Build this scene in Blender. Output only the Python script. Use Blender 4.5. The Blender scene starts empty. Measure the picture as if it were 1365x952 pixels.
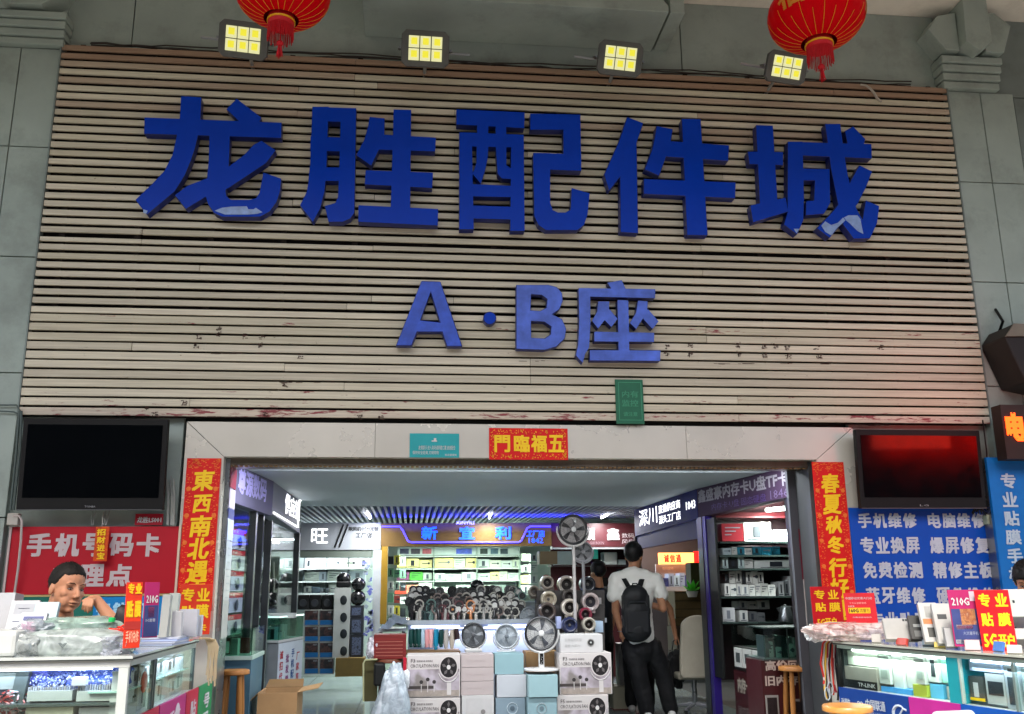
import bpy, bmesh, math, random
from mathutils import Vector, Matrix, Euler
from mathutils.geometry import delaunay_2d_cdt
random.seed(7)
SC = bpy.context.scene
COL = SC.collection
rad = math.radians

# ------------------------------------------------------------------ camera
EYE = 1.3
FPX = 1243.3; PW, PH = 1365.0, 952.0
YAW, PITCH, ROLL = 0.10739, 0.2396, -0.00882
CAMR = Matrix.Rotation(-YAW, 3, 'Z') @ Matrix.Rotation(math.pi/2 + PITCH, 3, 'X') @ Matrix.Rotation(ROLL, 3, 'Z')
cam = bpy.data.cameras.new('camera'); camo = bpy.data.objects.new('camera', cam); COL.objects.link(camo)
cam.sensor_width = 36; cam.lens = 36*FPX/PW; cam.clip_end = 600; cam.clip_start = .05
camo.matrix_world = Matrix.Translation((0, 0, EYE)) @ CAMR.to_4x4()
SC.camera = camo

# ------------------------------------------------------------------ world, sun, exposure
w = bpy.data.worlds.new('World'); SC.world = w; w.use_nodes = True
nt = w.node_tree; nt.nodes.clear()
sky = nt.nodes.new('ShaderNodeTexSky'); sky.sky_type = 'NISHITA'; sky.sun_disc = False
SUN_EL, SUN_AZ = rad(52), rad(200)
sky.sun_elevation = SUN_EL; sky.sun_rotation = SUN_AZ; sky.dust_density = 4; sky.air_density = 1.0; sky.ozone_density = 1
bg = nt.nodes.new('ShaderNodeBackground'); bg.inputs[1].default_value = .15
out = nt.nodes.new('ShaderNodeOutputWorld')
nt.links.new(sky.outputs[0], bg.inputs[0]); nt.links.new(bg.outputs[0], out.inputs[0])
sl = bpy.data.lights.new('sun', 'SUN'); sl.energy = 1.4; sl.angle = rad(14); sl.color = (1, .97, .86)
so = bpy.data.objects.new('sun', sl); COL.objects.link(so)
sd = Vector((math.sin(SUN_AZ)*math.cos(SUN_EL), math.cos(SUN_AZ)*math.cos(SUN_EL), math.sin(SUN_EL)))
so.rotation_euler = sd.to_track_quat('Z', 'Y').to_euler()
VS = SC.view_settings
SC.display_settings.display_device = 'sRGB'
VS.view_transform = 'Standard'; VS.look = 'None'; VS.exposure = 1.55; VS.gamma = 1
SC.render.engine = 'CYCLES'
SC.cycles.max_bounces = 8; SC.cycles.transparent_max_bounces = 16; SC.cycles.sample_clamp_indirect = 6
SC.cycles.caustics_reflective = False; SC.cycles.caustics_refractive = False
SC.cycles.use_denoising = True

# ------------------------------------------------------------------ measuring helpers (photograph pixel -> point on a real plane)
def ray(px, py):
    return CAMR @ Vector(((px-PW/2)/FPX, -(py-PH/2)/FPX, -1))
def at(px, py, Y):
    r = ray(px, py); return Vector((0, 0, EYE)) + r*(Y/r.y)
def atz(px, py, z):
    r = ray(px, py); return Vector((0, 0, EYE)) + r*((z-EYE)/r.z)
def rect(px0, py0, px1, py1, Y):
    my, mx = (py0+py1)/2, (px0+px1)/2
    return at(px0, my, Y).x, at(px1, my, Y).x, at(mx, py1, Y).z, at(mx, py0, Y).z

# ------------------------------------------------------------------ materials
def lin(h):
    if not isinstance(h, str): return tuple(h)
    h = h.lstrip('#'); o = []
    for i in (0, 2, 4):
        v = int(h[i:i+2], 16)/255
        o.append(v/12.92 if v <= .04045 else ((v+.055)/1.055)**2.4)
    return tuple(o)
MATS = {}
def mat(col, rough=.55, metal=0, emit=0, var=.10, scale=6, bump=0, coat=0, dirt=0, stretch=None, ecol=None):
    key = (col if isinstance(col, str) else tuple(round(c, 3) for c in col), rough, metal, emit, var, scale, bump, coat, dirt, stretch, ecol)
    if key in MATS: return MATS[key]
    m = bpy.data.materials.new('surface'); MATS[key] = m
    m.use_nodes = True; t = m.node_tree; N = t.nodes; L = t.links
    b = N['Principled BSDF']; c = lin(col)
    if not emit and min(c) > .45 and rough < .7: c = tuple(x*.68 for x in c)      # pale base colours lowered evenly so whites do not overexpose
    b.inputs['Roughness'].default_value = rough; b.inputs['Metallic'].default_value = metal
    if rough >= .4 and not metal: b.inputs['Specular IOR Level'].default_value = .3
    if coat: b.inputs['Coat Weight'].default_value = coat; b.inputs['Coat Roughness'].default_value = .06
    if emit:
        b.inputs['Base Color'].default_value = (*c, 1)
        b.inputs['Emission Color'].default_value = (*lin(ecol or col), 1); b.inputs['Emission Strength'].default_value = emit
        return m
    tc = N.new('ShaderNodeTexCoord'); src = tc.outputs['Object']
    if stretch:
        mp = N.new('ShaderNodeMapping'); mp.inputs['Scale'].default_value = stretch; L.new(src, mp.inputs[0]); src = mp.outputs[0]
    n = N.new('ShaderNodeTexNoise'); n.inputs['Scale'].default_value = scale; n.inputs['Detail'].default_value = 6; n.inputs['Roughness'].default_value = .6
    L.new(src, n.inputs['Vector'])
    r = N.new('ShaderNodeValToRGB'); r.color_ramp.elements[0].position = .3; r.color_ramp.elements[1].position = .7
    r.color_ramp.elements[0].color = (*[x*(1-var) for x in c], 1); r.color_ramp.elements[1].color = (*[min(1, x*(1+var)) for x in c], 1)
    L.new(n.outputs[0], r.inputs[0]); res = r.outputs[0]
    if dirt:
        n2 = N.new('ShaderNodeTexNoise'); n2.inputs['Scale'].default_value = 2.3; n2.inputs['Detail'].default_value = 9; n2.inputs['Roughness'].default_value = .7
        L.new(tc.outputs['Object'], n2.inputs['Vector'])
        r2 = N.new('ShaderNodeValToRGB'); r2.color_ramp.elements[0].position = .5; r2.color_ramp.elements[1].position = .72
        L.new(n2.outputs[0], r2.inputs[0])
        ml = N.new('ShaderNodeMath'); ml.operation = 'MULTIPLY'; ml.inputs[1].default_value = dirt; L.new(r2.outputs[0], ml.inputs[0])
        mx = N.new('ShaderNodeMix'); mx.data_type = 'RGBA'; L.new(ml.outputs[0], mx.inputs[0]); L.new(res, mx.inputs[6])
        mx.inputs[7].default_value = (c[0]*.35, c[1]*.33, c[2]*.3, 1); res = mx.outputs[2]
    L.new(res, b.inputs['Base Color'])
    rr = N.new('ShaderNodeMapRange'); rr.inputs[3].default_value = max(0, rough-.08); rr.inputs[4].default_value = min(1, rough+.1)
    L.new(n.outputs[0], rr.inputs[0]); L.new(rr.outputs[0], b.inputs['Roughness'])
    if bump:
        bp = N.new('ShaderNodeBump'); bp.inputs['Strength'].default_value = bump; bp.inputs['Distance'].default_value = .004
        L.new(n.outputs[0], bp.inputs['Height']); L.new(bp.outputs[0], b.inputs['Normal'])
    return m
def glassmat(tint='#dff5ee', k=1.0, rough=.02):
    key = ('glass', tint, k)
    if key in MATS: return MATS[key]
    m = bpy.data.materials.new('glass'); MATS[key] = m; m.use_nodes = True; t = m.node_tree; N = t.nodes; L = t.links; N.clear()
    o = N.new('ShaderNodeOutputMaterial'); mx = N.new('ShaderNodeMixShader'); tr = N.new('ShaderNodeBsdfTransparent'); gl = N.new('ShaderNodeBsdfGlossy')
    tr.inputs[0].default_value = (*lin(tint), 1); gl.inputs['Roughness'].default_value = rough; gl.inputs[0].default_value = (1, 1, 1, 1)
    lw = N.new('ShaderNodeLayerWeight'); lw.inputs[0].default_value = .5
    pw = N.new('ShaderNodeMath'); pw.operation = 'POWER'; pw.inputs[1].default_value = 5; L.new(lw.outputs['Facing'], pw.inputs[0])
    ml = N.new('ShaderNodeMath'); ml.operation = 'MULTIPLY_ADD'; ml.inputs[1].default_value = .55*k; ml.inputs[2].default_value = .025*k; L.new(pw.outputs[0], ml.inputs[0])
    L.new(ml.outputs[0], mx.inputs[0]); L.new(tr.outputs[0], mx.inputs[1]); L.new(gl.outputs[0], mx.inputs[2]); L.new(mx.outputs[0], o.inputs[0])
    return m
def print_mat(cols, scale=18, rough=.4, seed=0.0, emit=0):
    """printed artwork: soft patches of the given inks"""
    key = ('print', tuple(cols), scale, rough, seed, emit)
    if key in MATS: return MATS[key]
    m = bpy.data.materials.new('printed_art'); MATS[key] = m; m.use_nodes = True; t = m.node_tree; N = t.nodes; L = t.links
    b = N['Principled BSDF']; b.inputs['Roughness'].default_value = rough
    tc = N.new('ShaderNodeTexCoord'); mp = N.new('ShaderNodeMapping'); mp.inputs['Location'].default_value = (seed, seed*.7, seed*1.3); L.new(tc.outputs['Object'], mp.inputs[0])
    n = N.new('ShaderNodeTexNoise'); n.inputs['Scale'].default_value = scale; n.inputs['Detail'].default_value = 3; L.new(mp.outputs[0], n.inputs['Vector'])
    r = N.new('ShaderNodeValToRGB'); el = r.color_ramp.elements; k = len(cols)
    while len(el) < k: el.new(.5)
    for i, cc in enumerate(cols):
        el[i].position = .32 + .36*i/max(1, k-1); el[i].color = (*lin(cc), 1)
    r.color_ramp.interpolation = 'LINEAR'
    L.new(n.outputs[0], r.inputs[0]); L.new(r.outputs[0], b.inputs['Base Color'])
    if emit: L.new(r.outputs[0], b.inputs['Emission Color']); b.inputs['Emission Strength'].default_value = emit
    return m
def slat_mat(base, red=0.0, seed=0.0):
    m = bpy.data.materials.new('weathered_wood'); m.use_nodes = True; t = m.node_tree; N = t.nodes; L = t.links
    b = N['Principled BSDF']; b.inputs['Roughness'].default_value = .5
    tc = N.new('ShaderNodeTexCoord'); c = lin(base)
    mp = N.new('ShaderNodeMapping'); mp.inputs['Scale'].default_value = (.55, 1, 26); mp.inputs['Location'].default_value = (seed, 0, 0); L.new(tc.outputs['Object'], mp.inputs[0])
    n = N.new('ShaderNodeTexNoise'); n.inputs['Scale'].default_value = 3.2; n.inputs['Detail'].default_value = 8; n.inputs['Roughness'].default_value = .65; L.new(mp.outputs[0], n.inputs['Vector'])
    r = N.new('ShaderNodeValToRGB'); r.color_ramp.elements[0].position = .28; r.color_ramp.elements[1].position = .72
    r.color_ramp.elements[0].color = (c[0]*.74, c[1]*.71, c[2]*.68, 1); r.color_ramp.elements[1].color = (c[0]*1.14, c[1]*1.13, c[2]*1.1, 1); L.new(n.outputs[0], r.inputs[0])
    # fine dark specks / old glue marks
    n2 = N.new('ShaderNodeTexNoise'); n2.inputs['Scale'].default_value = 9; n2.inputs['Detail'].default_value = 10; n2.inputs['Roughness'].default_value = .75
    mp2 = N.new('ShaderNodeMapping'); mp2.inputs['Scale'].default_value = (1, 1, 2.5); L.new(tc.outputs['Object'], mp2.inputs[0]); L.new(mp2.outputs[0], n2.inputs['Vector'])
    r2 = N.new('ShaderNodeValToRGB'); r2.color_ramp.elements[0].position = .64; r2.color_ramp.elements[1].position = .70; L.new(n2.outputs[0], r2.inputs[0])
    mx = N.new('ShaderNodeMix'); mx.data_type = 'RGBA'; L.new(r2.outputs[0], mx.inputs[0]); L.new(r.outputs[0], mx.inputs[6]); mx.inputs[7].default_value = (c[0]*.3, c[1]*.26, c[2]*.24, 1)
    res = mx.outputs[2]
    if red:
        n3 = N.new('ShaderNodeTexNoise'); n3.inputs['Scale'].default_value = 5; n3.inputs['Detail'].default_value = 8; n3.inputs['Roughness'].default_value = .7
        mp3 = N.new('ShaderNodeMapping'); mp3.inputs['Scale'].default_value = (.8, 1, 5); mp3.inputs['Location'].default_value = (seed*3+.4, 1, 2); L.new(tc.outputs['Object'], mp3.inputs[0]); L.new(mp3.outputs[0], n3.inputs['Vector'])
        r3 = N.new('ShaderNodeValToRGB'); r3.color_ramp.elements[0].position = 1-red-.03; r3.color_ramp.elements[1].position = 1-red+.03; L.new(n3.outputs[0], r3.inputs[0])
        mx3 = N.new('ShaderNodeMix'); mx3.data_type = 'RGBA'; L.new(r3.outputs[0], mx3.inputs[0]); L.new(res, mx3.inputs[6]); mx3.inputs[7].default_value = (.22, .03, .035, 1); res = mx3.outputs[2]
    L.new(res, b.inputs['Base Color'])
    bp = N.new('ShaderNodeBump'); bp.inputs['Strength'].default_value = .25; bp.inputs['Distance'].default_value = .002; L.new(n.outputs[0], bp.inputs['Height']); L.new(bp.outputs[0], b.inputs['Normal'])
    return m

# ------------------------------------------------------------------ objects
WL = {}            # world location of each thing's origin
def props(o, label=None, cat=None, group=None, kind=None):
    if label:
        o['label'] = label
    if cat: o['category'] = cat
    if group: o['group'] = group
    if kind: o['kind'] = kind
    return o
def thing(name, label, cat, loc=(0, 0, 0), group=None, rotz=0):
    o = bpy.data.objects.new(name, None); COL.objects.link(o); o.location = loc; o.rotation_euler = (0, 0, rotz); o.empty_display_size = .05
    WL[o.name] = Vector(loc)
    return props(o, label, cat, group)
class MB:
    def __init__(s): s.v = []; s.f = []; s.m = []
    def add(s, vs, fs, mi=0):
        b = len(s.v); s.v += [Vector(p) for p in vs]; s.f += [tuple(i+b for i in f) for f in fs]; s.m += [mi]*len(fs); return s
    def box(s, x0, x1, y0, y1, z0, z1, mi=0):
        if x0 > x1: x0, x1 = x1, x0
        if y0 > y1: y0, y1 = y1, y0
        if z0 > z1: z0, z1 = z1, z0
        return s.add([(x0,y0,z0),(x1,y0,z0),(x1,y1,z0),(x0,y1,z0),(x0,y0,z1),(x1,y0,z1),(x1,y1,z1),(x0,y1,z1)],
                     [(0,3,2,1),(4,5,6,7),(0,1,5,4),(1,2,6,5),(2,3,7,6),(3,0,4,7)], mi)
    def obox(s, c, size, R=None, mi=0):
        R = R or Matrix.Identity(3); c = Vector(c); hx, hy, hz = [d/2 for d in size]
        P = [c + R @ Vector((a*hx, b*hy, d*hz)) for d in (-1, 1) for a, b in ((-1,-1),(1,-1),(1,1),(-1,1))]
        return s.add(P, [(0,3,2,1),(4,5,6,7),(0,1,5,4),(1,2,6,5),(2,3,7,6),(3,0,4,7)], mi)
    def slab(s, pts, d, mi=0):
        """planar polygon pts pushed back along vector d"""
        pts = [Vector(p) for p in pts]; d = Vector(d); n = len(pts)
        nn = (pts[1]-pts[0]).cross(pts[2]-pts[1])
        if nn.dot(d) > 0: pts = pts[::-1]
        return s.add(pts + [p+d for p in pts], [tuple(range(n)), tuple(range(2*n-1, n-1, -1))] + [(i, i+n, (i+1) % n+n, (i+1) % n) for i in range(n)], mi)
    def cyl(s, p0, p1, r0, r1=None, seg=12, mi=0, cap=True):
        r1 = r0 if r1 is None else r1; p0, p1 = Vector(p0), Vector(p1); q = (p1-p0).to_track_quat('Z', 'Y').to_matrix()
        V = [p + q @ Vector((r*math.cos(2*math.pi*i/seg), r*math.sin(2*math.pi*i/seg), 0)) for p, r in ((p0, r0), (p1, r1)) for i in range(seg)]
        F = [(i, (i+1) % seg, (i+1) % seg+seg, i+seg) for i in range(seg)]
        if cap: F += [tuple(range(seg-1, -1, -1)), tuple(range(seg, 2*seg))]
        return s.add(V, F, mi)
    def tube(s, pts, r, seg=6, mi=0, closed=False):
        pts = [Vector(p) for p in pts]; n = len(pts); V = []; F = []
        rr = r if isinstance(r, (list, tuple)) else [r]*n
        up = Vector((0, 0, 1))
        for i, p in enumerate(pts):
            a = pts[(i-1) % n] if (closed or i > 0) else p; b = pts[(i+1) % n] if (closed or i < n-1) else p
            t = (b-a).normalized() if (b-a).length > 1e-9 else Vector((0, 0, 1))
            u = up - t*up.dot(t)
            if u.length < .05: u = Vector((1, 0, 0)) - t*t.x
            u.normalize(); wv = t.cross(u); up = u
            V += [p + (u*math.cos(2*math.pi*k/seg) + wv*math.sin(2*math.pi*k/seg))*rr[i] for k in range(seg)]
        for i in range(n if closed else n-1):
            j = (i+1) % n
            F += [(i*seg+k, i*seg+(k+1) % seg, j*seg+(k+1) % seg, j*seg+k) for k in range(seg)]
        if not closed: F += [tuple(range(seg-1, -1, -1)), tuple(range((n-1)*seg, n*seg))]
        return s.add(V, F, mi)
    def lathe(s, c, prof, seg=20, R=None, mi=0):
        """profile [(radius, height)] turned about local Z"""
        R = R or Matrix.Identity(3); c = Vector(c); V = []; F = []
        for r, h in prof: V += [c + R @ Vector((max(r, 1e-4)*math.cos(2*math.pi*k/seg), max(r, 1e-4)*math.sin(2*math.pi*k/seg), h)) for k in range(seg)]
        for i in range(len(prof)-1): F += [(i*seg+k, i*seg+(k+1) % seg, (i+1)*seg+(k+1) % seg, (i+1)*seg+k) for k in range(seg)]
        if prof[0][0] > .0015: F.append(tuple(range(seg-1, -1, -1)))
        if prof[-1][0] > .0015: F.append(tuple(range((len(prof)-1)*seg, len(prof)*seg)))
        return s.add(V, F, mi)
    def ell(s, c, r, R=None, seg=14, rings=9, mi=0):
        R = R or Matrix.Identity(3); c = Vector(c)
        r = (r, r, r) if not isinstance(r, (tuple, list)) else r
        V = [c + R @ Vector((0, 0, -r[2]))]
        for i in range(1, rings):
            a = -math.pi/2 + math.pi*i/rings
            V += [c + R @ Vector((r[0]*math.cos(a)*math.cos(2*math.pi*k/seg), r[1]*math.cos(a)*math.sin(2*math.pi*k/seg), r[2]*math.sin(a))) for k in range(seg)]
        V.append(c + R @ Vector((0, 0, r[2]))); F = [(0, 1+(k+1) % seg, 1+k) for k in range(seg)]
        for i in range(rings-2):
            F += [(1+i*seg+k, 1+i*seg+(k+1) % seg, 1+(i+1)*seg+(k+1) % seg, 1+(i+1)*seg+k) for k in range(seg)]
        e = len(V)-1; o = 1+(rings-2)*seg
        F += [(o+k, o+(k+1) % seg, e) for k in range(seg)]
        return s.add(V, F, mi)
    def cap(s, p0, r0, p1, r1, seg=12, mi=0):
        """tapered limb with round ends"""
        s.ell(p0, r0, seg=seg, rings=7, mi=mi); s.ell(p1, r1, seg=seg, rings=7, mi=mi); return s.cyl(p0, p1, r0, r1, seg, mi)
    def build(s, name, mats, parent=None, smooth=False, bevel=0, label=None, cat=None, group=None, kind=None, origin=None):
        if origin is None: origin = WL[parent.name] if parent else Vector((0, 0, 0))
        origin = Vector(origin)
        me = bpy.data.meshes.new(name); me.from_pydata([p-origin for p in s.v], [], s.f)
        for m in (mats if isinstance(mats, (list, tuple)) else [mats]): me.materials.append(m)
        if len(me.materials) > 1: me.polygons.foreach_set('material_index', s.m)
        if smooth: me.shade_auto(rad(40)) if hasattr(me, 'shade_auto') else me.polygons.foreach_set('use_smooth', [True]*len(me.polygons))
        if smooth:
            me.polygons.foreach_set('use_smooth', [True]*len(me.polygons))
            try: me.set_sharp_from_angle(angle=rad(45))
            except Exception: pass
        o = bpy.data.objects.new(name, me); COL.objects.link(o)
        if parent: o.parent = parent; o.location = origin - WL[parent.name]
        else: o.location = origin
        WL[o.name] = origin
        if bevel:
            bv = o.modifiers.new('edge', 'BEVEL'); bv.width = bevel; bv.segments = 2; bv.limit_method = 'ANGLE'
        return props(o, label, cat, group, kind)
def copy_tree(o, parent=None):
    c = o.copy(); COL.objects.link(c); c.parent = parent; WL[c.name] = WL[o.name]
    for ch in o.children: copy_tree(ch, c)
    return c
def fb(name, r, Y, d, m, parent=None, bevel=0, **k):
    """upright box whose front fills photo rectangle r on plane Y"""
    x0, x1, z0, z1 = rect(*r, Y)
    org = k.pop('origin', None)
    if parent is None and org is None: org = ((x0+x1)/2, Y, z0)
    return MB().box(x0, x1, Y, Y+d, z0, z1).build(name, m, parent, bevel=bevel, origin=org, **k)

# ------------------------------------------------------------------ lettering
_TC = {}
def glyphs(body, bold):
    k = (body, bold)
    if k in _TC: return _TC[k]
    cu = bpy.data.curves.new('t', 'FONT'); cu.body = body; cu.size = 1; cu.offset = bold; cu.resolution_u = 1; cu.fill_mode = 'FRONT'
    o = bpy.data.objects.new('t', cu); COL.objects.link(o)
    dg = bpy.context.evaluated_depsgraph_get(); me = bpy.data.meshes.new_from_object(o.evaluated_get(dg))
    v = [p.co.copy() for p in me.vertices]; f = [tuple(p.vertices) for p in me.polygons]
    bpy.data.objects.remove(o); bpy.data.curves.remove(cu); bpy.data.meshes.remove(me)
    if not v: v = [Vector((0, 0, 0)), Vector((1, 1, 0))]; f = []
    x0 = min(p.x for p in v); x1 = max(p.x for p in v); y0 = min(p.y for p in v); y1 = max(p.y for p in v)
    v = [((p.x-x0)/max(x1-x0, 1e-6), (p.y-y0)/max(y1-y0, 1e-6)) for p in v]
    _TC[k] = (v, f); return _TC[k]
def put_text(mb, body, O, U, V, bold=.02, mi=0):
    """fits body into the parallelogram O, O+U, O+V (flat print)"""
    O, U, V = Vector(O), Vector(U), Vector(V); v, f = glyphs(body, 0)
    n = V.cross(U).normalized()*.0003
    if n.y > 0 and abs(n.y) > .0002: n = -n
    if bold < .015: offs = [(0, 0)]
    else:
        k = bold*1.25*V.length; a = k/max(U.length, 1e-6); b = k*.8/max(V.length, 1e-6)
        offs = [(-a, -b), (a, -b), (-a, b), (a, b), (0, 0)]
        s = 1-2*a; s2 = 1-2*b
    for i, (da, db) in enumerate(offs):
        if len(offs) == 1: s = s2 = 1; c1 = c2 = 0
        else: c1, c2 = a, b
        pts = [O + U*(c1+da+p*s) + V*(c2+db+q*s2) - n*i for p, q in v]
        mb.add(pts, f, mi)
def raised(mb, depth):
    """give flat print on mb a little thickness towards the viewer is done by offset only"""
    return mb
def text_px(body, r, Y, m, parent, bold=.02, name='lettering', lean=0, label=None):
    x0, x1, z0, z1 = rect(*r, Y); mb = MB(); put_text(mb, body, (x0, Y, z0), (x1-x0, 0, 0), (lean*(z1-z0), 0, z1-z0), bold)
    return mb.build(name, m, parent, label=label)
def text_q(body, bl, br, tl, m, parent, bold=.02, name='lettering'):
    mb = MB(); put_text(mb, body, bl, Vector(br)-Vector(bl), Vector(tl)-Vector(bl), bold); return mb.build(name, m, parent)

# ------------------------------------------------------------------ union of overlapping strokes -> one solid character
def character(name, polys, Yf, depth, mats, label, group, cat='sign letter', bevel=.006, frm=None):
    """polys: list of closed outlines in photo pixels, or (outline, True) for a hole"""
    pts = []; faces = []; hole = []
    for p in polys:
        h = False
        if isinstance(p, tuple): p, h = p
        i0 = len(pts)
        for q in p:
            a = at(q[0], q[1], Yf); pts.append(Vector((a.x, a.z)))
        idx = list(range(i0, len(pts)))
        ar = sum(pts[idx[i-1]].x*pts[idx[i]].y - pts[idx[i]].x*pts[idx[i-1]].y for i in range(len(idx)))
        if ar < 0: idx = idx[::-1]
        faces.append(idx); hole.append(h)
    ov, oe, of, _, _, off = delaunay_2d_cdt(pts, [], faces, 1, 1e-5)
    keep = [f for f, src in zip(of, off) if src and not any(hole[s] for s in src)]
    bm = bmesh.new(); vs = [bm.verts.new((p.x, 0, p.y)) for p in ov]; bm.verts.ensure_lookup_table()
    fs = []
    for f in keep:
        try: fs.append(bm.faces.new([vs[i] for i in f]))
        except ValueError: pass
    for v in [v for v in bm.verts if not v.link_faces]: bm.verts.remove(v)
    bmesh.ops.recalc_face_normals(bm, faces=bm.faces)
    for f in bm.faces:
        if f.normal.y > 0: f.normal_flip()
    bmesh.ops.dissolve_limit(bm, angle_limit=.02, verts=bm.verts, edges=bm.edges)
    ex = bmesh.ops.extrude_face_region(bm, geom=list(bm.faces), use_keep_orig=True)
    bmesh.ops.translate(bm, vec=(0, depth, 0), verts=[g for g in ex['geom'] if isinstance(g, bmesh.types.BMVert)])
    bmesh.ops.recalc_face_normals(bm, faces=bm.faces)
    cx = sum(v.co.x for v in bm.verts)/len(bm.verts); cz = min(v.co.z for v in bm.verts)
    bmesh.ops.translate(bm, vec=(-cx, 0, -cz), verts=bm.verts)
    me = bpy.data.meshes.new(name); bm.to_mesh(me); bm.free()
    for m in (mats if isinstance(mats, (list, tuple)) else [mats]): me.materials.append(m)
    o = bpy.data.objects.new(name, me); COL.objects.link(o); o.location = (cx, Yf, cz); WL[o.name] = o.location.copy()
    if bevel:
        bv = o.modifiers.new('edge', 'BEVEL'); bv.width = bevel; bv.segments = 1; bv.limit_method = 'ANGLE'; bv.angle_limit = rad(50)
    if len(me.materials) > 1:
        for p in me.polygons: p.material_index = 0 if abs(p.normal.y) > .7 else 1
    return props(o, label, cat, group)

# ------------------------------------------------------------------ palette
GREY_PAINT = mat('#9aa79f', .55, var=.14, scale=1.6, dirt=.45, bump=.15)
GREY_DARK = mat('#78837f', .6, var=.12, scale=2, dirt=.4)
JOINT = mat('#2e3230', .8)
BLACK = mat('#0b0c0d', .45)
GLOSSB = mat('#040506', .09); GLOSSB.node_tree.nodes['Principled BSDF'].inputs['Specular IOR Level'].default_value = .3
STEEL = mat('#8d9092', .28, metal=.9, var=.15)
ALU = mat('#a6a9a8', .35, metal=.6)
DKALU = mat('#4a4c4e', .4, metal=.5)
WHITE = mat('#e4e6e4', .45, var=.05)
OFFW = mat('#cfcbbf', .5, var=.08)
CREAM = mat('#fbf6e6', .26, metal=.32, var=.06, scale=1.2)
RED = mat('#c4101f', .45, var=.06)
DRED = mat('#9c0f1e', .5)
YEL = mat('#f4c81e', .4, var=.05)
GOLD = mat('#e8a91c', .4)
BLUE = mat('#0a3fa8', .4, var=.06)
LETTER = mat('#0037ac', .3, var=.12, scale=2.2, dirt=.2); LETTER.node_tree.nodes['Principled BSDF'].inputs['Specular IOR Level'].default_value = .09
LETTER_OLD = mat('#2d50ba', .36, var=.42, scale=5, dirt=.3); LETTER_OLD.node_tree.nodes['Principled BSDF'].inputs['Specular IOR Level'].default_value = .3
LETTER_FADED = mat('#4a66c4', .4, var=.35, scale=6, dirt=.25)
LETTER_SIDE = mat('#071a66', .35)
WOOD = mat('#94622f', .45, var=.25, scale=9, stretch=(1, 1, .2), bump=.15)
CARD = mat('#9c7b55', .8, var=.12, scale=5)
CARDD = mat('#7c6040', .8, var=.12)
PLAST = mat('#dfe4e6', .25, var=.06)
TEXTW = mat('#f2f2f0', .5, var=.02)
TEXTK = mat('#16181a', .5, var=.02)
GLASS = glassmat('#f3f9f7', 1.0)
GLASSG = glassmat('#cfe6de', 1.3)
BAG = glassmat('#f1f6f7', 2.2)
EDGEG = mat('#4f9e86', .15, var=.05)
YF = 7.0
# ================================================================== SETTING: ground, building shell
def Z7(py, px=682): return at(px, py, YF).z
def X7(px, py): return at(px, py, YF).x
SL_Z0, SL_Z1 = at(32, 556, YF).z, at(87.6, 64.7, YF).z          # slat sign: bottom and top
SL_X0, SL_X1 = at(32, 556, YF).x-.004, at(1249, 121, YF).x+.03
CEIL_Z = at(1100, 15, YF).z
MB().box(-60, 60, -60, 7.02, -.4, 0).build('pavement', mat('#807d78', .75, var=.12, scale=2, dirt=.3, bump=.3), kind='structure')
fl = MB().box(-14, 16, 7.02, 24, -.4, -.012).build('shop_floor', mat('#3a3d3c', .6), kind='structure')
tile_m = [mat('#7d8886', .12, var=.1, scale=2.2, coat=.3), mat('#748080', .14, var=.12, scale=1.7, coat=.3)]
WL['shop_floor'] = Vector((0, 0, 0))
tp = {}
for i in range(-3, 6):
    for j in range(10):
        x0 = -1.35+i*.8; y0 = 7.06+j*.8; k = random.random() < .4
        if k not in tp:
            o = MB().box(0, .793, 0, .793, -.012, 0).build('floor_tile', tile_m[k], fl); tp[k] = o; WL[o.name] = Vector((0, 0, 0))
        else: o = copy_tree(tp[k], fl)
        o.location = (x0, y0, 0)
# soffit of the arcade
MB().box(-12, 14, 1.7, YF+.3, CEIL_Z, CEIL_Z+.35).build('arcade_ceiling', mat('#efe9db', .7, var=.08, scale=1.5, dirt=.3), kind='structure')
for sx in (-9.5, 11):
    MB().box(sx, sx+.8, 2.5, 3.2, 0, CEIL_Z-.002).build('arcade_column', GREY_PAINT, label='grey square column of the arcade beside the %s end of the walkway' % ('left' if sx < 0 else 'right'), cat='column', origin=(sx, 2.5, 0))

bld = thing('market_building', 'grey green painted market building front around the wide shop entrance', 'building', (0, YF, 0))
OP_X0, OP_X1 = X7(299, 640), at(1086, 640, YF).x
OP_Z = Z7(612)
MBG = MB()
# backing wall with the opening
for a in ((-12, OP_X0-.30, 0, CEIL_Z), (OP_X1+.30, 14, 0, CEIL_Z), (OP_X0-.30, OP_X1+.30, OP_Z+.24, CEIL_Z)):
    MBG.box(a[0], a[1], YF+.05, YF+.30, a[2], a[3]-.001)
MBG.build('backing_wall', JOINT, bld)
def wpanel(x0, x1, z0, z1, y=YF, d=.045, g=.004, m=GREY_PAINT):
    return MB().box(x0+g, x1-g, y, y+d, z0+g, z1-g).build('wall_panel', m, bld, bevel=.003)
# above the slat sign
PRX0_ = SL_X1+.012
xs = [SL_X0-.02, at(178, 30, YF).x, at(554, 30, YF).x, at(907, 50, YF).x, PRX0_]
for a, b in zip(xs, xs[1:]): wpanel(a, b, SL_Z1-.02, CEIL_Z)
# walls behind the screens and signs (left and right of the entrance)
wpanel(SL_X0-.35, OP_X0-.31, 0, SL_Z0+.02); wpanel(OP_X1+.31, at(1345, 600, YF).x, 0, SL_Z0+.02)
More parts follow.
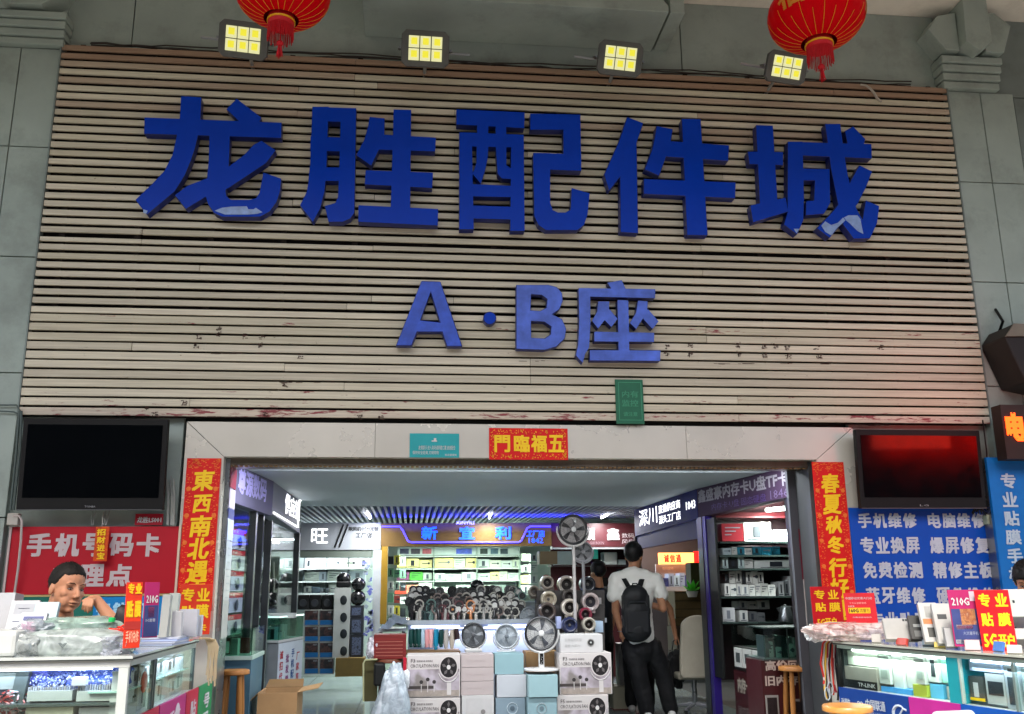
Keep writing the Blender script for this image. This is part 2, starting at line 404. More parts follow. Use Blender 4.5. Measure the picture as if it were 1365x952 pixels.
# pilasters
PLX1 = SL_X0-.012; PRX0 = SL_X1+.012
zl = [0, .9, at(20, 690, 6.93).z, at(20, 497, 6.93).z, at(20, 342, 6.93).z, at(20, 195, 6.93).z, at(45, 64, 6.93).z]
for a, b in zip(zl, zl[1:]):
    wpanel(PLX1-.30, PLX1, a, b, 6.93, .115); wpanel(PLX1-1.0, PLX1-.30, a, b, 6.93, .115); wpanel(PLX1-5.5, PLX1-1.05, a, b, 6.99, .05)
zr = [0, .9, at(1330, 646, 6.93).z, at(1320, 515, 6.93).z, at(1310, 376, 6.93).z, at(1300, 243, 6.93).z, at(1280, 122, 6.93).z]
for a, b in zip(zr, zr[1:]):
    wpanel(PRX0, PRX0+.31, a, b, 6.93, .115); wpanel(PRX0+.31, PRX0+.62, a, b, 6.93, .115); wpanel(PRX0+.66, PRX0+6, a, b, 6.99, .05, m=GREY_DARK)
wpanel(PRX0+.5, PRX0+6, zr[-1], CEIL_Z, 6.99, .05, m=GREY_DARK); wpanel(PLX1-5.5, PLX1-1.02, zl[-1], CEIL_Z, 6.99, .05); wpanel(PLX1-1.02, PLX1, zl[-1], CEIL_Z, 6.99, .05)
# capitals: stepped bands then a faceted bracket
for side, x0, x1, zb, zt in (('l', PLX1-1.05, PLX1+.02, zl[-1], at(45, 20, 6.9).z), ('r', PRX0-.04, PRX0+.46, zr[-1], at(1280, 80, 6.9).z)):
    n = 4; h = (zt-zb)/n
    for i in range(n):
        e = .02+.018*i
        MB().box(x0-e*.4, x1+e*.4, 6.90-e, 7.04, zb+i*h+.004, zb+(i+1)*h-.006).build('capital_band', GREY_PAINT, bld, bevel=.008)
    xm = (x0+x1)/2; hw = (x1-x0)/2+.10; zt2 = zt+.55
    if side == 'r':
        MB().slab([(xm-hw-.04, 6.80, zt+.22), (xm-hw+.10, 6.80, zt+.03), (xm-.12, 6.80, zt+.03), (xm-.12, 6.80, zt+.40), (xm-hw+.06, 6.80, zt+.36)], (0, .22, 0)).build('capital_wing', GREY_PAINT, bld, bevel=.006)
        MB().slab([(xm+.12, 6.80, zt+.03), (xm+hw-.06, 6.80, zt+.03), (xm+hw+.04, 6.80, zt+.30), (xm+hw-.1, 6.80, zt+.42), (xm+.12, 6.80, zt+.42)], (0, .22, 0)).build('capital_wing', GREY_PAINT, bld, bevel=.006)
        MB().slab([(xm-.12, 6.70, zt+.06), (xm, 6.70, zt-.03), (xm+.12, 6.70, zt+.06), (xm+.12, 6.70, CEIL_Z-.003), (xm-.1, 6.70, CEIL_Z-.003)], (0, .33, 0)).build('capital_keystone', GREY_PAINT, bld, bevel=.006)
    else:
        MB().slab([(x0, 6.80, zt+.03), (x1-.16, 6.80, zt+.03), (x1-.02, 6.80, zt+.14), (x1+.16, 6.80, CEIL_Z-.004), (x0, 6.80, CEIL_Z-.004)], (0, .22, 0)).build('capital_wing', GREY_PAINT, bld, bevel=.006)
        MB().slab([(xm-.34, 6.70, zt+.1), (xm-.2, 6.70, zt), (xm+.1, 6.70, zt), (xm+.22, 6.70, zt+.12), (xm+.22, 6.70, CEIL_Z-.003), (xm-.34, 6.70, CEIL_Z-.003)], (0, .33, 0)).build('capital_keystone', GREY_PAINT, bld, bevel=.006)
# boxed duct hanging below the soffit over the middle of the sign, small upright box at its right end
a0, a1 = at(483, 8, 6.55), at(886, 29, 6.55)
MB().slab([(a0.x, 6.42, a0.z+.015), (a1.x, 6.42, a1.z), (a1.x, 6.42, a1.z+.06), (a1.x-.35, 6.42, CEIL_Z-.002), (a0.x+.3, 6.42, CEIL_Z-.002)], (0, .575, 0)).build('duct_casing', GREY_PAINT, bld, bevel=.006)
b0, b1 = at(886, 30, 6.60), at(906, 30, 6.60)
MB().box(b0.x+.006, b1.x, 6.45, 6.998, b0.z-.01, CEIL_Z-.002).build('duct_end_box', GREY_PAINT, bld, bevel=.006)
# cables along the wall top
cab = MB()
for k in range(3):
    pts = []
    for i in range(60):
        t = i/59; pts.append((SL_X0+.2+t*(SL_X1-SL_X0-.5), 6.955-.008*k+random.uniform(-.006, .006), SL_Z1+.012+.010*k+.018*math.sin(t*23+k*2)*math.sin(t*7+k)+random.uniform(-.005, .005)))
    cab.tube(pts, .006, 5)
cab.build('loose_cable', mat('#3f3a35', .7), label='thin dark cables sagging along the top edge of the slatted sign wall', cat='cable', origin=(0, 6.95, SL_Z1))

# ================================================================== slatted wall under the lettering
clad = thing('slatted_sign_wall', 'weathered beige timber slat wall carrying the large blue shop name characters', 'slat wall', ((SL_X0+SL_X1)/2, YF, SL_Z0))
NS = 43; pitch = (SL_Z1-SL_Z0)/NS
zgroove = at(682, 331, 6.95).z; ig = int((zgroove-SL_Z0)/pitch)
tones = ['#c7c1ab', '#beb8a1', '#cdc7b2', '#bcb6a2', '#c6c0ac', '#d2cbb6']
SM = [slat_mat(t, 0, i*3.1) for i, t in enumerate(tones)]
SMR = [slat_mat(t, .37, i*2.3) for i, t in enumerate(tones[:3])]; SMRR = slat_mat('#c6bcaa', .43, 9.1)
LOWT = slat_mat('#9a806a', 0, 4.4); MIDT = slat_mat('#b3a38f', 0, 6.4)  # top rows: browner wood, with some shading put into the colour
MB().box(SL_X0, SL_X1, 6.972, 6.992, SL_Z0, SL_Z1).build('backing_board', mat('#120e0c', .9), clad)
for i in range(14):
    xb = SL_X0+.15+i*(SL_X1-SL_X0-.3)/13; MB().box(xb-.02, xb+.02, 6.932, 6.971, SL_Z0, SL_Z1).build('batten', mat('#1c1612', .9), clad)
for i in range(NS):
    z0 = SL_Z0+i*pitch; cuts = [SL_X0, SL_X1]
    if random.random() < .75 or i < 5: cuts.insert(1, SL_X0+(SL_X1-SL_X0)*random.choice([.16, .31, .335, .5, .69, .695, .72, .86]))
    if random.random() < .35: cuts = sorted(cuts+[SL_X0+(SL_X1-SL_X0)*random.choice([.1, .25, .42, .58, .9])])
    for a, b in zip(cuts, cuts[1:]):
        if b-a < .25: continue
        m = SMRR if i == 0 else (random.choice(SMR) if i in (1, 2, 9, 10) and random.random() < .6 else random.choice(SM))
        if i >= NS-2: m = LOWT
        elif i >= NS-9 and random.random() < .75: m = MIDT
        dy = random.uniform(-.002, .002); dz = random.uniform(-.0018, .0018); dep = .052; sq = .008 if i == ig else 0; z1e = .010 if i == ig else 0
        if i == ig: dy = .003
        o = MB().box(a+.0015, b-.0015, 6.908+dy, 6.928+dy, z0+.004+dz, z0-z1e+pitch-(.0215 if i > 10 else .011)+dz).build('slat', m, clad, bevel=.0022)
    # end strip
for x in (SL_X0-.006, SL_X1+.006):
    MB().box(x-.005, x+.005, 6.903, 6.99, SL_Z0-.01, SL_Z1+.01).build('edge_trim', GREY_DARK, clad)

gm = MB(); rg = random.Random(4)
for (x, y) in ((265, 449), (292, 446), (292, 437), (327, 448), (349, 449), (262, 461), (348, 460), (920, 461), (921, 472), (985, 460), (986, 472), (1019, 462), (1019, 473), (1034, 461), (1050, 464), (1051, 475), (1089, 463), (1092, 475), (1174, 463), (889, 462), (889, 471), (206, 552), (195, 545), (245, 537), (355, 553), (480, 556), (508, 557), (400, 475), (380, 513)):
    for k in range(9):
        p = at(x+rg.uniform(-3.5, 3.5), y+rg.uniform(-3, 3), 6.905); a, b = rg.choice(((.010, .0025), (.0025, .009), (.006, .003))); gm.box(p.x-a, p.x+a, 6.9045, 6.9065, p.z-b, p.z+b)
for (x0_, x1_, y, n) in ((268, 352, 471, 9), (930, 1110, 481, 12), (690, 735, 479, 4), (350, 450, 509, 5), (1130, 1200, 562, 9), (210, 330, 556, 9)):
    for k in range(n): p = at(rg.uniform(x0_, x1_), y+(x0_-268)*.006+rg.uniform(-.6, .6), 6.905); a = rg.uniform(.01, .05); gm.box(p.x-a, p.x+a, 6.9045, 6.9065, p.z-.0015, p.z+.0015)
gm.build('glue_marks', mat('#4a3630', .8, var=.4, scale=30), clad, kind='stuff')
# ------------------------------------------------------------------ the big characters (traced stroke by stroke)
def Zm(ox, oy, s, polys):
    out = []
    for p in polys:
        h = isinstance(p, tuple); q = p[0] if h else p
        q = [(ox+x/s, oy+y/s) for x, y in q]; out.append((q, True) if h else q)
    return out
YL = 6.80
GB = 'large blue characters of the shop name'
character('sign_character', Zm(170, 110, 4.761, [
 [(108,222),(978,255),(975,352),(105,325)],
 [(340,85),(468,95),(462,235),(448,330),(430,410),(400,500),(362,590),(300,690),(210,765),(122,838),(50,745),(160,640),(235,560),(285,460),(310,350),(332,220)],
 [(692,103),(848,222),(838,250),(712,250),(628,170)],
 [(520,320),(650,330),(642,530),(632,650),(622,690),(628,722),(655,745),(770,745),(815,735),(838,700),(862,572),(975,610),(968,690),(945,760),(900,820),(840,852),(600,852),(550,828),(510,770),(490,700),(505,600),(515,500)],
 [(850,370),(940,430),(880,510),(760,590),(640,670),(540,700),(480,735),(370,802),(300,715),(380,655),(500,610),(640,535),(740,460),(800,395)]]),
 YL, .085, [LETTER, LETTER_SIDE], 'glossy blue character with a curved hook, first and leftmost of the big shop name', GB)
character('sign_character', Zm(390, 120, 5.01, [
 [(132,112),(240,112),(225,560),(212,680),(185,790),(135,880),(50,770),(95,680),(115,560)],
 [(132,112),(425,122),(422,215),(130,208)],
 [(322,120),(425,122),(412,820),(385,858),(335,880),(240,880),(215,775),(285,755),(303,715),(312,500)],
 [(120,310),(420,320),(418,412),(118,405)], [(115,515),(418,520),(415,610),(105,605)],
 [(515,180),(615,190),(612,300),(580,390),(525,505),(425,435),(480,330),(505,240)],
 [(560,295),(958,318),(952,410),(560,398)], [(675,130),(792,133),(785,800),(655,790)],
 [(488,535),(938,552),(932,655),(482,630)], [(440,770),(972,795),(970,905),(438,880)]]),
 YL, .085, [LETTER, LETTER_SIDE], 'glossy blue character with a ladder-like left half, second of the big shop name', GB)
character('sign_character', Zm(600, 130, 5.01, [
 [(42,80),(498,100),(495,205),(42,180)], [(180,160),(258,160),(252,300),(180,300)], [(305,165),(375,168),(375,300),(302,300)],
 [(62,232),(145,235),(158,880),(62,880)], [(408,245),(492,250),(498,890),(402,890)], [(62,232),(492,250),(492,335),(62,325)],
 [(150,578),(410,590),(410,665),(150,660)], [(150,722),(408,730),(408,815),(150,808)],
 [(178,300),(258,300),(252,400),(235,480),(205,575),(150,510),(175,440)], [(302,300),(376,300),(376,455),(412,475),(412,545),(345,540),(318,510)],
 [(535,108),(870,115),(868,215),(535,215)], [(755,112),(870,115),(876,490),(758,480)], [(555,370),(876,380),(876,490),(555,478)],
 [(555,370),(668,372),(668,700),(685,752),(720,768),(770,768),(805,750),(812,605),(932,640),(918,780),(895,850),(850,885),(640,885),(590,850),(562,790)]]),
 YL, .085, [LETTER, LETTER_SIDE], 'glossy blue character of a boxed left half and square hook, third of the big name', GB)
character('sign_character', Zm(795, 140, 5.01, [
 [(205,78),(315,120),(268,260),(240,340),(160,480),(85,575),(50,465),(85,385),(150,240)], [(155,330),(270,240),(280,858),(160,850)],
 [(400,138),(512,160),(500,235),(465,350),(420,475),(320,430),(370,300),(390,210)], [(440,235),(888,268),(882,375),(440,345)],
 [(568,90),(698,92),(745,872),(605,870)], [(315,492),(932,515),(928,625),(315,595)]]),
 YL, .085, [LETTER, LETTER_SIDE], 'glossy blue character with two crossbars on a tall post, fourth of the big shop name', GB)
character('sign_character', Zm(985, 150, 5.29, [
 [(120,88),(240,92),(275,660),(150,680)], [(62,275),(312,278),(312,372),(75,365)], [(80,655),(330,600),(345,700),(100,775)],
 [(345,205),(935,222),(938,325),(345,300)], [(345,205),(450,205),(460,600),(455,760),(410,860),(318,790),(345,700)],
 [(445,395),(640,398),(640,480),(445,480)], [(540,398),(640,398),(645,640),(600,715),(470,725),(475,625),(530,620)],
 [(608,80),(715,80),(745,300),(770,450),(830,680),(872,755),(895,620),(990,660),(975,780),(925,888),(810,890),(735,790),(700,650),(650,400),(630,250)],
 [(850,372),(940,415),(900,520),(840,640),(760,740),(640,885),(550,815),(660,700),(740,600),(790,480)],
 [(805,98),(892,187),(882,222),(765,222),(748,130)]]),
 YL, .085, [LETTER, LETTER_SIDE], 'glossy blue character with peeling and painted highlights low down, rightmost of the big shop name', GB)
GS = 'smaller faded blue letters under the shop name'
character('sign_letter', Zm(515, 365, 5.46, [[(255,50),(395,55),(555,530),(440,530),(405,425),(225,425),(185,525),(68,525)], ([(322,140),(388,350),(250,335)], True)]),
 YL+.02, .075, [LETTER_OLD, LETTER_SIDE], 'faded blue capital letter A at the left of the second line', GS)
character('sign_dot', [[(515+753/5.46+8.9*math.cos(a*.3927), 365+322/5.46+8.9*math.sin(a*.3927)) for a in range(16)]],
 YL+.02, .075, [LETTER, LETTER_SIDE], 'round blue dot between the letters A and B', GS)
character('sign_letter', Zm(515, 365, 5.46, [[(945,80),(1180,80),(1240,95),(1280,140),(1285,200),(1260,260),(1210,295),(1280,330),(1310,400),(1300,470),(1240,530),(1150,555),(945,548)],
 ([(1055,150),(1130,155),(1170,185),(1165,245),(1120,270),(1050,265)], True), ([(1055,345),(1150,350),(1200,385),(1195,440),(1150,470),(1055,465)], True)]),
 YL+.02, .075, [LETTER_FADED, LETTER_SIDE], 'faded blue capital letter B in the middle of the second line', GS)
character('sign_character', Zm(755, 365, 7.32, [[(400,88),(540,62),(580,150),(440,150)], [(120,140),(868,150),(865,238),(120,220)],
 [(120,140),(232,140),(235,500),(222,720),(185,780),(160,870),(92,795),(115,690),(125,500)],
 [(312,270),(418,270),(415,350),(375,450),(310,535),(250,460),(300,370)], [(375,360),(425,350),(500,440),(440,520),(370,450)],
 [(498,255),(605,260),(615,760),(510,760)], [(700,262),(795,270),(790,350),(740,450),(680,540),(620,480),(680,380)], [(750,350),(800,350),(900,465),(840,540),(750,440)],
 [(272,565),(858,575),(855,665),(272,660)], [(230,745),(918,748),(915,850),(230,845)]]),
 YL+.02, .075, [LETTER_FADED, LETTER_SIDE], 'faded violet blue character at the right end of the second line', GS)
# green plate on the slats
gp = fb('notice_plate', (821, 506, 858, 565), 6.889, .018, mat('#24654a', .45, var=.15, dirt=.3), label='small faded green notice plate fixed on the lower slats', cat='plate', bevel=.002)
for i, (t, r) in enumerate((('内有', (829, 521, 851, 530)), ('监控', (829, 533, 851, 542)), ('请注意', (831, 549, 850, 555)))):
    text_px(t, r, 6.886, mat('#3f8a68', .5), gp, .02)
fr_ = MB(); x0, x1, z0, z1 = rect(824, 510, 855, 561, 6.9035)
for a in ((x0, x1, z0, z0+.006), (x0, x1, z1-.006, z1), (x0, x0+.006, z0, z1), (x1-.006, x1, z0, z1)): fr_.box(a[0], a[1], 6.8865, 6.8885, a[2], a[3])
fr_.build('border', mat('#3f8a68', .5), gp)
# curled white cable end at the top right
pts = [at(x, y, 6.88) for x, y in ((1147, 113), (1154, 114), (1160, 118), (1165, 124), (1169, 131), (1175, 136))]
MB().tube(pts, [.009, .009, .010, .011, .011, .010], 8).build('cable_end', mat('#cfc9ba', .5), smooth=True, label='short curled white cable end hanging over the top right slats', cat='cable', origin=pts[0])

# ------------------------------------------------------------------ floodlights
LEDM = mat('#8d8c78', .3, emit=.27, ecol='#f0eeb0'); LEDC = mat('#8d8430', .3, emit=.30, ecol='#f4ea3c')
def floodlight(px, py, wpx, roll, armdir, label, Y=6.5):
    c = at(px, py, Y); k = Y/FPX*1.14; W_ = wpx*k; H_ = W_*.74
    R = Matrix.Rotation(roll, 3, 'Y') @ Matrix.Rotation(rad(24), 3, 'X')       # lamp looks out and down
    t = thing('floodlight', label, 'floodlight', c, group='floodlights along the top of the sign')
    def P(a, b, d): return c + R @ Vector((a, d, b))
    w2, h2 = W_/2, H_/2; ch = .035
    oct_ = [(-w2+ch, -h2), (w2-ch, -h2), (w2, -h2+ch), (w2, h2-ch), (w2-ch, h2), (-w2+ch, h2), (-w2, h2-ch), (-w2, -h2+ch)]
    MB().slab([P(a, b, 0) for a, b in oct_], R @ Vector((0, .05, 0))).build('housing', mat('#5a5b57', .45, metal=.3, var=.15), t, bevel=.006)
    fins = MB()
    for i in range(9): fins.obox(P(-w2*.8+i*w2*.2, 0, .065), (.006, .03, H_*.8), R)
    fins.build('cooling_fins', DKALU, t)
    iw, ih = W_*.72, H_*.70
    for i in range(3):
        for j in range(2):
            cx, cz = -iw/2+iw*(i+.5)/3, -ih/2+ih*(j+.5)/2
            lp = MB().obox(P(cx, cz, -.006), (iw/3-.008, .008, ih/2-.008), R).build('led_cell', LEDM, t)
            MB().obox(P(cx+.002, cz+.004, -.0115), (iw/3*.52, .002, ih/2*.52), R).build('led_core', LEDC, lp)
    arm = MB()
    arm.tube([P(-w2-.012, 0, .02), P(-w2-.02, 0, .10), P(-w2*.6, 0, .16)], .010, 6); arm.tube([P(w2+.012, 0, .02), P(w2+.02, 0, .10), P(w2*.6, 0, .16)], .010, 6)
    arm.tube([P(-w2*.6, 0, .16), P(w2*.6, 0, .16)], .010, 6)
    arm.build('bracket', STEEL, t)
    bar = MB(); e = P(armdir*(w2+.17), .0, .16); bar.tube([P(armdir*w2*.5, 0, .17), e], .011, 8)
    bar.tube([P(0, 0, .16), (c.x, YF-.002, c.z+.02)], .014, 8); bar.build('arm', ALU, t)
    return t
floodlight(324, 53, 62, rad(5), -1, 'lit floodlight behind the left lantern, leftmost of the four above the sign')
floodlight(567, 65, 62, rad(1), 1, 'lit floodlight with an arm to its right, second from the left above the sign')
floodlight(827, 78, 60, rad(4), -1, 'lit floodlight with an arm to its left, third from the left above the sign')
floodlight(1049, 90, 56, rad(7), -1, 'lit floodlight behind the right lantern, rightmost of the four above the sign')

# ------------------------------------------------------------------ lanterns
def lantern(px, py, wpx, Y, label, seedr):
    c = at(px, py, Y); r = wpx/2*Y/FPX*.985; hh = r*.70
    t = thing('red_lantern', label, 'lantern', c, group='red lanterns hanging from the arcade ceiling')
    n = 24; prof = []
    for i in range(15):
        a = -math.pi/2*.80+math.pi*.80*i/14; prof.append((r*math.cos(a)**.86, hh*math.sin(a)))
    mb = MB(); seg = n*4; V = []; F = []
    for rr, h in prof:
        for k in range(seg):
            th = 2*math.pi*k/seg; q = (k % 4)/4; f = 1-.016*(1-abs(math.sin(math.pi*q)))
            V.append((c.x+rr*f*math.cos(th), c.y+rr*f*math.sin(th), c.z+h))
    for i in range(len(prof)-1):
        F += [(i*seg+k, i*seg+(k+1) % seg, (i+1)*seg+(k+1) % seg, (i+1)*seg+k) for k in range(seg)]
    m = bpy.data.materials.get('lantern_silk')
    if not m:
        m = bpy.data.materials.new('lantern_silk'); m.use_nodes = True; b = m.node_tree.nodes['Principled BSDF']
        b.inputs['Base Color'].default_value = (.60, .0, .004, 1); b.inputs['Roughness'].default_value = .42; b.inputs['Specular IOR Level'].default_value = .05
        b.inputs['Transmission Weight'].default_value = 0;  b.inputs['Subsurface Radius'].default_value = (.3, .05, .03)
    mb.add(V, F).build('silk_body', m, t, smooth=True)
    for k in range(n):
        th = 2*math.pi*(k)/n; pts = []
        for rr, h in prof[:9]: pts.append((c.x+rr*1.004*math.cos(th), c.y+rr*1.004*math.sin(th), c.z+h))
        MB().tube(pts[:7] if k % 2 else pts[:5], .0013, 4).build('gold_rib', GOLD, t)
    zb = c.z-hh*math.sin(math.pi*.4); rb = r*.26
    MB().lathe((c.x, c.y, zb), [(rb*1.05, .02), (rb*1.1, 0), (rb*1.02, -.05), (rb*.98, -.055)], 24).build('bottom_ring', mat('#c0101a', .4), t, smooth=True)
    MB().lathe((c.x, c.y, zb-.012), [(rb*1.13, 0), (rb*1.13, -.012)], 24).build('gold_band', GOLD, t)
    fr = MB()
    for k in range(60):
        th = 2*math.pi*k/60; x, y = c.x+rb*math.cos(th), c.y+rb*math.sin(th); l = r*.34*random.uniform(.8, 1.1)
        fr.tube([(x, y, zb-.05), (x*1+random.uniform(-.004, .004), y+random.uniform(-.004, .004), zb-.05-l)], .0028, 4)
    fr.build('fringe', mat('#b50d18', .6), t, kind='stuff')
    ts = MB(); z2 = zb-.05; ts.tube([(c.x, c.y, zb), (c.x, c.y, z2-r*.42)], .004, 5); ts.ell((c.x, c.y, z2-r*.40), .022, seg=10, rings=7)
    for k in range(34):
        th = random.uniform(0, 6.28); q = random.uniform(.2, 1)*.02
        ts.tube([(c.x+q*.5*math.cos(th), c.y+q*.5*math.sin(th), z2-r*.42), (c.x+q*1.3*math.cos(th), c.y+q*1.3*math.sin(th), z2-r*.42-r*.30*random.uniform(.8, 1.05))], .002, 3)
    ts.build('tassel', mat('#c01420', .6), t)
    zt = c.z+hh*math.sin(math.pi*.4)
    MB().lathe((c.x, c.y, zt), [(rb*1.05, -.01), (rb*1.08, .05), (rb*.9, .055)], 24).build('top_ring', GOLD, t)
    MB().tube([(c.x, c.y, zt+.05), (c.x, c.y, CEIL_Z)], .004, 5).build('cord', mat('#8c0d16', .6), t)
    # gold character printed on the silk
    for th0 in (seedr, seedr+2.1, seedr+4.2):
        v, f = glyphs('福', .03); pm = MB(); P = []
        for a, b in v:
            th = th0+(a-.5)*.62; h = (b-.5)*hh*.8+hh*.1; rr = r*math.cos(math.asin(max(-1, min(1, h/hh)))*1.0)**.86
            P.append((c.x+rr*1.006*math.cos(th), c.y+rr*1.006*math.sin(th), c.z+h))
        pm.add(P, f).build('gold_character', mat('#c7791c', .4), t)
lantern(377, -11, 142, 5.4, 'red silk lantern with gold ribs and tassel, hanging at the left of the sign', .3)
lantern(1088, 20, 152, 5.4, 'red silk lantern with gold ribs and tassel, hanging at the right of the sign', 3.75)

# ================================================================== entrance surround
sur = thing('entrance_surround', 'cream stone surround with mitred corners framing the wide entrance', 'door surround', ((OP_X0+OP_X1)/2, YF, 0))
def q7(px, py, Y=6.94): a = at(px, py, Y); return Vector((a.x, Y, a.z))
zt = at(690, 566, 6.94).z; zi = OP_Z; xl0, xr1 = q7(248, 580).x, q7(1138, 590).x; xi0, xi1 = OP_X0, OP_X1
xsp = [xi0, q7(500, 590).x, q7(915, 590).x, xi1]
V = lambda x, z, Y=6.94: (x, Y, z)
pan = [[V(xi0, zi), V(xsp[1]-.0015, zi), V(xsp[1]-.0015, zt), V(xl0+.002, zt)], [V(xsp[1]+.0015, zi), V(xsp[2]-.0015, zi), V(xsp[2]-.0015, zt), V(xsp[1]+.0015, zt)], [V(xsp[2]+.0015, zi), V(xi1, zi), V(xr1-.002, zt), V(xsp[2]+.0015, zt)]]
for p in pan: MB().slab(p, (0, .09, 0)).build('lintel_panel', CREAM, sur)
MB().slab([V(xl0, 0), V(xi0-.002, 0), V(xi0-.002, zi-.003), V(xl0, zt-.005)], (0, .09, 0)).build('jamb_panel', CREAM, sur)
MB().slab([V(xi1+.002, 0), V(xr1, 0), V(xr1, zt-.005), V(xi1+.002, zi-.003)], (0, .09, 0)).build('jamb_panel', CREAM, sur)
# rolling shutter stored behind the lintel
sh = thing('roller_shutter', 'dark rolled up metal shutter edge hanging under the cream lintel', 'shutter', ((OP_X0+OP_X1)/2, YF+.1, OP_Z))
zb_ = at(690, 624, YF+.15).z
MB().box(OP_X0, OP_X1, YF+.04, YF+.28, zb_, OP_Z+.1).build('bottom_rail', mat('#6b6256', .3, metal=.7, var=.3, scale=3), sh, bevel=.004)
te = MB(); x = OP_X0+.02
while x < OP_X1-.03: te.box(x, x+.022, YF+.05, YF+.09, zb_-.010, zb_-.001); x += .036
te.build('rail_teeth', mat('#8a6b45', .5, metal=.4), sh)
MB().box(OP_X0-.002, OP_X0+.028, YF+.035, YF+.30, 0, OP_Z-.005).build('guide_rail', STEEL, sh); MB().box(OP_X1-.03, OP_X1+.002, YF+.035, YF+.30, 0, OP_Z-.005).build('guide_rail', DKALU, sh)

# ------------------------------------------------------------------ festive paper on the surround
def gold_specks(r, Y, parent, n, edge=.16, seed=1, name='gold_pattern', ring=True):
    rs = random.Random(seed); x0, x1, z0, z1 = rect(*r, Y); mb = MB(); w_, h_ = x1-x0, z1-z0; e = min(w_, h_)*edge
    for i in range(n):
        if ring:
            s = rs.random(); per = 2*(w_+h_); d = s*per
            if d < w_: x, z = x0+d, z0+rs.uniform(.15, 1)*e
            elif d < w_+h_: x, z = x1-rs.uniform(.15, 1)*e, z0+d-w_
            elif d < 2*w_+h_: x, z = x1-(d-w_-h_), z1-rs.uniform(.15, 1)*e
            else: x, z = x0+rs.uniform(.15, 1)*e, z1-(d-2*w_-h_)
        else: x, z = rs.uniform(x0, x1), rs.uniform(z0, z1)
        q = rs.uniform(.003, .007); a = rs.uniform(0, 3)
        pts = [(x+q*(1 if k % 2 else .45)*math.cos(a+k*math.pi/4), Y, z+q*(1 if k % 2 else .45)*math.sin(a+k*math.pi/4)) for k in range(8)]
        pts = [(min(max(p[0], x0), x1), p[1], min(max(p[2], z0), z1)) for p in pts]
        mb.add(pts, [tuple(range(8))])
    return mb.build(name, GOLD, parent, kind='stuff')
RPAPER = mat('#d40f0c', .5, var=.08, scale=8)
def couplet(x0t, x1t, yt, x0b, x1b, yb, chars, label, seed):
    Y = 6.932; a, b, c_, d = at(x0t, yt, Y), at(x1t, yt, Y), at(x1b, yb, Y), at(x0b, yb, Y)
    xa, xb = (a.x+d.x)/2, (b.x+c_.x)/2; zt_, zb_2 = (a.z+b.z)/2, (c_.z+d.z)/2
    t = thing('couplet_banner', label, 'couplet', ((xa+xb)/2, Y, zb_2), group='red and gold couplets on the door jambs')
    MB().box(xa, xb, Y, Y+.004, zb_2, zt_).build('paper', RPAPER, t)
    mb = MB()
    for k, (ch, py, hpx) in enumerate(chars):
        pc = at(0, py, Y); px = x0t+(x0b-x0t)*(py-yt)/(yb-yt)+(x1t-x0t)/2; p = at(px, py, Y-.003); hh_ = hpx*Y/FPX/2; ww = hh_*.98
        xc = (xa+xb)/2
        put_text(mb, ch, (xc-ww, Y-.003, p.z-hh_), (2*ww, 0, .006), (.012, 0, 2*hh_), .028)
    mb.build('gold_lettering', YEL, t)
    rs = random.Random(seed); g = MB(); w_ = xb-xa
    for i in range(int((zt_-zb_2)*330)):
        s = rs.choice((-1, 1)); x = (xa+xb)/2+s*(w_/2-rs.uniform(.005, .05)); z = rs.uniform(zb_2, zt_); q = rs.uniform(.002, .006)
        g.box(x-q, x+q, Y-.002, Y-.001, z-q*.5, z+q*.5)
    for i in range(70):
        x = rs.uniform(xa+.01, xb-.01); z = zt_-rs.uniform(.005, .075); q = rs.uniform(.002, .009); g.box(x-q, x+q, Y-.002, Y-.001, z-q*.4, z+q*.4)
    for i in range(5):
        z = zt_-(.22+i*.19)*1.0
        if z < zb_2+.05: break
        for s in (-1, 1):
            x = (xa+xb)/2+s*(w_/2-.026); g.lathe((x, Y-.0025, z), [(.017, 0), (.012, .001)], 8, Matrix.Rotation(math.pi/2, 3, 'X'))
    g.build('gold_pattern', mat('#e8742a', .5), t, kind='stuff')
    return t
couplet(248, 294, 611, 236, 283, 815, [('東', 641, 27), ('西', 672, 23), ('南', 702, 27), ('北', 732, 27), ('遇', 763, 27), ('貴', 792, 27)], 'red and gold couplet on the left jamb of the entrance', 3)
couplet(1084, 1126, 616, 1098, 1142, 830, [('春', 645, 27), ('夏', 673, 27), ('秋', 700, 24), ('冬', 727, 24), ('行', 757, 26), ('好', 785, 27), ('運', 814, 27)], 'red and gold couplet on the right jamb of the entrance', 4)
bn = fb('banner', (652, 571, 757, 613), 6.932, .004, RPAPER, label='red and gold festive banner over the middle of the entrance', cat='banner')
for ch, x in zip('門臨福五', (659, 685, 708, 731)): text_px({'門': '門', '臨': '臨'}.get(ch, ch), (x, 580, x+21, 603), 6.928, YEL, bn, .03, 'gold_lettering')
gold_specks((653, 572, 756, 612), 6.930, bn, 230, .17, 5)
nb = fb('notice', (546, 578, 612, 610), 6.932, .004, mat('#2aa0a4', .4), label='small turquoise notice left of the festive banner on the lintel', cat='notice')
text_px('友情提示:进入商场请佩戴口罩,谢谢配合', (558, 594, 607, 600), 6.928, TEXTW, nb, .01); text_px('保持安全距离,文明购物', (550, 601, 585, 606), 6.928, TEXTW, nb, .01); text_px('商场管理处', (593, 605, 609, 608), 6.928, TEXTW, nb, .01)
ic = MB(); p = at(579, 588, 6.9285)
ic.box(p.x-.02, p.x+.02, 6.9280, 6.9290, p.z-.005, p.z+.005); ic.box(p.x-.004, p.x+.014, 6.9275, 6.9285, p.z-.005, p.z+.022); ic.build('symbol', TEXTW, nb)

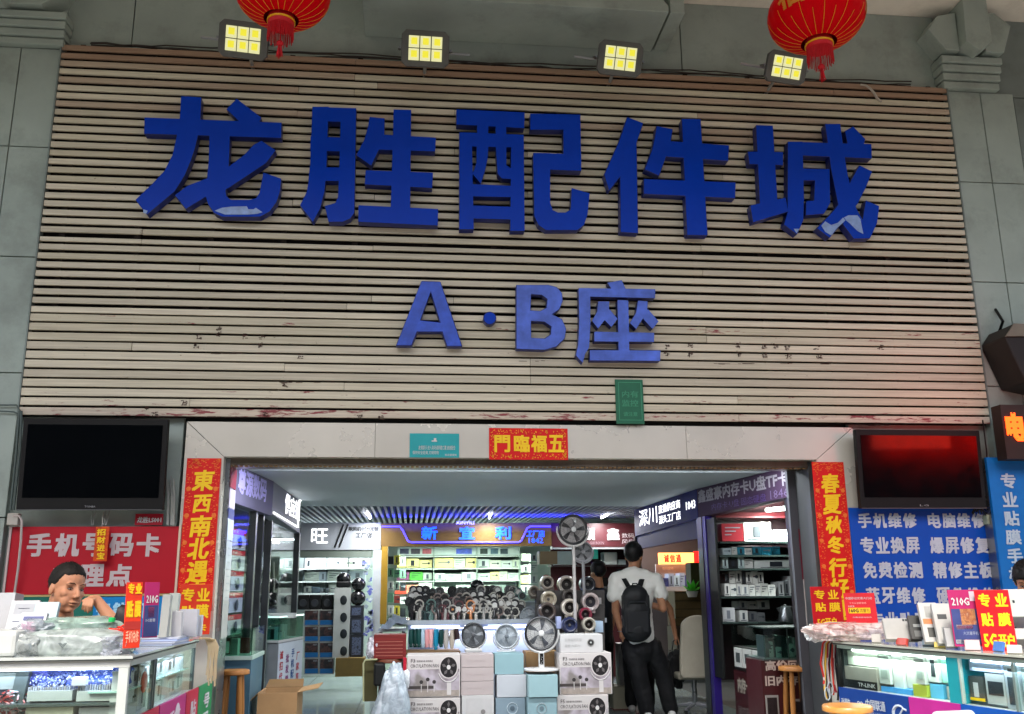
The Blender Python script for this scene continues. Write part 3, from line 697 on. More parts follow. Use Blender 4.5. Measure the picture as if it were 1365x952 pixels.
# ================================================================== screens
def tv(r, Yb, tilt, brand, label, legs=False):
    x0, x1, z0, z1 = rect(*r, Yb); c = Vector(((x0+x1)/2, Yb, (z0+z1)/2)); W_, H_ = x1-x0, z1-z0
    R = Matrix.Rotation(tilt, 3, 'X')
    t = thing('television', label, 'television', c, group='televisions on the wall beside the entrance')
    MB().obox(c, (W_, .05, H_), R).build('casing', mat('#030303', .6), t, bevel=.006)
    MB().obox(c+R @ Vector((0, -.027, .02)), (W_-.07, .006, H_-.13), R).build('screen', GLOSSB, t)
    MB().obox(c+R @ Vector((0, -.029, -H_/2+.003)), (W_-.01, .01, .005), R).build('trim', mat('#6e7072', .3, metal=.6), t)
    U = R @ Vector((1, 0, 0)); Vv = R @ Vector((0, 0, 1)); o = c+R @ Vector((-.035, -.0275, -H_/2+.018))
    text_q(brand, o, o+U*.07, o+Vv*.013, mat('#b9bbbd', .4), t, .01, 'brand_lettering')
    MB().obox(c+Vector((0, .07, 0)), (.25, .10, .25)).build('wall_mount', DKALU, t)
    return t
tv((28, 559, 222, 690-10), 6.80, rad(4), 'TOSHIBA', 'black television on the left wall above the red sign')
tv((1142, 574, 1308, 678), 6.82, rad(3), 'LG', 'black television on the right wall with red light reflected in it')

# ================================================================== left wall: red card sign and the boards below
SR = mat('#ab0a20', .45, var=.05)
ls = thing('red_shop_sign', 'large red sign with white characters on the left wall behind the seated man', 'sign', at(120, 780, 6.9))
fb('board', (8, 702, 238, 792), 6.93, .03, SR, ls)
fb('frame_edge', (5, 702, 8, 840), 6.92, .05, mat('#d8c6c2', .5), ls); fb('frame_edge', (234, 700, 237, 830), 6.92, .04, mat('#cdb9a4', .5), ls)
for ch, a, b in (('手', 36, 69), ('机', 73, 106), ('号', 110, 141), ('码', 146, 178), ('卡', 182, 214)): text_px(ch, (a, 711, b, 742), 6.925, mat('#e6d6d6', .5), ls, .035)
for ch, a, b in (('办', 69, 99), ('理', 107, 139), ('点', 142, 176)): text_px(ch, (a, 752, b, 782), 6.925, mat('#e6d6d6', .5), ls, .035)
fb('stripe', (8, 792.5, 238, 795), 6.928, .03, mat('#b7a870', .5), ls)
fb('lower_board', (8, 795.5, 123, 850), 6.932, .03, mat('#17695b', .45), ls); fb('lower_board', (123.3, 795.5, 238, 850), 6.932, .03, mat('#0f7fc0', .45), ls)
for ch, a, b in (('智', 128, 146), ('能', 150, 172), ('机', 176, 196)): text_px(ch, (a, 803, b, 825), 6.927, mat('#a8dcf2', .5), ls, .03)
s2 = fb('number_plate', (180, 685, 217, 700), 6.925, .012, mat('#a50f26', .5), label='small red number plate reading LS001 below the left television', cat='plate')
text_px('龙胜LS001', (183, 689, 215, 697), 6.921, TEXTW, s2, .02)
# hanging paper charm
ch_ = thing('hanging_charm', 'small orange and gold paper charm hanging over the large red sign', 'charm', at(133, 745, 6.85))
fb('paper', (126, 702, 144, 748), 6.86, .006, mat('#c9460f', .5, var=.3, scale=40), ch_)
for i, cc in enumerate('招财进宝'): text_px(cc, (129, 705+i*10.5, 141-i*.6, 714+i*10.5), 6.855, YEL, ch_, .03)
pp = [at(x, y, 6.87) for x, y in ((136, 703), (137, 690), (138, 682))]
MB().tube(pp, .003, 5).build('string', OFFW, ch_)
wires = MB()
for i in range(9):
    x = random.uniform(120, 142); wires.tube([at(x, 700, 6.90), at(x+random.uniform(-3, 3), 690, 6.91), at(x+random.uniform(0, 6), 678, 6.93)], .0025, 4)
for i in range(10):
    x = random.uniform(222, 232); wires.tube([at(x, 700, 6.90), at(x+1, 660, 6.92), at(x+random.uniform(-4, 2), 640+random.uniform(-8, 8), 6.96)], .004, 4)
wires.build('loose_wires', mat('#b9bcb4', .5), kind='stuff', label='bundle of thin white wires hanging below and beside the left television', cat='wires', origin=at(130, 700, 6.9))
jb = thing('junction_box', 'small cream junction box with a cable at the left end of the red sign', 'junction box', at(17, 692, 6.85))
fb('box', (9, 684, 24, 700), 6.86, .06, OFFW, jb, bevel=.006)
MB().tube([at(18, 688, 6.86), at(26, 688, 6.855), at(29, 694, 6.855), at(28, 720, 6.87), at(24, 760, 6.88), at(18, 800, 6.9)], .008, 7).build('cable', mat('#d6cbc4', .5), jb, smooth=True)
# conduits on the left pilaster edge
cd = MB()
for dx in (0, 5): cd.tube([at(26+dx*.5, 548, 6.88), at(22+dx, 600, 6.88), at(14+dx*.8, 680, 6.88)], .009, 6)
cd.tube([at(-5, 540, 6.9), at(22, 540, 6.9), at(27, 548, 6.88)], .006, 6); cd.tube([at(-5, 548, 6.9), at(18, 549, 6.9), at(27, 553, 6.88)], .006, 6)
cd.build('conduit', mat('#4d5a57', .5), smooth=True, label='thin grey green conduits beside the left television', cat='conduit', origin=at(20, 600, 6.9))

# ================================================================== right wall: blue repair sign, vertical sign, LED sign
SB = mat('#0048ac', .42, var=.05)
rs_ = thing('blue_repair_sign', 'large blue sign with white rows of repair services under the right television', 'sign', at(1230, 850, 6.9))
x0, x1, z0, z1 = rect(1137, 677, 1325, 838, 6.93)
fb('board', (1139, 677, 1331, 850), 6.93, .03, SB, rs_)
rows = [(684, 704, 1145, [('手机维修', 1143, 1223), ('电脑维修', 1236, 1314)]), (716, 738, 0, [('专业换屏', 1146, 1227), ('爆屏修复', 1239, 1320)]),
        (749, 771, 0, [('免费检测', 1150, 1231), ('精修主板', 1243, 1325)]), (783, 805, 0, [('蓝牙维修', 1154, 1235), ('硬件维修', 1248, 1329)]), (816, 838, 0, [('专业贴膜', 1160, 1238), ('手机配件', 1252, 1330)])]
for ya, yb, _, its in rows:
    for s, a, b in its:
        st = (b-a)/4
        for i, cc in enumerate(s): text_px(cc, (a+i*st+.8, ya, a+(i+1)*st-1.2, yb), 6.925, mat('#dfe6f4', .5), rs_, .03)
vs = thing('vertical_blue_sign', 'narrow bright blue vertical sign at the right edge beneath the red lit sign', 'sign', at(1350, 700, 6.8))
vb = [at(1321, 612, 6.80), at(1375, 606, 6.80), at(1400, 800, 6.80), at(1339, 800, 6.80)]
fb('board', (1327, 610, 1392, 800), 6.80, .03, mat('#0d6ab5', .42), vs)
for i, cc in enumerate('专业贴膜手机'): text_px(cc, (1334+i*2.2, 631+i*25, 1354+i*2.4, 651+i*25), 6.795, mat('#cfe4f5', .5), vs, .03)
MB().box(*[rect(1327, 610, 1392, 800, 6.8)[i] for i in (0,)], rect(1327, 610, 1330, 800, 6.8)[1], 6.83, 7.0, rect(1327, 610, 1392, 800, 6.8)[2], rect(1327, 610, 1392, 800, 6.8)[3]).build('standoff', STEEL, vs)
# LED sign
REDL = mat('#ff4a10', .4, emit=1.5, ecol='#ff4c10')
led = thing('led_sign', 'orange red lit sign character in front of the right pilaster edge', 'lit sign', at(1360, 570, 6.5))
fb('housing', (1338, 540, 1420, 612), 6.62, .12, mat('#2a1e1a', .6), led)
text_px('电', (1341, 550, 1367, 588), 6.61, REDL, led, .045); text_px('脑', (1376, 551, 1402, 590), 6.61, REDL, led, .045)
pl = bpy.data.lights.new('led_glow', 'AREA'); pl.shape = 'RECTANGLE'; pl.size = .62; pl.size_y = .24; pl.energy = 1.1; pl.color = (1, .05, .03)
po = bpy.data.objects.new('led_glow', pl); COL.objects.link(po); po.location = Vector((4.26, 5.98, 2.44))-led.location; po.parent = led
po.rotation_euler = Vector((.45, -.85, -.25)).to_track_quat('Z', 'Y').to_euler()
# dark wedge-shaped lamp housing on the right pilaster
wd = thing('wall_lamp', 'dark brown wedge shaped lamp housing on the right pilaster', 'lamp', at(1345, 450, 6.7))
A = [at(1339, 449, 6.6), at(1350, 432, 6.6), at(1390, 436, 6.6), at(1392, 524, 6.6), at(1368, 510, 6.6)]
n_ = A
MB().slab([(n_[0].x, 6.6, n_[0].z), (n_[1].x, 6.6, n_[1].z), (n_[2].x+.3, 6.6, n_[2].z), (n_[3].x+.3, 6.6, n_[3].z), (n_[4].x, 6.6, n_[4].z)], (0, .32, 0)).build('housing', mat('#221e1c', .55, var=.2), wd, bevel=.01)
MB().tube([(n_[1].x+.08, 6.9, n_[1].z+.01), (n_[1].x+.06, 6.8, n_[1].z+.08), (n_[1].x+.1, 6.93, n_[1].z+.22)], .012, 6).build('feed_cable', BLACK, wd, smooth=True)
for zz in (.06, .16, .26): MB().box(n_[0].x+.1+zz*.4, n_[0].x+.4, 6.594, 6.599, n_[4].z+zz, n_[4].z+zz+.012).build('vent_slot', BLACK, wd)
MB().slab([(n_[0].x, 6.58, n_[0].z), (n_[1].x, 6.58, n_[1].z), (n_[2].x+.3, 6.58, n_[2].z), (n_[2].x+.3, 6.58, n_[2].z-.07)], (0, .018, 0)).build('top_cover', mat('#6f6a5e', .6), wd)
# box and black cables below right television
jb2 = fb('junction_box', (1316, 686, 1331, 699), 6.86, .06, mat('#8f9c86', .5), label='pale green junction box at the right corner of the blue repair sign', cat='junction box', bevel=.005)
ck = MB()
for i in range(14):
    x = random.uniform(1296, 1314); ck.tube([at(x, 668+random.uniform(-8, 4), 6.87), at(x+random.uniform(-2, 8), 677, 6.86), at(x+random.uniform(-6, 12), 683+random.uniform(-3, 4), 6.87)], .005, 5)
ck.tube([at(1310, 560, 6.90), at(1315, 600, 6.90), at(1318, 640, 6.90), at(1316, 690, 6.88)], .006, 5)
ck.build('cable_tangle', mat('#141516', .5), label='tangled black cables at the lower right corner of the right television', cat='cable', origin=at(1310, 675, 6.87))
# opposite side of the lane: lit red shop sign that the right television mirrors
op = thing('added_opposite_building', 'plain dark grey building added across the lane, unseen behind the viewer', 'building', (0, -14, 0))  # unseen building added to darken screen reflections and cut low sky light
MB().box(-30, 34, -16, -14, 0, 8.5).build('wall', mat('#4b4e50', .7, var=.15, dirt=.3), op)
for i in range(14): MB().box(-27+i*4.3, -24.6+i*4.3, -13.995, -13.95, 4.9, 6.6).build('window', mat('#1b2024', .15), op)
osg = thing('opposite_shop_sign', 'red lit shop sign on the dark building across the lane', 'lit sign', (16, -13.9, 3))
MB().box(14.0, 18.2, -13.99, -13.8, 2.6, 4.3).build('board', mat('#2a0304', .5), osg)
for i in range(3): MB().box(14.3+i*1.3, 15.3+i*1.3, -13.79, -13.75, 2.9, 4.0).build('lit_panel', mat('#ff1206', .4, emit=3.2, ecol='#ff1006'), osg)
# pale patches: peeling and sky highlights put into the colour of two characters
def patch(parent, pts, label):
    pts = [at(x, y, YL-.003) for x, y in pts]; o = MB().add([(p.x, YL-.0025, p.z) for p in pts], [tuple(range(len(pts)))]).build('peel_highlight_patch', mat('#7f9ac8', .35, var=.25, scale=14), parent); return o
_ch = sorted([o for o in bpy.data.objects if o.name.startswith('sign_character')], key=lambda o: o.location.x)
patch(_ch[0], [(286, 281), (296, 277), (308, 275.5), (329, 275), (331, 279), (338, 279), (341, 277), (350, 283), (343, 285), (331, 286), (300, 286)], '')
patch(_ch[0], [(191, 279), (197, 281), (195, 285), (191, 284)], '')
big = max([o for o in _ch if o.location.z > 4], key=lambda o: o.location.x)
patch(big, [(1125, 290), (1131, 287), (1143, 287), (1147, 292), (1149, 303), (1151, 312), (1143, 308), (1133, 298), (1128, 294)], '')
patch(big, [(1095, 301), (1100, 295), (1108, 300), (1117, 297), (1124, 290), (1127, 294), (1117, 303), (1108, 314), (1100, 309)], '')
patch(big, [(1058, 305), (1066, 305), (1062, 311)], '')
# ================================================================== INSIDE THE ENTRANCE
IC = at(690, 629, 7.8).z
YC1 = atz(631, 675, IC).y
YB = 13.2
W3 = lambda px, py, Y: at(px, py, Y)
def oslab(name, pts, d, m, parent, **k):
    return MB().slab([at(*p) for p in pts], d, ).build(name, m, parent, **k)
def fix_top(pts): return pts
CEM = mat('#a9b3b8', .6, var=.05, scale=.8)
MB().box(-8, 10, 7.8, YC1, IC, IC+.2).build('passage_ceiling', CEM, kind='structure')
MB().box(-8, 10, 7.29, 7.798, IC+.16, IC+.36).build('added_lamp_cove', CEM, kind='structure')  # recess added so the fill lamp stays out of view
sc_ = MB().box(-8, 10, YC1+.002, 16.5, IC+.10, IC+.2).build('slatted_ceiling', mat('#08090c', .8), kind='structure'); WL['slatted_ceiling'] = Vector((0, 0, 0))
sp = MB().box(0, .034, YC1+.01, 16.2, IC, IC+.085).build('ceiling_slat', mat('#8f939c', .5, var=.05), sc_)
sp.location = (-1.9, 0, 0)
for i in range(1, 72):
    o = sp.copy(); COL.objects.link(o); o.parent = sc_; o.location = (-1.9+i*.078, 0, 0)
def lamp(name, a, b, power, r=.014, col='#ffffff', strength=6, parent=None, size=None, label=None, down=True, group='lit ceiling tube lamps'):
    a, b = Vector(a), Vector(b); t = thing('tube_lamp', label, 'lamp', (a+b)/2, group=group)
    MB().tube([a, b], r, 8).build('tube', mat(col, .4, emit=strength), t)
    L_ = bpy.data.lights.new('tube_light', 'AREA'); L_.shape = 'RECTANGLE'; L_.size = max(.1, (b-a).length); L_.size_y = .12; L_.energy = power*.62; L_.color = lin(col)
    lo = bpy.data.objects.new('tube_light', L_); COL.objects.link(lo); lo.parent = t
    d = (b-a).normalized(); lo.location = (0, 0, -r-.03); z = Vector((0, 0, 1)); y = z.cross(d).normalized()
    lo.rotation_euler = Matrix((d, y, d.cross(y))).transposed().to_euler()
    return t
for i, (p0, p1, lb) in enumerate((((497, 697), (489, 684), 'short white tube lamp over the left part of the slatted ceiling'), ((646, 696), (653, 686), 'short white tube lamp over the middle of the slatted ceiling'), ((789, 695), (810, 686), 'short white tube lamp over the right part of the slatted ceiling'))):
    a, b = atz(*p0, IC-.02), atz(*p1, IC-.02)
    if a.y > YB-.1: a.y = YB-.15
    lamp('tube', a, b, 24, label=lb)
_cz = at(690, 612, 7.40).z  # fill lamp added out of sight to brighten the front of the passage
lamp('t', (-1.1, 7.40, _cz), (2.9, 7.40, _cz), 60, col='#f6fbff', label='long unseen tube lamp added in a made up cove close behind the lintel', group='lit ceiling tube lamps')
# walls of the block of shops
sw = thing('shop_block', 'rows of small shop units lining the lit passage inside the entrance', 'shop units', (0, 8, 0))
MB().box(-8, 10, 16.3, 16.5, 0, 3).build('rear_wall', mat('#b8bcb8', .6), sw)
MB().box(-8, -7.9, 7.32, 16.5, 0, 3).build('side_wall', mat('#a8aca8', .6), sw); MB().box(9.9, 10, 7.32, 16.5, 0, 3).build('side_wall', mat('#a8aca8', .6), sw)

# ---------------- left shop: fascias, posts, glass
F1 = mat('#5f5c78', .6, var=.08); F2 = mat('#85868f', .6, var=.05)
lf = thing('left_shop_front', 'glass shop front with grey purple fascia on the left of the passage', 'shop front', at(340, 800, 8.4))
def Xp(px, Y): return at(px, 700, Y).x
P1, P2, P3 = (Xp(307, 7.32), 7.32), (Xp(362, 8.6), 8.6), (Xp(400, 10.7), 10.7)
def vz(px, py, Y): return at(px, py, Y).z
def wallquad(name, A, B, zA0, zA1, zB0, zB1, m, parent, th=.05, side=-1, push=0):
    """upright slab between ground points A and B; thickness goes to 'side' in x"""
    pts = [(A[0]-side*push, A[1], zA0), (B[0]-side*push, B[1], zB0), (B[0]-side*push, B[1], zB1), (A[0]-side*push, A[1], zA1)]
    return MB().slab(pts, (side*th, 0, 0)).build(name, m, parent)
z1a, z1b = vz(309, 669, 7.32), vz(362, 688, 8.6)
wallquad('fascia', P1, (P2[0], P2[1]-.02), z1a, IC-.002, z1b, IC-.002, F1, lf, .12)
z2a, z2b = vz(362, 685, 8.6), vz(400, 711, 10.7)
wallquad('fascia', P2, P3, z2a, IC-.002, z2b, IC-.002, F2, lf, .12)
def wall_text(body, A, B, t0, t1, za, zb, m, parent, push=.004, side=-1, bold=.03, name='lettering'):
    A, B = Vector((A[0], A[1], 0)), Vector((B[0], B[1], 0)); p = A.lerp(B, t0); q = A.lerp(B, t1); o = Vector((-side*push, 0, 0))
    bl = Vector((p.x, p.y, za))+o; br = Vector((q.x, q.y, za))+o; tl = Vector((p.x, p.y, zb))+o
    mb = MB(); put_text2(mb, body, bl, br-bl, tl-bl, bold, Vector((-side, 0, 0))); return mb.build(name, m, parent)
def put_text2(mb, body, O, U, V, bold, nrm):
    v, f = glyphs(body, 0)
    k = bold*1.25*V.length; a = k/max(U.length, 1e-6); b = k*.8/max(V.length, 1e-6)
    offs = [(0, 0)] if bold < .015 else [(-a, -b), (a, -b), (-a, b), (a, b), (0, 0)]
    for i, (da, db) in enumerate(offs):
        mb.add([O + U*(a+da+p*(1-2*a)) + V*(b+db+q*(1-2*b)) + nrm*.0003*i for p, q in v], f)
WLIT = mat('#ffffff', .4, emit=1.1)
wall_text('尊源数码', P1, P2, .10, .80, z1a+.08, z1a+.28, mat('#a79fe0', .4), lf)
wall_text('供应链', P2, P3, .38, .95, z2b+.12, z2b+.33, WLIT, lf, bold=.01)
MB().tube([(P2[0]+.012, P2[1]+.02, z2a+.012), (P3[0]+.012, P3[1]-.3, z2b+.05), (P3[0]+.012, P3[1]-.25, z2b+.34), (P3[0]+.012, P3[1]+.0, z2b+.36)], .008, 6).build('lit_line', WLIT, lf)
for A, Y, w_ in ((P1, 7.36, .05), ((Xp(341, 8.1), 8.1), 8.1, .07), ((Xp(351, 8.45), 8.45), 8.45, .05), (P2, 8.62, .04), (P3, 10.7, .07)):
    MB().box(A[0]-.06, A[0], Y, Y+w_*1.3, 0, (z1a if Y < 8.5 else z2b)).build('post', mat('#3c3f42', .35, metal=.6, var=.2), lf)
wallquad('glass_pane', (P1[0]-.03, 7.45), (Xp(341, 8.1)-.03, 8.08), .92, z1a, .92, z1a, GLASS, lf, .008)
wallquad('glass_pane', (P2[0]-.03, 8.68), (P3[0]-.03, 10.65), .1, z2b, .1, z2b, GLASS, lf, .008)
# window posters behind the first pane
A_, B_ = (P1[0]-.06, 7.44), (Xp(339, 8.05)-.06, 8.05)
wp = thing('window_posters', 'column of red headed white product posters in the left shop window', 'poster', (A_[0], A_[1], 1.2))
PS = [mat('#c9c6e8', .4), mat('#d8d8de', .4), mat('#bdb9dc', .4)]
yy = [705, 733, 761, 790, 820]
for i, y in enumerate(yy):
    zt_ = vz(320, y, 7.7); zb_ = vz(320, y+27, 7.7); zm = vz(320, y+7, 7.7)
    wallquad('poster_header', A_, B_, zm, zt_, zm, zt_, mat('#b3122a', .45), wp, .005); wallquad('poster', A_, B_, zb_, zm-.001, zb_, zm-.001, PS[i % 3], wp, .005)
    for j in range(2):
        c = Vector(A_).lerp(Vector(B_), .28+.42*j); m_ = MB(); m_.ell((c.x+.006, c.y, (zb_+zm)/2), (.004, .07, .045)); m_.ell((c.x+.008, c.y, (zb_+zm)/2+.02), (.004, .03, .02)); m_.build('printed_speaker', mat('#2b2b48', .5), wp)
    wall_text('新品 热卖', A_, B_, .1, .6, zm+.008, zt_-.008, TEXTW, wp, bold=.01)
# stickers on the inner jamb
js = thing('jamb_stickers', 'strip of purple, white and blue stickers on the left door post', 'stickers', (OP_X0+.03, 7.3, 1.2))
zc = [vz(306, y, 7.3) for y in (626, 654, 680, 694, 722, 760, 800, 850)]
for i, cc in enumerate(('#8d2f46', '#b9b2c4', '#1d2c6e', '#a7b4c2', '#b9c3c6', '#c5c8c4', '#b8bab4')):
    MB().box(OP_X0+.030, OP_X0+.033, 7.06, 7.29, zc[i+1]+.003, zc[i]-.003).build('sticker', mat(cc, .4, var=.1, scale=20), js)
for i in range(9):
    z = zc[4]-.06-i*.05; 
    if z > zc[7]+.02: MB().box(OP_X0+.0335, OP_X0+.0345, 7.14, 7.24, z, z+.009).build('printed_line', mat('#98a0a0', .5), js)
# left inside showcase on a blue grey base
scs = thing('corner_showcase', 'small glass showcase on a blue grey base inside the left door post', 'showcase', at(318, 870, 7.8))
a = at(300, 875, 7.75); b = at(337, 870, 8.3); zt_, zb_ = vz(330, 838, 7.9), vz(330, 878, 7.9)
x0_, x1_ = at(286, 860, 7.75).x, at(336, 860, 7.75).x
MB().box(x0_-.4, x1_, 7.75, 8.35, 0, zb_).build('base', mat('#3f5f70', .5, var=.1), scs); MB().box(x0_-.4, x1_+.01, 7.74, 8.36, zb_+.001, zb_+.03).build('shelf', mat('#9fb5ac', .3), scs)
for g_ in (MB().box(x0_-.4, x1_, 7.755, 7.762, zb_+.032, zt_), MB().box(x1_-.008, x1_, 7.765, 8.34, zb_+.032, zt_), MB().box(x0_-.4, x1_, 7.75, 8.35, zt_+.001, zt_+.009)): g_.build('glass_pane', GLASSG, scs)
for i in range(9):
    x = random.uniform(x0_, x1_-.1); MB().obox((x, random.uniform(7.85, 8.2), zb_+.09), (.07, .03, random.uniform(.08, .13)), Matrix.Rotation(random.uniform(-.6, .6), 3, 'Z')).build('small_box', mat(random.choice(['#9aa79a', '#b8c0b4', '#5b2a22', '#cfd4cc']), .5), label='%s small box in the corner showcase' % ['pale green', 'light grey', 'dark brown', 'whitish', 'upright pale', 'tilted grey', 'cream', 'dull green', 'rear'][i], cat='box', group='boxes in the corner showcase', origin=(x, 8, zb_+.03))

def stool(c, h, r, label, m=WOOD, group='round wooden stools'):
    t = thing('wooden_stool', label, 'stool', c, group=group); c = Vector(c)
    MB().lathe((c.x, c.y, h-.035), [(r*.9, 0), (r, .006), (r, .028), (r*.95, .035)], 24).build('seat', m, t, smooth=True)
    for k in range(4):
        a = math.pi/4+k*math.pi/2; p = Vector((c.x+r*.62*math.cos(a), c.y+r*.62*math.sin(a), h-.036)); q = Vector((c.x+r*.95*math.cos(a), c.y+r*.95*math.sin(a), 0))
        MB().tube([p, p.lerp(q, .35), p.lerp(q, .6), q], [.018, .022, .019, .015], 8).build('leg', m, t, smooth=True)
    for k, hh in ((0, .30), (1, .24), (2, .30), (3, .24)):
        a, b = math.pi/4+k*math.pi/2, math.pi/4+(k+1)*math.pi/2; f = (1-hh/h)*.33+.62+.0; rr = r*(.62+.33*(1-hh/h))
        MB().tube([(c.x+rr*math.cos(a), c.y+rr*math.sin(a), hh), (c.x+rr*math.cos(b), c.y+rr*math.sin(b), hh)], .010, 6).build('stretcher', mat('#3b2c22', .5), t)
    return t
def stool_px(px, py, rpx, h, label, m=WOOD):
    p = atz(px, py, h); return stool((p.x, p.y, 0), h, rpx*p.y/FPX, label, m)
_p = at(312, 893, 7.5); stool((_p.x, _p.y, 0), _p.z, 19*_p.y/FPX, 'round wooden stool inside the left door post, below the corner showcase')
stool_px(1060, 888, 22, .66, 'round wooden stool before the dark red board right of the passage')
stool_px(1129, 940, 32, .64, 'round light wooden stool at the right counter, nearest of the stools', mat('#c98a3e', .35, var=.2, scale=8, stretch=(1, 1, .2), coat=.3))
st3 = stool_px(519, 878, 17, .66, 'tall dark wooden stool carrying a red box beside the fan boxes', mat('#6a3a26', .5, var=.25))

# ---------------- kiosk with a glass top and a slanted poster
kk = thing('display_kiosk', 'white kiosk with a glass top and a printed poster in the passage', 'kiosk', at(370, 912, 9.0))
cA, cB, cC = at(338, 880, 9.15), at(370, 880, 9.0), at(402, 880, 9.7); cD = cA+(cC-cB)
zt_, zg = at(370, 823, 9.0).z, at(370, 857, 9.0).z
g2 = [Vector((p.x, p.y, 0)) for p in (cA, cB, cC, cD)]
def fp(pts, z0, z1): return MB().slab([(p.x, p.y, z0) for p in pts], (0, 0, z1-z0))
fp(g2, 0, zg).build('base', mat('#85888c', .5), kk); cen = sum(g2, Vector())/4
fp([cen+(p-cen)*1.03 for p in g2], zg+.001, zg+.02).build('deck', WHITE, kk)
for i in range(4):
    p, q = g2[i], g2[(i+1) % 4]; n = (cen-(p+q)/2).normalized()*.008
    MB().slab([(p.x, p.y, zg+.021), (q.x, q.y, zg+.021), (q.x, q.y, zt_), (p.x, p.y, zt_)], n).build('glass_pane', GLASSG, kk)
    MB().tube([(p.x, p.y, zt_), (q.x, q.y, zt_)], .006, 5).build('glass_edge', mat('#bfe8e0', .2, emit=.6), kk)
p, q = g2[1], g2[2]; nn = Vector((q.y-p.y, -(q.x-p.x), 0)).normalized()*.006
if nn.x < 0: nn = -nn
zp0, zp1 = .06, zg-.01
MB().slab([(p+nn)+Vector((0, 0, zp0)), (q+nn)+Vector((0, 0, zp0)), (q+nn)+Vector((0, 0, zp1)), (p+nn)+Vector((0, 0, zp1))], -nn*.6).build('poster', mat('#dfe9f4', .4, var=.06, emit=0), kk)
for i, (s, t0) in enumerate((('诚招代理', .12), ('批发零售', .36), ('手机配件', .58), ('厂家直销', .80))):
    mb = MB()
    for j, cc in enumerate(s):
        o = p.lerp(q, t0-.07)+nn*1.4+Vector((0, 0, zp1-.14-j*.095-(i % 2)*.04)); put_text2(mb, cc, o, (q-p)*.13, Vector((0, 0, .075)), .02, nn.normalized())
    mb.build('lettering', mat(['#b02335', '#7a1c66', '#27508c', '#b02335'][i], .5), kk)
for i in range(12):
    f, g = random.uniform(.15, .85), random.uniform(.2, .8); c = g2[0].lerp(g2[1], f)+(g2[2]-g2[1])*g; hh = random.uniform(.06, .14)
    MB().obox((c.x, c.y, zg+.02+hh/2), (random.uniform(.04, .09), .03, hh), Matrix.Rotation(random.uniform(0, 3), 3, 'Z')).build('small_product', mat(random.choice(['#cfe0e2', '#243238', '#7fa3ad', '#e8eeee']), .3), label='small %s in the passage kiosk' % ['phone charger', 'earphone case', 'white plug', 'dark gadget', 'pale box', 'blue grey box', 'clear case', 'upright card', 'flat pack', 'little stand', 'rear box', 'corner box'][i], cat='product', group='goods in the passage kiosk', origin=(c.x, c.y, zg+.02))
fb('tray_box', (359, 818, 392, 824), 9.2, .2, WHITE, label='white flat box lying on the glass kiosk', cat='box')

# ---------------- open carton on the floor
ct = thing('open_carton', 'open brown cardboard carton with folded out flaps on the passage floor', 'carton', at(380, 950, 7.7))
x0_, x1_ = at(346, 930, 7.9).x, at(398, 930, 7.9).x; zc_ = vz(372, 922, 7.9)
for nm, bx in (('wall', (x0_, x1_, 8.2, 8.206, 0, zc_)), ('wall', (x0_, x1_, 7.8, 7.806, 0, zc_)), ('wall', (x0_, x0_+.006, 7.81, 8.195, 0, zc_)), ('wall', (x1_-.006, x1_, 7.81, 8.195, 0, zc_)), ('bottom', (x0_+.01, x1_-.01, 7.81, 8.19, .004, .01))):
    MB().box(*bx).build(nm, CARD, ct)
MB().slab([(x1_, 7.8, zc_), (x1_+.16, 7.78, zc_+.03), (x1_+.16, 8.2, zc_+.03), (x1_, 8.2, zc_)], (0, 0, .005)).build('flap', CARD, ct)
MB().slab([(x0_, 7.8, zc_), (x0_-.1, 7.8, zc_-.1), (x0_-.1, 8.2, zc_-.1), (x0_, 8.2, zc_)], (0, 0, .005)).build('flap', CARD, ct)
MB().slab([(x0_, 8.206, zc_), (x1_, 8.206, zc_), (x1_-.01, 8.33, zc_+.05), (x0_+.01, 8.33, zc_+.05)], (0, 0, .005)).build('flap', CARDD, ct)
MB().slab([(x0_, 7.8, zc_), (x1_, 7.8, zc_), (x1_, 7.79, zc_-.17), (x0_, 7.79, zc_-.17)], (0, -.005, 0)).build('flap', CARD, ct)

# ================================================================== back row of shops
# --- grey shop 旺
s1 = thing('grey_back_shop', 'lit back shop with a grey sign board and white shelves behind the passage', 'shop', at(450, 800, YB))
fb('sign_board', (400, 697, 507.5, 733), YB, .12, mat('#878c92', .4, var=.05), s1)
text_px('旺', (415, 705, 437, 724), YB-.01, WLIT, s1, .012)
text_px('吹风机OEM定制', (465, 702, 504, 708), YB-.01, TEXTK, s1, .02); text_px('工厂店', (474, 710, 496, 717), YB-.01, TEXTK, s1, .03); text_px('1841', (478, 719, 496, 725), YB-.01, WLIT, s1, .03)
for dx in (0, 6):
    a, b = at(446+dx, 730, YB-.008), at(458+dx, 699, YB-.008); MB().tube([a, b], .012, 4).build('stripe', TEXTK, s1)
fb('shutter_box', (400, 733.3, 496, 743), YB+.02, .15, mat('#5c665e', .5, metal=.3), s1)
fb('column', (496, 733.3, 507, 905), YB, .14, mat('#b9bfc2', .5), s1)
fb('rear_panel', (330, 735, 500, 905), 14.9, .03, mat('#a9b3b2', .5), s1)
for x in (344, 404, 434, 463): fb('upright', (x, 743, x+1, 800), 14.45, .35, mat('#3b4448', .5), s1)
for y in (757.5, 775, 791): fb('shelf_board', (344, y, 494, y+1.5), 14.4, .45, mat('#d7e3dd', .3), s1)
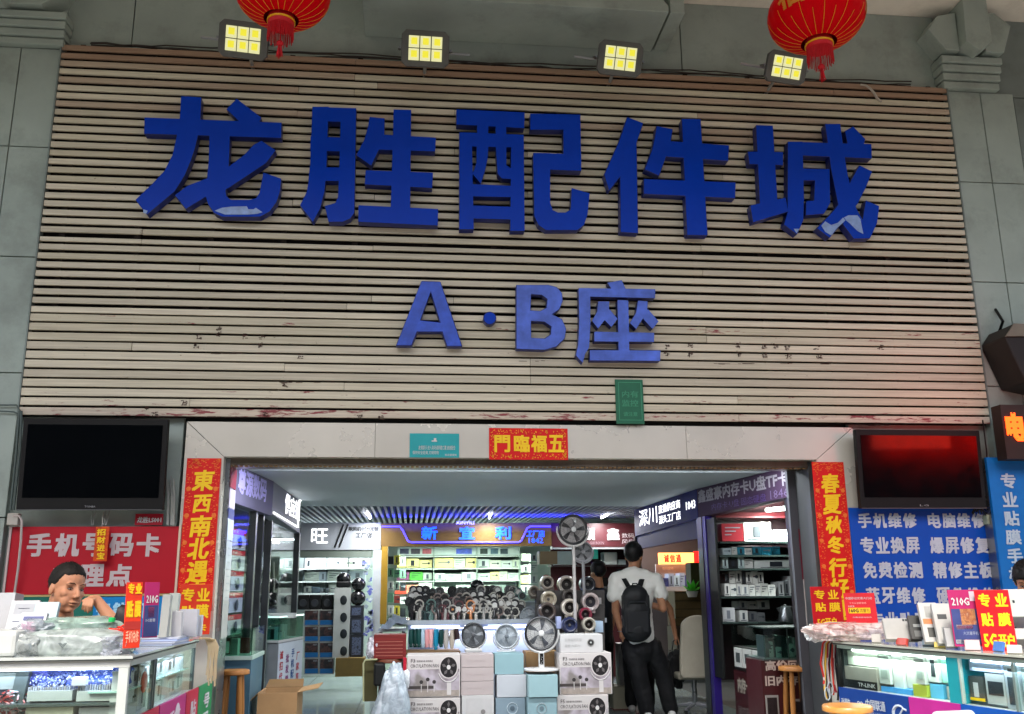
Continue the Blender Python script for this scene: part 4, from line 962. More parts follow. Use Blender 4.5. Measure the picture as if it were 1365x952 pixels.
def goods_row(x0, x1, yb, hmin, hmax, Y, n, pal, where, seed, d=.2, gap=.6, deco=True, jit=.15, grp=None, cat='box', name='product_box'):
    rs = random.Random(seed); ws = [rs.uniform(.7, 1.3) for _ in range(n)]; s = sum(ws); x = x0; res = []
    ords = ['first', 'second', 'third', 'fourth', 'fifth', 'sixth', 'seventh', 'eighth', 'ninth', 'tenth', 'eleventh', 'twelfth', 'thirteenth', 'fourteenth', 'fifteenth', 'sixteenth']
    for i, w_ in enumerate(ws):
        wpx = (x1-x0)*w_/s; h = rs.uniform(hmin, hmax); col, cn = pal[rs.randrange(len(pal))]
        o = fb(name, (x+gap/2, yb-h, x+wpx-gap/2, yb), Y+rs.uniform(0, .03), d, mat(col, .4, var=.06), label=('%s %s on %s, %s from the left' % (cn, cat, where, ords[i % 16])) if n > 1 else '%s %s on %s' % (cn, cat, where), cat=cat, group=grp or 'boxes on '+where)
        if deco and wpx > 4:
            k = rs.random(); xa, xb_, ya, yb2 = x+wpx*.15, x+wpx*.85, yb-h*.8, yb-h*.2; yD = o.location.y-.003
            dk = mat(rs.choice(['#2b2e33', '#3d444c', '#6a7078', '#20242c']), .5)
            if k < .4:
                fb('printed_product', (x+wpx*.35, ya, x+wpx*.62, yb2), yD, .002, dk, o); fb('printed_strip', (xa, yb-h*.14, xb_, yb-h*.08), yD, .002, dk, o)
            elif k < .75:
                ym = yb-h*.55; fb('printed_product', (x+wpx*.2, ym-h*.05, x+wpx*.8, ym+h*.05), yD, .002, dk, o)
                p = at(x+wpx*.74, ym, yD-.001); r_ = h*.14*Y/FPX; MB().lathe((p.x, yD-.001, p.z), [(r_, 0), (r_, .001)], 10, Matrix.Rotation(math.pi/2, 3, 'X')).build('printed_head', dk, o)
            else:
                for q in range(3): fb('printed_line', (xa, ya+q*h*.2, xb_-wpx*.2*q, ya+q*h*.2+h*.06), yD, .002, dk, o)
        x += wpx; res.append(o)
    return res
PALW = [('#e9eee8', 'white'), ('#dfe6dc', 'off-white'), ('#e4ead2', 'cream'), ('#cfd9e6', 'pale blue'), ('#e8ece9', 'plain white')]
PALM = PALW+[('#7a8a9a', 'grey blue'), ('#23272e', 'black'), ('#3b6fb0', 'blue'), ('#c7cfd4', 'light grey')]
goods_row(346, 376, 757.3, 11, 14, 14.5, 2, PALW, 'the top shelf of the far left shop', 11); goods_row(346, 376, 774.8, 11, 14, 14.5, 2, PALW, 'the second shelf of the far left shop', 12); goods_row(346, 372, 790.8, 11, 13, 14.5, 2, PALW, 'the third shelf of the far left shop', 13)
goods_row(405, 492, 757.3, 12, 14, 14.5, 5, PALW, 'the top shelf of the grey back shop', 14); goods_row(405, 487, 774.8, 12, 14.5, 14.5, 5, PALW[:4], 'the second shelf of the grey back shop', 15)
goods_row(404, 450, 790.8, 7, 12, 14.5, 4, PALM, 'the third shelf of the grey back shop', 16)
lamp('t', (at(360, 738, 14.3).x, 14.2, IC-.25), (at(490, 738, 14.3).x, 14.2, IC-.25), 26, col='#f2fbff', label='white tube lamp inside the grey back shop')
lamp('t', (-3.2, 8.2, IC-.12), (-3.2, 10.4, IC-.12), 16, col='#e8f2ff', label='white tube lamp inside the left shop behind the glass')
# blue/black printed cartons, two columns of four
for c_ in range(2):
    for r_ in range(4):
        xa = 405.5+c_*20; ya = 813+r_*21.6; o = fb('printed_carton', (xa, ya, xa+19.3, ya+21), 12.85-.0, .28, mat('#b9bcb6', .5), label='black and blue printed carton, %s row, %s column of the stack at the grey shop' % (['top', 'second', 'third', 'bottom'][r_], ['left', 'right'][c_]), cat='carton', group='stack of black and blue cartons')
        fb('printed_panel', (xa+1, ya+1, xa+18.3, ya+13.5), 12.846, .003, print_mat(('#0c0d10', '#1c1a1e', '#4a2f2c', '#101216'), 14, seed=r_+c_*3.), o); fb('blue_panel', (xa+1, ya+13.7, xa+18.3, ya+20), 12.846, .003, mat('#1e5f96', .4), o)
        text_px('HIFI', (xa+12, ya+2, xa+17, ya+4.5), 12.843, mat('#9aa0a6', .5), o, .01)
def dome(px, py, rpx, Y, label, col='#0b0c0e'):
    c = at(px, py, Y); r = rpx*Y/FPX; MB().ell(c, (r, r*.8, r*.95), seg=16, rings=10).build('helmet_speaker', mat(col, .25, coat=.3), smooth=True, label=label, cat='speaker', origin=c)
fb('display_ledge', (444.5, 783.5, 466, 877), 12.8, .25, mat('#a9adaa', .5), label='pale grey display tower with printed dark earcups in the grey shop', cat='display tower')
tw = bpy.data.objects['display_ledge']
for y in (800, 823, 845, 868):
    p = at(458, y, 12.795); MB().ell((p.x, 12.797, p.z), (.045, .006, .06)).build('printed_earcup', mat('#22272b', .4), tw, smooth=True)
fb('carton', (447, 877.3, 486, 902), 12.7, .3, mat('#6e5a30', .8, var=.15), label='plain brown carton on the floor under the pale display tower', cat='carton')
fb('speaker_box', (448, 766+9, 467, 783), 12.8, .25, BLACK, label='black speaker box standing on the pale display tower', cat='speaker', bevel=.02)
dome(458, 772, 9, 12.9, 'rounded black speaker on the pale display tower'); dome(478, 779, 9, 12.9, 'rounded black speaker right of the pale display tower')
dome(477, 797, 10, 12.9, 'large rounded black speaker above the dark boxes')
for i, (a, b) in enumerate(((807, 823), (823.5, 846), (846.5, 876))):
    o = fb('dark_box', (466.5, a, 484, b), 12.85, .25, mat('#23272f', .35), label=['flat dark box at the top of the narrow pile right of the tower', 'dark box in the middle of the narrow pile right of the tower', 'tall dark box at the bottom of the narrow pile right of the tower'][i], cat='box', group='dark boxes right of the display tower')
    fb('window', (469, a+3, 481, b-3), 12.846, .003, print_mat(('#1a1e26', '#55607a', '#1b2030'), 30, seed=i), o)
for i, x in enumerate((397, 412.5, 429)):
    o = fb('black_speaker', (x, 793, x+15, 812.7), 12.9, .25, BLACK, label=['leftmost black speaker on top of the blue cartons', 'middle black speaker on top of the blue cartons', 'rightmost black speaker on top of the blue cartons'][i], cat='speaker', bevel=.01)
    p = at(x+7, 804, 12.895); MB().lathe((p.x, 12.894, p.z), [(.05, 0), (.046, .004), (.02, .002)], 14, Matrix.Rotation(math.pi/2, 3, 'X')).build('driver', mat('#2c2f33', .4), o)
gl = MB()
for i in range(26):
    p = at(random.uniform(486, 495), random.uniform(745, 850), 12.95); gl.obox(p, (random.uniform(.02, .06), .03, random.uniform(.03, .08)), Matrix.Rotation(random.uniform(0, 3), 3, 'Y'))
gl.build('hanging_accessories', print_mat(('#20242c', '#8f9aa8', '#3f44a8', '#c9d0d4'), 12), kind='stuff')
bpy.data.objects['hanging_accessories']['label'] = 'cluster of small hanging accessories beside the white column'
# black hanging rack behind the left glass
rk = fb('accessory_rack', (351, 742, 371, 812), 11.9, .05, BLACK, label='black rack with hanging white cables behind the left glass', cat='rack')
for x in (357, 365): MB().tube([at(x, 749, 11.88), at(x+.5, 775, 11.88), at(x, 790, 11.88)], .012, 5).build('white_cable', OFFW, rk)
for i, (x, y) in enumerate(((352, 800), (360, 806), (384, 800))): dome(x+2, y, 7, 11.2, ['left', 'middle', 'right'][i]+' round black speaker behind the kiosk')

# --- gold shop 新宜利
s2_ = thing('gold_back_shop', 'brightly lit back shop with a brown gold sign and blue neon letters', 'shop', at(620, 800, YB))
fb('sign_board', (508, 697.5, 735, 728), YB-.02, .14, mat('#5a441a', .65, var=.12), s2_)
NEON = mat('#1a2cff', .4, emit=3.0, ecol='#1522ff'); NEONC = mat('#1a50ff', .4, emit=1.5, ecol='#1240ff')
for cc, a in (('新', 562), ('宜', 612), ('利', 660)): text_px(cc, (a, 702, a+21, 719), YB-.045, NEONC, s2_, .03)
text_px('工厂店', (702, 707, 726, 716), YB-.045, NEONC, s2_, .02); text_px('1842', (705, 717, 724, 724), YB-.045, NEONC, s2_, .01); text_px('XINYILI', (608, 692+3, 632, 699), YB-.045, mat('#8a86ff', .4, emit=2), s2_, .01)
MB().tube([at(x, y, YB-.04) for x, y in ((509, 702), (533, 702), (537, 707), (544, 721.5), (548, 723), (691, 723), (695, 721), (703, 704), (708, 701.5), (734, 701.5))], .011, 6).build('neon_tube', mat('#5a50ff', .4, emit=1.1, ecol='#4438ff'), s2_)
bl = bpy.data.lights.new('neon_glow', 'AREA'); bl.shape = 'RECTANGLE'; bl.size = 2.6; bl.size_y = .15; bl.energy = 16; bl.color = (.03, .03, 1)
bo = bpy.data.objects.new('neon_glow', bl); COL.objects.link(bo); bo.parent = s2_; p = at(640, 705, YB-.22); bo.location = p-s2_.location; bo.rotation_euler = (rad(168), 0, 0)
fb('gold_column', (507.5, 728.3, 516, 832), YB-.02, .12, mat('#8a6c1e', .35, metal=.3), s2_)
fb('rear_panel', (500, 726, 765, 905), 15.9, .03, mat('#cfe0d4', .5), s2_)
for y in (741, 757.5, 774): fb('shelf_board', (528, y, 695, y+1.4), 15.3, .5, mat('#e3efe6', .3), s2_)
for x in (577.5, 635.5, 693): fb('upright', (x, 729, x+1, 800), 15.25, .5, mat('#8f9f94', .4), s2_)
pr = fb('poster_strip', (530, 729.5, 693, 740), 15.3, .02, mat('#dfeee6', .4), s2_)
for i, (a, b, cc) in enumerate(((533, 545, '#3a3f58'), (548, 560, '#4a4550'), (563, 575, '#b7606a'), (608, 629, '#5266c8'), (640, 650, '#36423e'), (654, 664, '#4d6a78'), (667, 677, '#3a4a52'))):
    fb('print', (a, 731.5, b, 738.5), 15.29, .004, mat(cc, .5, var=.4, scale=18), pr)
PALG = [('#dfe9d2', 'pale green'), ('#e6d890', 'pale yellow'), ('#e2ebe2', 'white'), ('#dce8e0', 'greenish white')]
goods_row(529, 576, 756.8, 10, 14, 15.4, 3, PALG, 'the upper left shelf in the gold shop', 21); goods_row(579, 635, 756.8, 8, 13, 15.4, 3, PALG, 'the upper middle shelf in the gold shop', 22); goods_row(637, 692, 756.8, 9, 13, 15.4, 4, PALG, 'the upper right shelf in the gold shop', 23)
goods_row(529, 576, 773.4, 8, 12, 15.4, 3, [('#7f4a70', 'purple'), ('#4da33e', 'green'), ('#c9d6c8', 'pale')], 'the second left shelf in the gold shop', 24); goods_row(579, 635, 773.4, 8, 13, 15.4, 3, PALG, 'the second middle shelf in the gold shop', 25); goods_row(637, 692, 773.4, 9, 13, 15.4, 4, PALG, 'the second right shelf in the gold shop', 26)
goods_row(526, 576, 792, 10, 16, 15.2, 3, [('#c94f3c', 'red'), ('#d98a70', 'salmon'), ('#dfe3da', 'white')], 'the third left shelf in the gold shop', 27)
goods_row(579, 692, 790, 6, 12, 15.2, 7, [('#9fb0a4', 'grey green'), ('#dfe6de', 'pale'), ('#6d7a74', 'dark grey')], 'the third shelf in the gold shop', 28)
for i in range(8): goods_row(696+(i % 2)*11, 706+(i % 2)*11, 748+(i//2)*15, 9, 13, 14.8-(i % 2)*.6, 1, PALG, 'the %s right side shelf of the gold shop, %s column' % (['top', 'second', 'third', 'lowest'][i//2], ['inner', 'outer'][i % 2]), 30+i)
lamp('t', (at(530, 735, 14.6).x, 14.4, IC-.3), (at(700, 735, 14.6).x, 14.4, IC-.3), 75, col='#eafff0', label='white tube lamp inside the gold back shop'); 
for i in range(5):
    for j in range(3):
        goods_row(517+j*8, 525+j*8, 752+i*17+j*1.0, 9, 14, 13.7+j*.5, 1, [('#d9c84a', 'yellow'), ('#cfe4d4', 'mint'), ('#b54a42', 'red'), ('#e6ece6', 'white'), ('#5a8a6a', 'green'), ('#23262a', 'black')], 'the %s tier of the gold shop left rack, %s column' % (['top', 'second', 'third', 'fourth', 'lowest'][i], ['near', 'middle', 'far'][j]), 130+i*3+j, d=.15)
# --- dark red shop 鑫
s3 = thing('dark_red_back_shop', 'dim back shop with a dark red sign to the right of the gold shop', 'shop', at(790, 800, YB))
fb('sign_board', (735.3, 697.5, 850, 729), YB-.01, .12, mat('#3a1218', .4), s3)
GSIL = mat('#a89fa2', .35)
for cc, a in (('顺', 776), ('鑫', 809)): text_px(cc, (a, 704, a+17, 720), YB-.03, GSIL, s3, .04)
text_px('数码', (829, 711, 845, 717), YB-.03, GSIL, s3, .01); text_px('风扇', (829, 719, 845, 725), YB-.03, GSIL, s3, .01); text_px('SHUNXIN', (787, 722, 805, 726), YB-.03, mat('#6b5a60', .4), s3, 0)
fb('rear_panel', (735, 729.3, 860, 905), 13.9, .03, mat('#3a1216', .5), s3); fb('sill', (735, 729.3, 850, 732), YB, .1, mat('#7a7f80', .5), s3)
fb('shelf_board', (735, 753, 848, 755), 13.5, .35, mat('#1d1416', .5), s3)
fb('white_appliance', (805, 736, 823, 752.7), 13.5, .25, mat('#a9b4b2', .4), label='pale square appliance box on the shelf of the dark red shop', cat='box', bevel=.01)
goods_row(740, 768, 752.8, 14, 17, 13.55, 2, [('#7f9a96', 'grey green'), ('#9fb2ae', 'pale grey')], 'the shelf of the dark red shop', 41); fb('flat_box', (824, 746, 834, 752.7), 13.5, .2, mat('#8a9494', .5), label='small flat grey box on the shelf of the dark red shop', cat='box')
fb('teal_screen', (790, 731, 797, 745), 13.6, .02, mat('#1f7a6c', .4, emit=.2), label='small teal screen glowing in the dark red shop', cat='screen')

# ================================================================== right side of the passage
rf = thing('right_shop_front', 'row of shop fascias and posts along the right side of the passage', 'shop front', at(1000, 800, 8.5))
R0, R1, R2 = (Xp(1061, 7.32), 7.32), (Xp(931, 9.2), 9.2), (Xp(846, 11.9), 11.9)
zr0, zr1, zr2 = vz(1060, 661, 7.32), vz(931, 690, 9.2), vz(846, 715, 11.9)
wallquad('purple_fascia', (R1[0], R1[1]-.01), R0, zr1, IC-.002, zr0, IC-.002, mat('#3a2840', .65, var=.08), rf, .12, side=1)
wallquad('blue_fascia', R2, R1, zr2, IC-.002, vz(931, 691, 9.2), IC-.002, mat('#0b1560', .65), rf, .12, side=1)
hgt = IC-zr1
wall_text('鑫盛豪内存卡U盘TF卡', R1, R0, .02, .97, zr1+hgt*.48, zr1+hgt*.93, mat('#8d8a92', .35), rf, side=1)
wall_text('内存卡·U盘·固态硬盘', R1, R0, .18, .76, zr1+hgt*.14, zr1+hgt*.38, mat('#3c2066', .3), rf, side=1, bold=.01)
wall_text('1846', R1, R0, .80, .96, zr1+hgt*.16, zr1+hgt*.42, mat('#57496a', .35), rf, side=1, bold=.01)
h2_ = IC-zr2
wall_text('深川', R2, R1, .10, .42, zr2+h2_*.30, zr2+h2_*.90, WLIT, rf, side=1, bold=0)
wall_text('直播供应商', R2, R1, .45, .78, zr2+h2_*.58, zr2+h2_*.86, WLIT, rf, side=1, bold=0); wall_text('源头工厂店', R2, R1, .45, .78, zr2+h2_*.22, zr2+h2_*.50, WLIT, rf, side=1, bold=.01)
wall_text('1843', R2, R1, .86, .98, zr2+h2_*.45, zr2+h2_*.70, WLIT, rf, side=1, bold=0)
for A, w_, m_ in ((R0, .06, '#3d3a3c'), ((Xp(1052, 7.45), 7.45), .05, '#221d20'), ((R1[0], 9.1), .12, '#211c22'), ((Xp(940, 9.0), 9.0), .07, '#2a1a6a'), (R2, .07, '#15161c')):
    MB().box(A[0], A[0]+.07, A[1], A[1]+w_*1.3, 0, zr2 if A[1] > 11 else (zr1 if A[1] > 8.9 else zr0)).build('post', mat(m_, .35, metal=.3), rf)
wallquad('under_fascia', (R2[0]+.02, R2[1]), (R1[0]+.02, R1[1]), zr2-.16, zr2-.004, zr1-.2, zr1-.004, mat('#34365e', .6), rf, .06, side=1)
# door post panel with stickers facing out
pp_ = thing('sticker_post', 'dark grey post panel with white sticker text and a maroon notice beside the right couplet', 'post', at(1075, 700, 7.2))
fb('panel', (1061, 620, 1092, 952), 7.30, .04, mat('#4b4d52', .45), pp_)
fb('maroon_notice', (1067, 705, 1094, 773), 7.292, .004, mat('#5c0d22', .5), pp_); text_px('营业执照公示', (1072, 714, 1088, 719), 7.288, mat('#c0898f', .5), pp_, .01)
for i in range(8): fb('printed_line', (1071, 724+i*5.5, 1090, 725.7+i*5.5), 7.288, .003, mat('#8a4a58', .5), pp_)
text_px('招租', (1069, 650, 1076, 671), 7.295, mat('#c9c9cb', .5), pp_, .03); x0, x1, z0, z1 = rect(1067.5, 648, 1077.5, 673, 7.296)
fr_ = MB()
for a in ((x0, x1, z0, z0+.004), (x0, x1, z1-.004, z1), (x0, x0+.004, z0, z1), (x1-.004, x1, z0, z1)): fr_.box(a[0], a[1], 7.294, 7.296, a[2], a[3])
fr_.build('sticker_border', mat('#c9c9cb', .5), pp_); text_px('鑫', (1069, 682, 1080, 698), 7.295, mat('#a9a9ad', .5), pp_, .01)
fb('framed_card', (1074, 772, 1091, 845), 7.285, .01, mat('#9c9490', .5), pp_); fb('framed_card_face', (1076, 775, 1089, 843), 7.281, .003, mat('#5a5654', .5, var=.3, scale=30), pp_)
# tall cabinet of goods behind the right glass
cbn = thing('glass_cabinet', 'tall dark glass cabinet full of boxed phone accessories right of the passage', 'cabinet', at(1015, 800, 8.9))
fb('rear_panel', (955, 680, 1095, 905), 9.35, .03, mat('#2e1c20', .5), cbn)
fb('top_panel', (955, 662, 1095, 690), 9.0, .25, mat('#4a2a30', .5), cbn); fb('red_trim', (955, 683, 1080, 690), 8.97, .02, mat('#5a1c22', .5), cbn)
for y in (722, 740, 758, 795, 829): fb('shelf_board', (960, y, 1082, y+2.2), 8.75, .55, mat('#26302e', .25), cbn)
fb('upright', (958, 690, 961, 905), 8.75, .5, BLACK, cbn)
for x in (1063.5,): fb('upright', (x, 690, x+1.5, 830), 8.72, .04, mat('#5a5f62', .3, metal=.6), cbn)
lamp('t', at(1022, 680, 8.9), at(1054, 677, 8.6), 60, col='#f0fff8', label='short white tube lamp at the top of the glass cabinet', strength=6, r=.02)
goods_row(962, 991, 721.6, 22, 25, 8.8, 1, [('#7a1520', 'dark red')], 'the top shelf of the glass cabinet', 51); goods_row(991.5, 1028, 721.6, 25, 26, 8.8, 1, [('#d9dcda', 'white')], 'the top shelf of the glass cabinet beside the red one', 52); goods_row(1030, 1064, 715, 7, 8, 8.9, 1, [('#8a1c30', 'crimson')], 'the top shelf behind the long white box', 57); goods_row(1030, 1064, 721.6, 13, 15, 8.8, 1, [('#dfe3df', 'long white')], 'the right end of the top cabinet shelf', 53)
goods_row(963, 1015, 739.6, 8, 11, 8.8, 5, [('#cfcfcb', 'white'), ('#8f9a9e', 'grey'), ('#2c7286', 'teal')], 'the second shelf of the glass cabinet', 54); goods_row(1015, 1040, 739.6, 9, 11, 8.8, 2, [('#1f7088', 'teal')], 'the right half of the second cabinet shelf', 58)
goods_row(963, 1004, 757.6, 10, 15, 8.8, 4, [('#d9d9d5', 'white'), ('#17181a', 'black'), ('#bfd0ce', 'pale green')], 'the third shelf of the glass cabinet', 55); goods_row(1005, 1066, 757.6, 10, 12, 8.8, 1, [('#dadedb', 'long white')], 'the right of the third cabinet shelf', 56)
goods_row(966, 1018, 778, 13, 17, 8.85, 7, [('#dcdcd6', 'white'), ('#1d1e20', 'black'), ('#cfcfc8', 'cream')], 'the rear row of the fourth cabinet shelf', 59); goods_row(966, 1034, 794.6, 15, 17, 8.78, 8, [('#e4e4de', 'white'), ('#d4d4cc', 'off-white')], 'the front row of the fourth cabinet shelf', 60)
goods_row(1038, 1068, 794.6, 15, 28, 8.8, 4, [('#232527', 'black'), ('#6d7274', 'grey'), ('#b9bcbc', 'silver')], 'the right end of the fourth cabinet shelf', 61)
goods_row(963, 980, 828.6, 18, 21, 8.78, 1, [('#d4d8d8', 'white')], 'the left of the kettle shelf', 62); goods_row(984, 1026, 812, 9, 13, 8.95, 3, [('#9a9c98', 'grey'), ('#c8c8c2', 'off-white')], 'the raised back of the kettle shelf', 63); goods_row(986, 1020, 828.6, 9, 15, 8.8, 3, [('#b0b2ae', 'silver'), ('#cfcfca', 'white'), ('#4c4e50', 'dark grey')], 'the kettle shelf', 64)
# kettle
kc = at(1048, 829, 8.68); s_ = 8.7/FPX
kt = thing('kettle', 'dark steel electric kettle on the lower cabinet shelf', 'kettle', kc)
kmat = mat('#55585a', .22, metal=.85)
MB().lathe((kc.x, kc.y, kc.z+.003), [(10.5*s_, 0), (10.5*s_, .012), (9.6*s_, .05), (7.6*s_, .11), (6*s_, .135), (2*s_, .142)], 22).build('body', kmat, kt, smooth=True)
MB().ell((kc.x, kc.y, kc.z+.148), (.014, .014, .008)).build('lid_knob', BLACK, kt, smooth=True)
MB().tube([(kc.x+.042, kc.y, kc.z+.13), (kc.x+.085, kc.y, kc.z+.125), (kc.x+.098, kc.y, kc.z+.09), (kc.x+.09, kc.y, kc.z+.045), (kc.x+.065, kc.y, kc.z+.03)], .009, 8).build('handle', BLACK, kt, smooth=True)
MB().slab([(kc.x-.045, kc.y, kc.z+.128), (kc.x-.085, kc.y, kc.z+.125), (kc.x-.055, kc.y, kc.z+.08)], (0, .02, 0)).build('spout', kmat, kt)
# long side board, phone boxes and dark red lower board
sb_ = thing('side_counter', 'dark glass side counter with framed phone boxes and a dark red lettered board', 'counter', at(990, 900, 8.3))
S0, S1 = (Xp(966, 8.65), 8.65), (Xp(1018, 7.75), 7.75)
za, zb_ = vz(992, 833, 8.2), vz(966, 861, 8.65); zc_, zd = vz(1018, 866, 7.75), 0
wallquad('red_board', S0, S1, 0, vz(968, 893, 8.65), 0, vz(1018, 905, 7.75), mat('#30080c', .35), sb_, .3, side=1)
wallquad('mid_board', (S0[0]+.01, S0[1]), (S1[0]+.01, S1[1]), vz(968, 893, 8.65)+.004, vz(966, 861, 8.65), vz(1018, 905, 7.75)+.004, vz(1018, 869, 7.75), mat('#1a1414', .35), sb_, .28, side=1)
wallquad('glass_pane', S0, S1, vz(966, 861, 8.65)+.01, vz(966, 833, 8.65), vz(1018, 869, 7.75)+.01, vz(1018, 836, 7.75), GLASSG, sb_, .008, side=1)
zt_r = vz(992, 893, 8.2)
wall_text('内存卡U盘手机卡', S0, S1, .10, .92, zt_r-.22, zt_r-.09, mat('#8d8478', .4), sb_, side=1); wall_text('固态硬盘批发零售', S0, S1, .08, .94, zt_r-.42, zt_r-.33, mat('#5c5450', .4), sb_, side=1, bold=.01)
for i in range(4):
    t0, t1 = .06+i*.235, .26+i*.235; p = Vector(S0).lerp(Vector(S1), t0); q = Vector(S0).lerp(Vector(S1), t1); zb = vz(970+i*12, 891+i*2.5, (p.y+q.y)/2)+.01
    zt2 = vz(970+i*12, 864+i*2.0, (p.y+q.y)/2)
    o = wallquad('phone_box', (p.x-.006, p.y), (q.x-.006, q.y), zb, zt2, zb, zt2, mat('#c9c9c4', .45), None, .012, side=1); props(o, '%s white framed phone box along the side counter' % ['leftmost', 'second', 'third', 'rightmost'][i], 'box', 'framed phone boxes of the side counter')
    p2, q2 = p.lerp(q, .25), p.lerp(q, .75); WL[o.name] = Vector((0, 0, 0)); wallquad('printed_phone', (p2.x-.010, p2.y), (q2.x-.010, q2.y), zb+.04, zt2-.04, zb+.04, zt2-.04, mat('#3a3f40', .4), o, .003, side=1)
fr2 = thing('front_showcase', 'glass showcase above a dark red board at the right end of the passage', 'showcase', at(1050, 900, 7.5))
fb('red_board', (1018.5, 880, 1092, 1010), 7.52, .35, mat('#3a0c10', .35), fr2); fb('floor_plinth', (1018.5, 1010, 1092, 1020), 7.52, .3, BLACK, fr2)
fb('glass_pane', (1018.5, 838, 1080, 879.5), 7.52, .008, GLASSG, fr2); fb('shelf_board', (1018.5, 878, 1086, 880), 7.51, .4, mat('#3f4a48', .3), fr2); fb('frame_edge', (1050, 838, 1051.3, 879.5), 7.51, .012, mat('#20302c', .3), fr2); fb('top_board', (1018.5, 836, 1086, 838), 7.50, .4, mat('#22302c', .2), fr2)
text_px('高价回收', (1020, 884-4, 1080, 894), 7.512, mat('#b3a49a', .4), fr2, .03); text_px('旧内存条', (1020, 900, 1080, 914), 7.512, mat('#b3a49a', .4), fr2, .03)
fb('framed_print', (1023, 927, 1040, 1000), 7.508, .012, mat('#8d8a84', .5), fr2); fb('framed_print_face', (1025, 930, 1038, 998), 7.503, .004, mat('#241a1a', .4, var=.5, scale=30), fr2); fb('framed_print', (1058, 932, 1078, 1000), 7.508, .012, mat('#8d8a84', .5), fr2); fb('framed_print_face', (1060, 935, 1076, 998), 7.503, .004, mat('#241a1a', .4, var=.5, scale=30), fr2)
goods_row(1020, 1049, 877.5, 14, 30, 7.65, 5, [('#4e6a66', 'green grey'), ('#2c3c3c', 'dark'), ('#8a9a96', 'grey')], 'the left half of the front showcase', 71); goods_row(1052, 1078, 877.5, 16, 27, 7.65, 3, [('#9fa8a4', 'pale grey'), ('#b9bfbb', 'whitish')], 'the right half of the front showcase', 72)

# distant orange lit sign, crates and plant between the posts
fs = fb('orange_sign', (879, 737, 934, 752), 12.4, .06, mat('#ff8a3a', .4, emit=1.6, ecol='#ff9448'), label='small orange and red lit sign deep inside the right side shop', cat='lit sign')
for i, cc in enumerate('诚信通'): text_px(cc, (885+i*8, 739, 892+i*8, 750), 12.39, mat('#e01a0c', .4, emit=1.5), fs, .03)
fb('red_end', (925, 735, 934, 751), 12.385, .01, mat('#e0100c', .4, emit=1.5), fs)
fb('rear_panel', (850, 715, 950, 905), 13.0, .04, mat('#4b4444', .5), rf); fb('rear_panel', (875, 752, 940, 800), 12.6, .04, mat('#8f9094', .5), rf)
text_px('数码配件', (883, 756, 898, 760), 12.58, TEXTW, rf, .01)
goods_row(884, 922, 782, 10, 18, 12.0, 5, [('#2a2c8c', 'deep blue'), ('#a9b8c6', 'pale blue'), ('#8c93a8', 'grey'), ('#3c3e70', 'indigo')], 'the counter below the orange sign', 81)
lamp('t', (3.6, 11.0, IC-.1), (3.6, 12.2, IC-.1), 16, col='#fff2e0', label='white tube lamp above the right side shop')
ck_ = fb('wooden_crate', (900, 788, 938, 835), 11.0, .35, mat('#4c3e24', .6, var=.2, scale=8), label='brown wooden crate beneath the bright green plant', cat='crate'); fb('crate_base', (903, 836, 940, 905), 11.0, .4, mat('#3a2f1f', .6), ck_)
for i in range(4): fb('crate_slat', (900, 791+i*11, 938, 800+i*11), 10.985, .012, mat('#5b4a2b', .6, var=.2), ck_)
fb('post_box', (921, 750, 934, 788), 10.9, .2, mat('#3b3a1e', .5), label='tall dark olive box beside the bright green plant', cat='box')
pc = at(923, 796, 10.8)
plt = thing('green_plant', 'small bright green artificial plant on the wooden crate', 'plant', pc)
MB().lathe(pc, [(.05, 0), (.07, .06), (.072, .065)], 14).build('pot', OFFW, plt, smooth=True)
for i in range(16):
    a = i*2.4; l = random.uniform(.10, .17); el = random.uniform(.3, 1.2); d = Vector((math.cos(a)*math.cos(el), math.sin(a)*math.cos(el), math.sin(el))); s2v = d.cross(Vector((0, 0, 1))).normalized()*.032; b_ = pc+Vector((0, 0, .06))
    MB().slab([b_, b_+d*l*.5+s2v, b_+d*l, b_+d*l*.5-s2v], (0, .003, -.002)).build('leaf', mat('#4fc432', .4), plt)
# ================================================================== COUNTERS AT THE ENTRANCE
def atX(px, py, X):
    r = ray(px, py); return Vector((0, 0, EYE)) + r*(X/r.x)
CZ = .98
cA = atz(174, 874, CZ); cB = atz(272, 852, CZ); LX = cA.x; LYF = cA.y; LYB = min(cB.y, 6.88)
zl0 = atX(214, 939, LX).z                       # lower edge of the glass
lc = thing('left_counter', 'L shaped glass sales counter full of phone accessories left of the entrance', 'counter', (LX-.6, LYF, 0))
LXL = -3.4
MB().box(LXL, LX+.015, LYF-.015, LYF+.48, CZ-.022, CZ).build('counter_top', mat('#dfe6e2', .12, coat=.4), lc); MB().box(LX-.46, LX+.015, LYF+.482, LYB, CZ-.022, CZ).build('counter_top', mat('#dfe6e2', .12, coat=.4), lc)
MB().box(LXL, LX+.017, LYF-.018, LYF-.0155, CZ-.020, CZ-.014).build('dark_edge', JOINT, lc); MB().box(LX+.0155, LX+.018, LYF-.01, LYB, CZ-.018, CZ-.010).build('dark_edge', JOINT, lc)
MB().box(LXL, LX, LYF, LYF+.015, CZ-.055, CZ-.023).build('top_rail', mat('#d5d9d6', .3), lc); MB().box(LX-.015, LX, LYF+.02, LYB, CZ-.05, CZ-.023).build('top_rail', mat('#b9c4c0', .3), lc)
for x in (LX-.05, LX-1.25, LX-2.0): MB().box(x, x+.045, LYF+.001, LYF+.03, 0, CZ-.056).build('corner_post', mat('#dde4e0', .35), lc)
for y in (LYF+.46, LYF+.50, LYB-.02): MB().box(LX-.02, LX+.002, y, y+.016, zl0, CZ-.052).build('glass_frame', mat('#46524f', .3), lc)
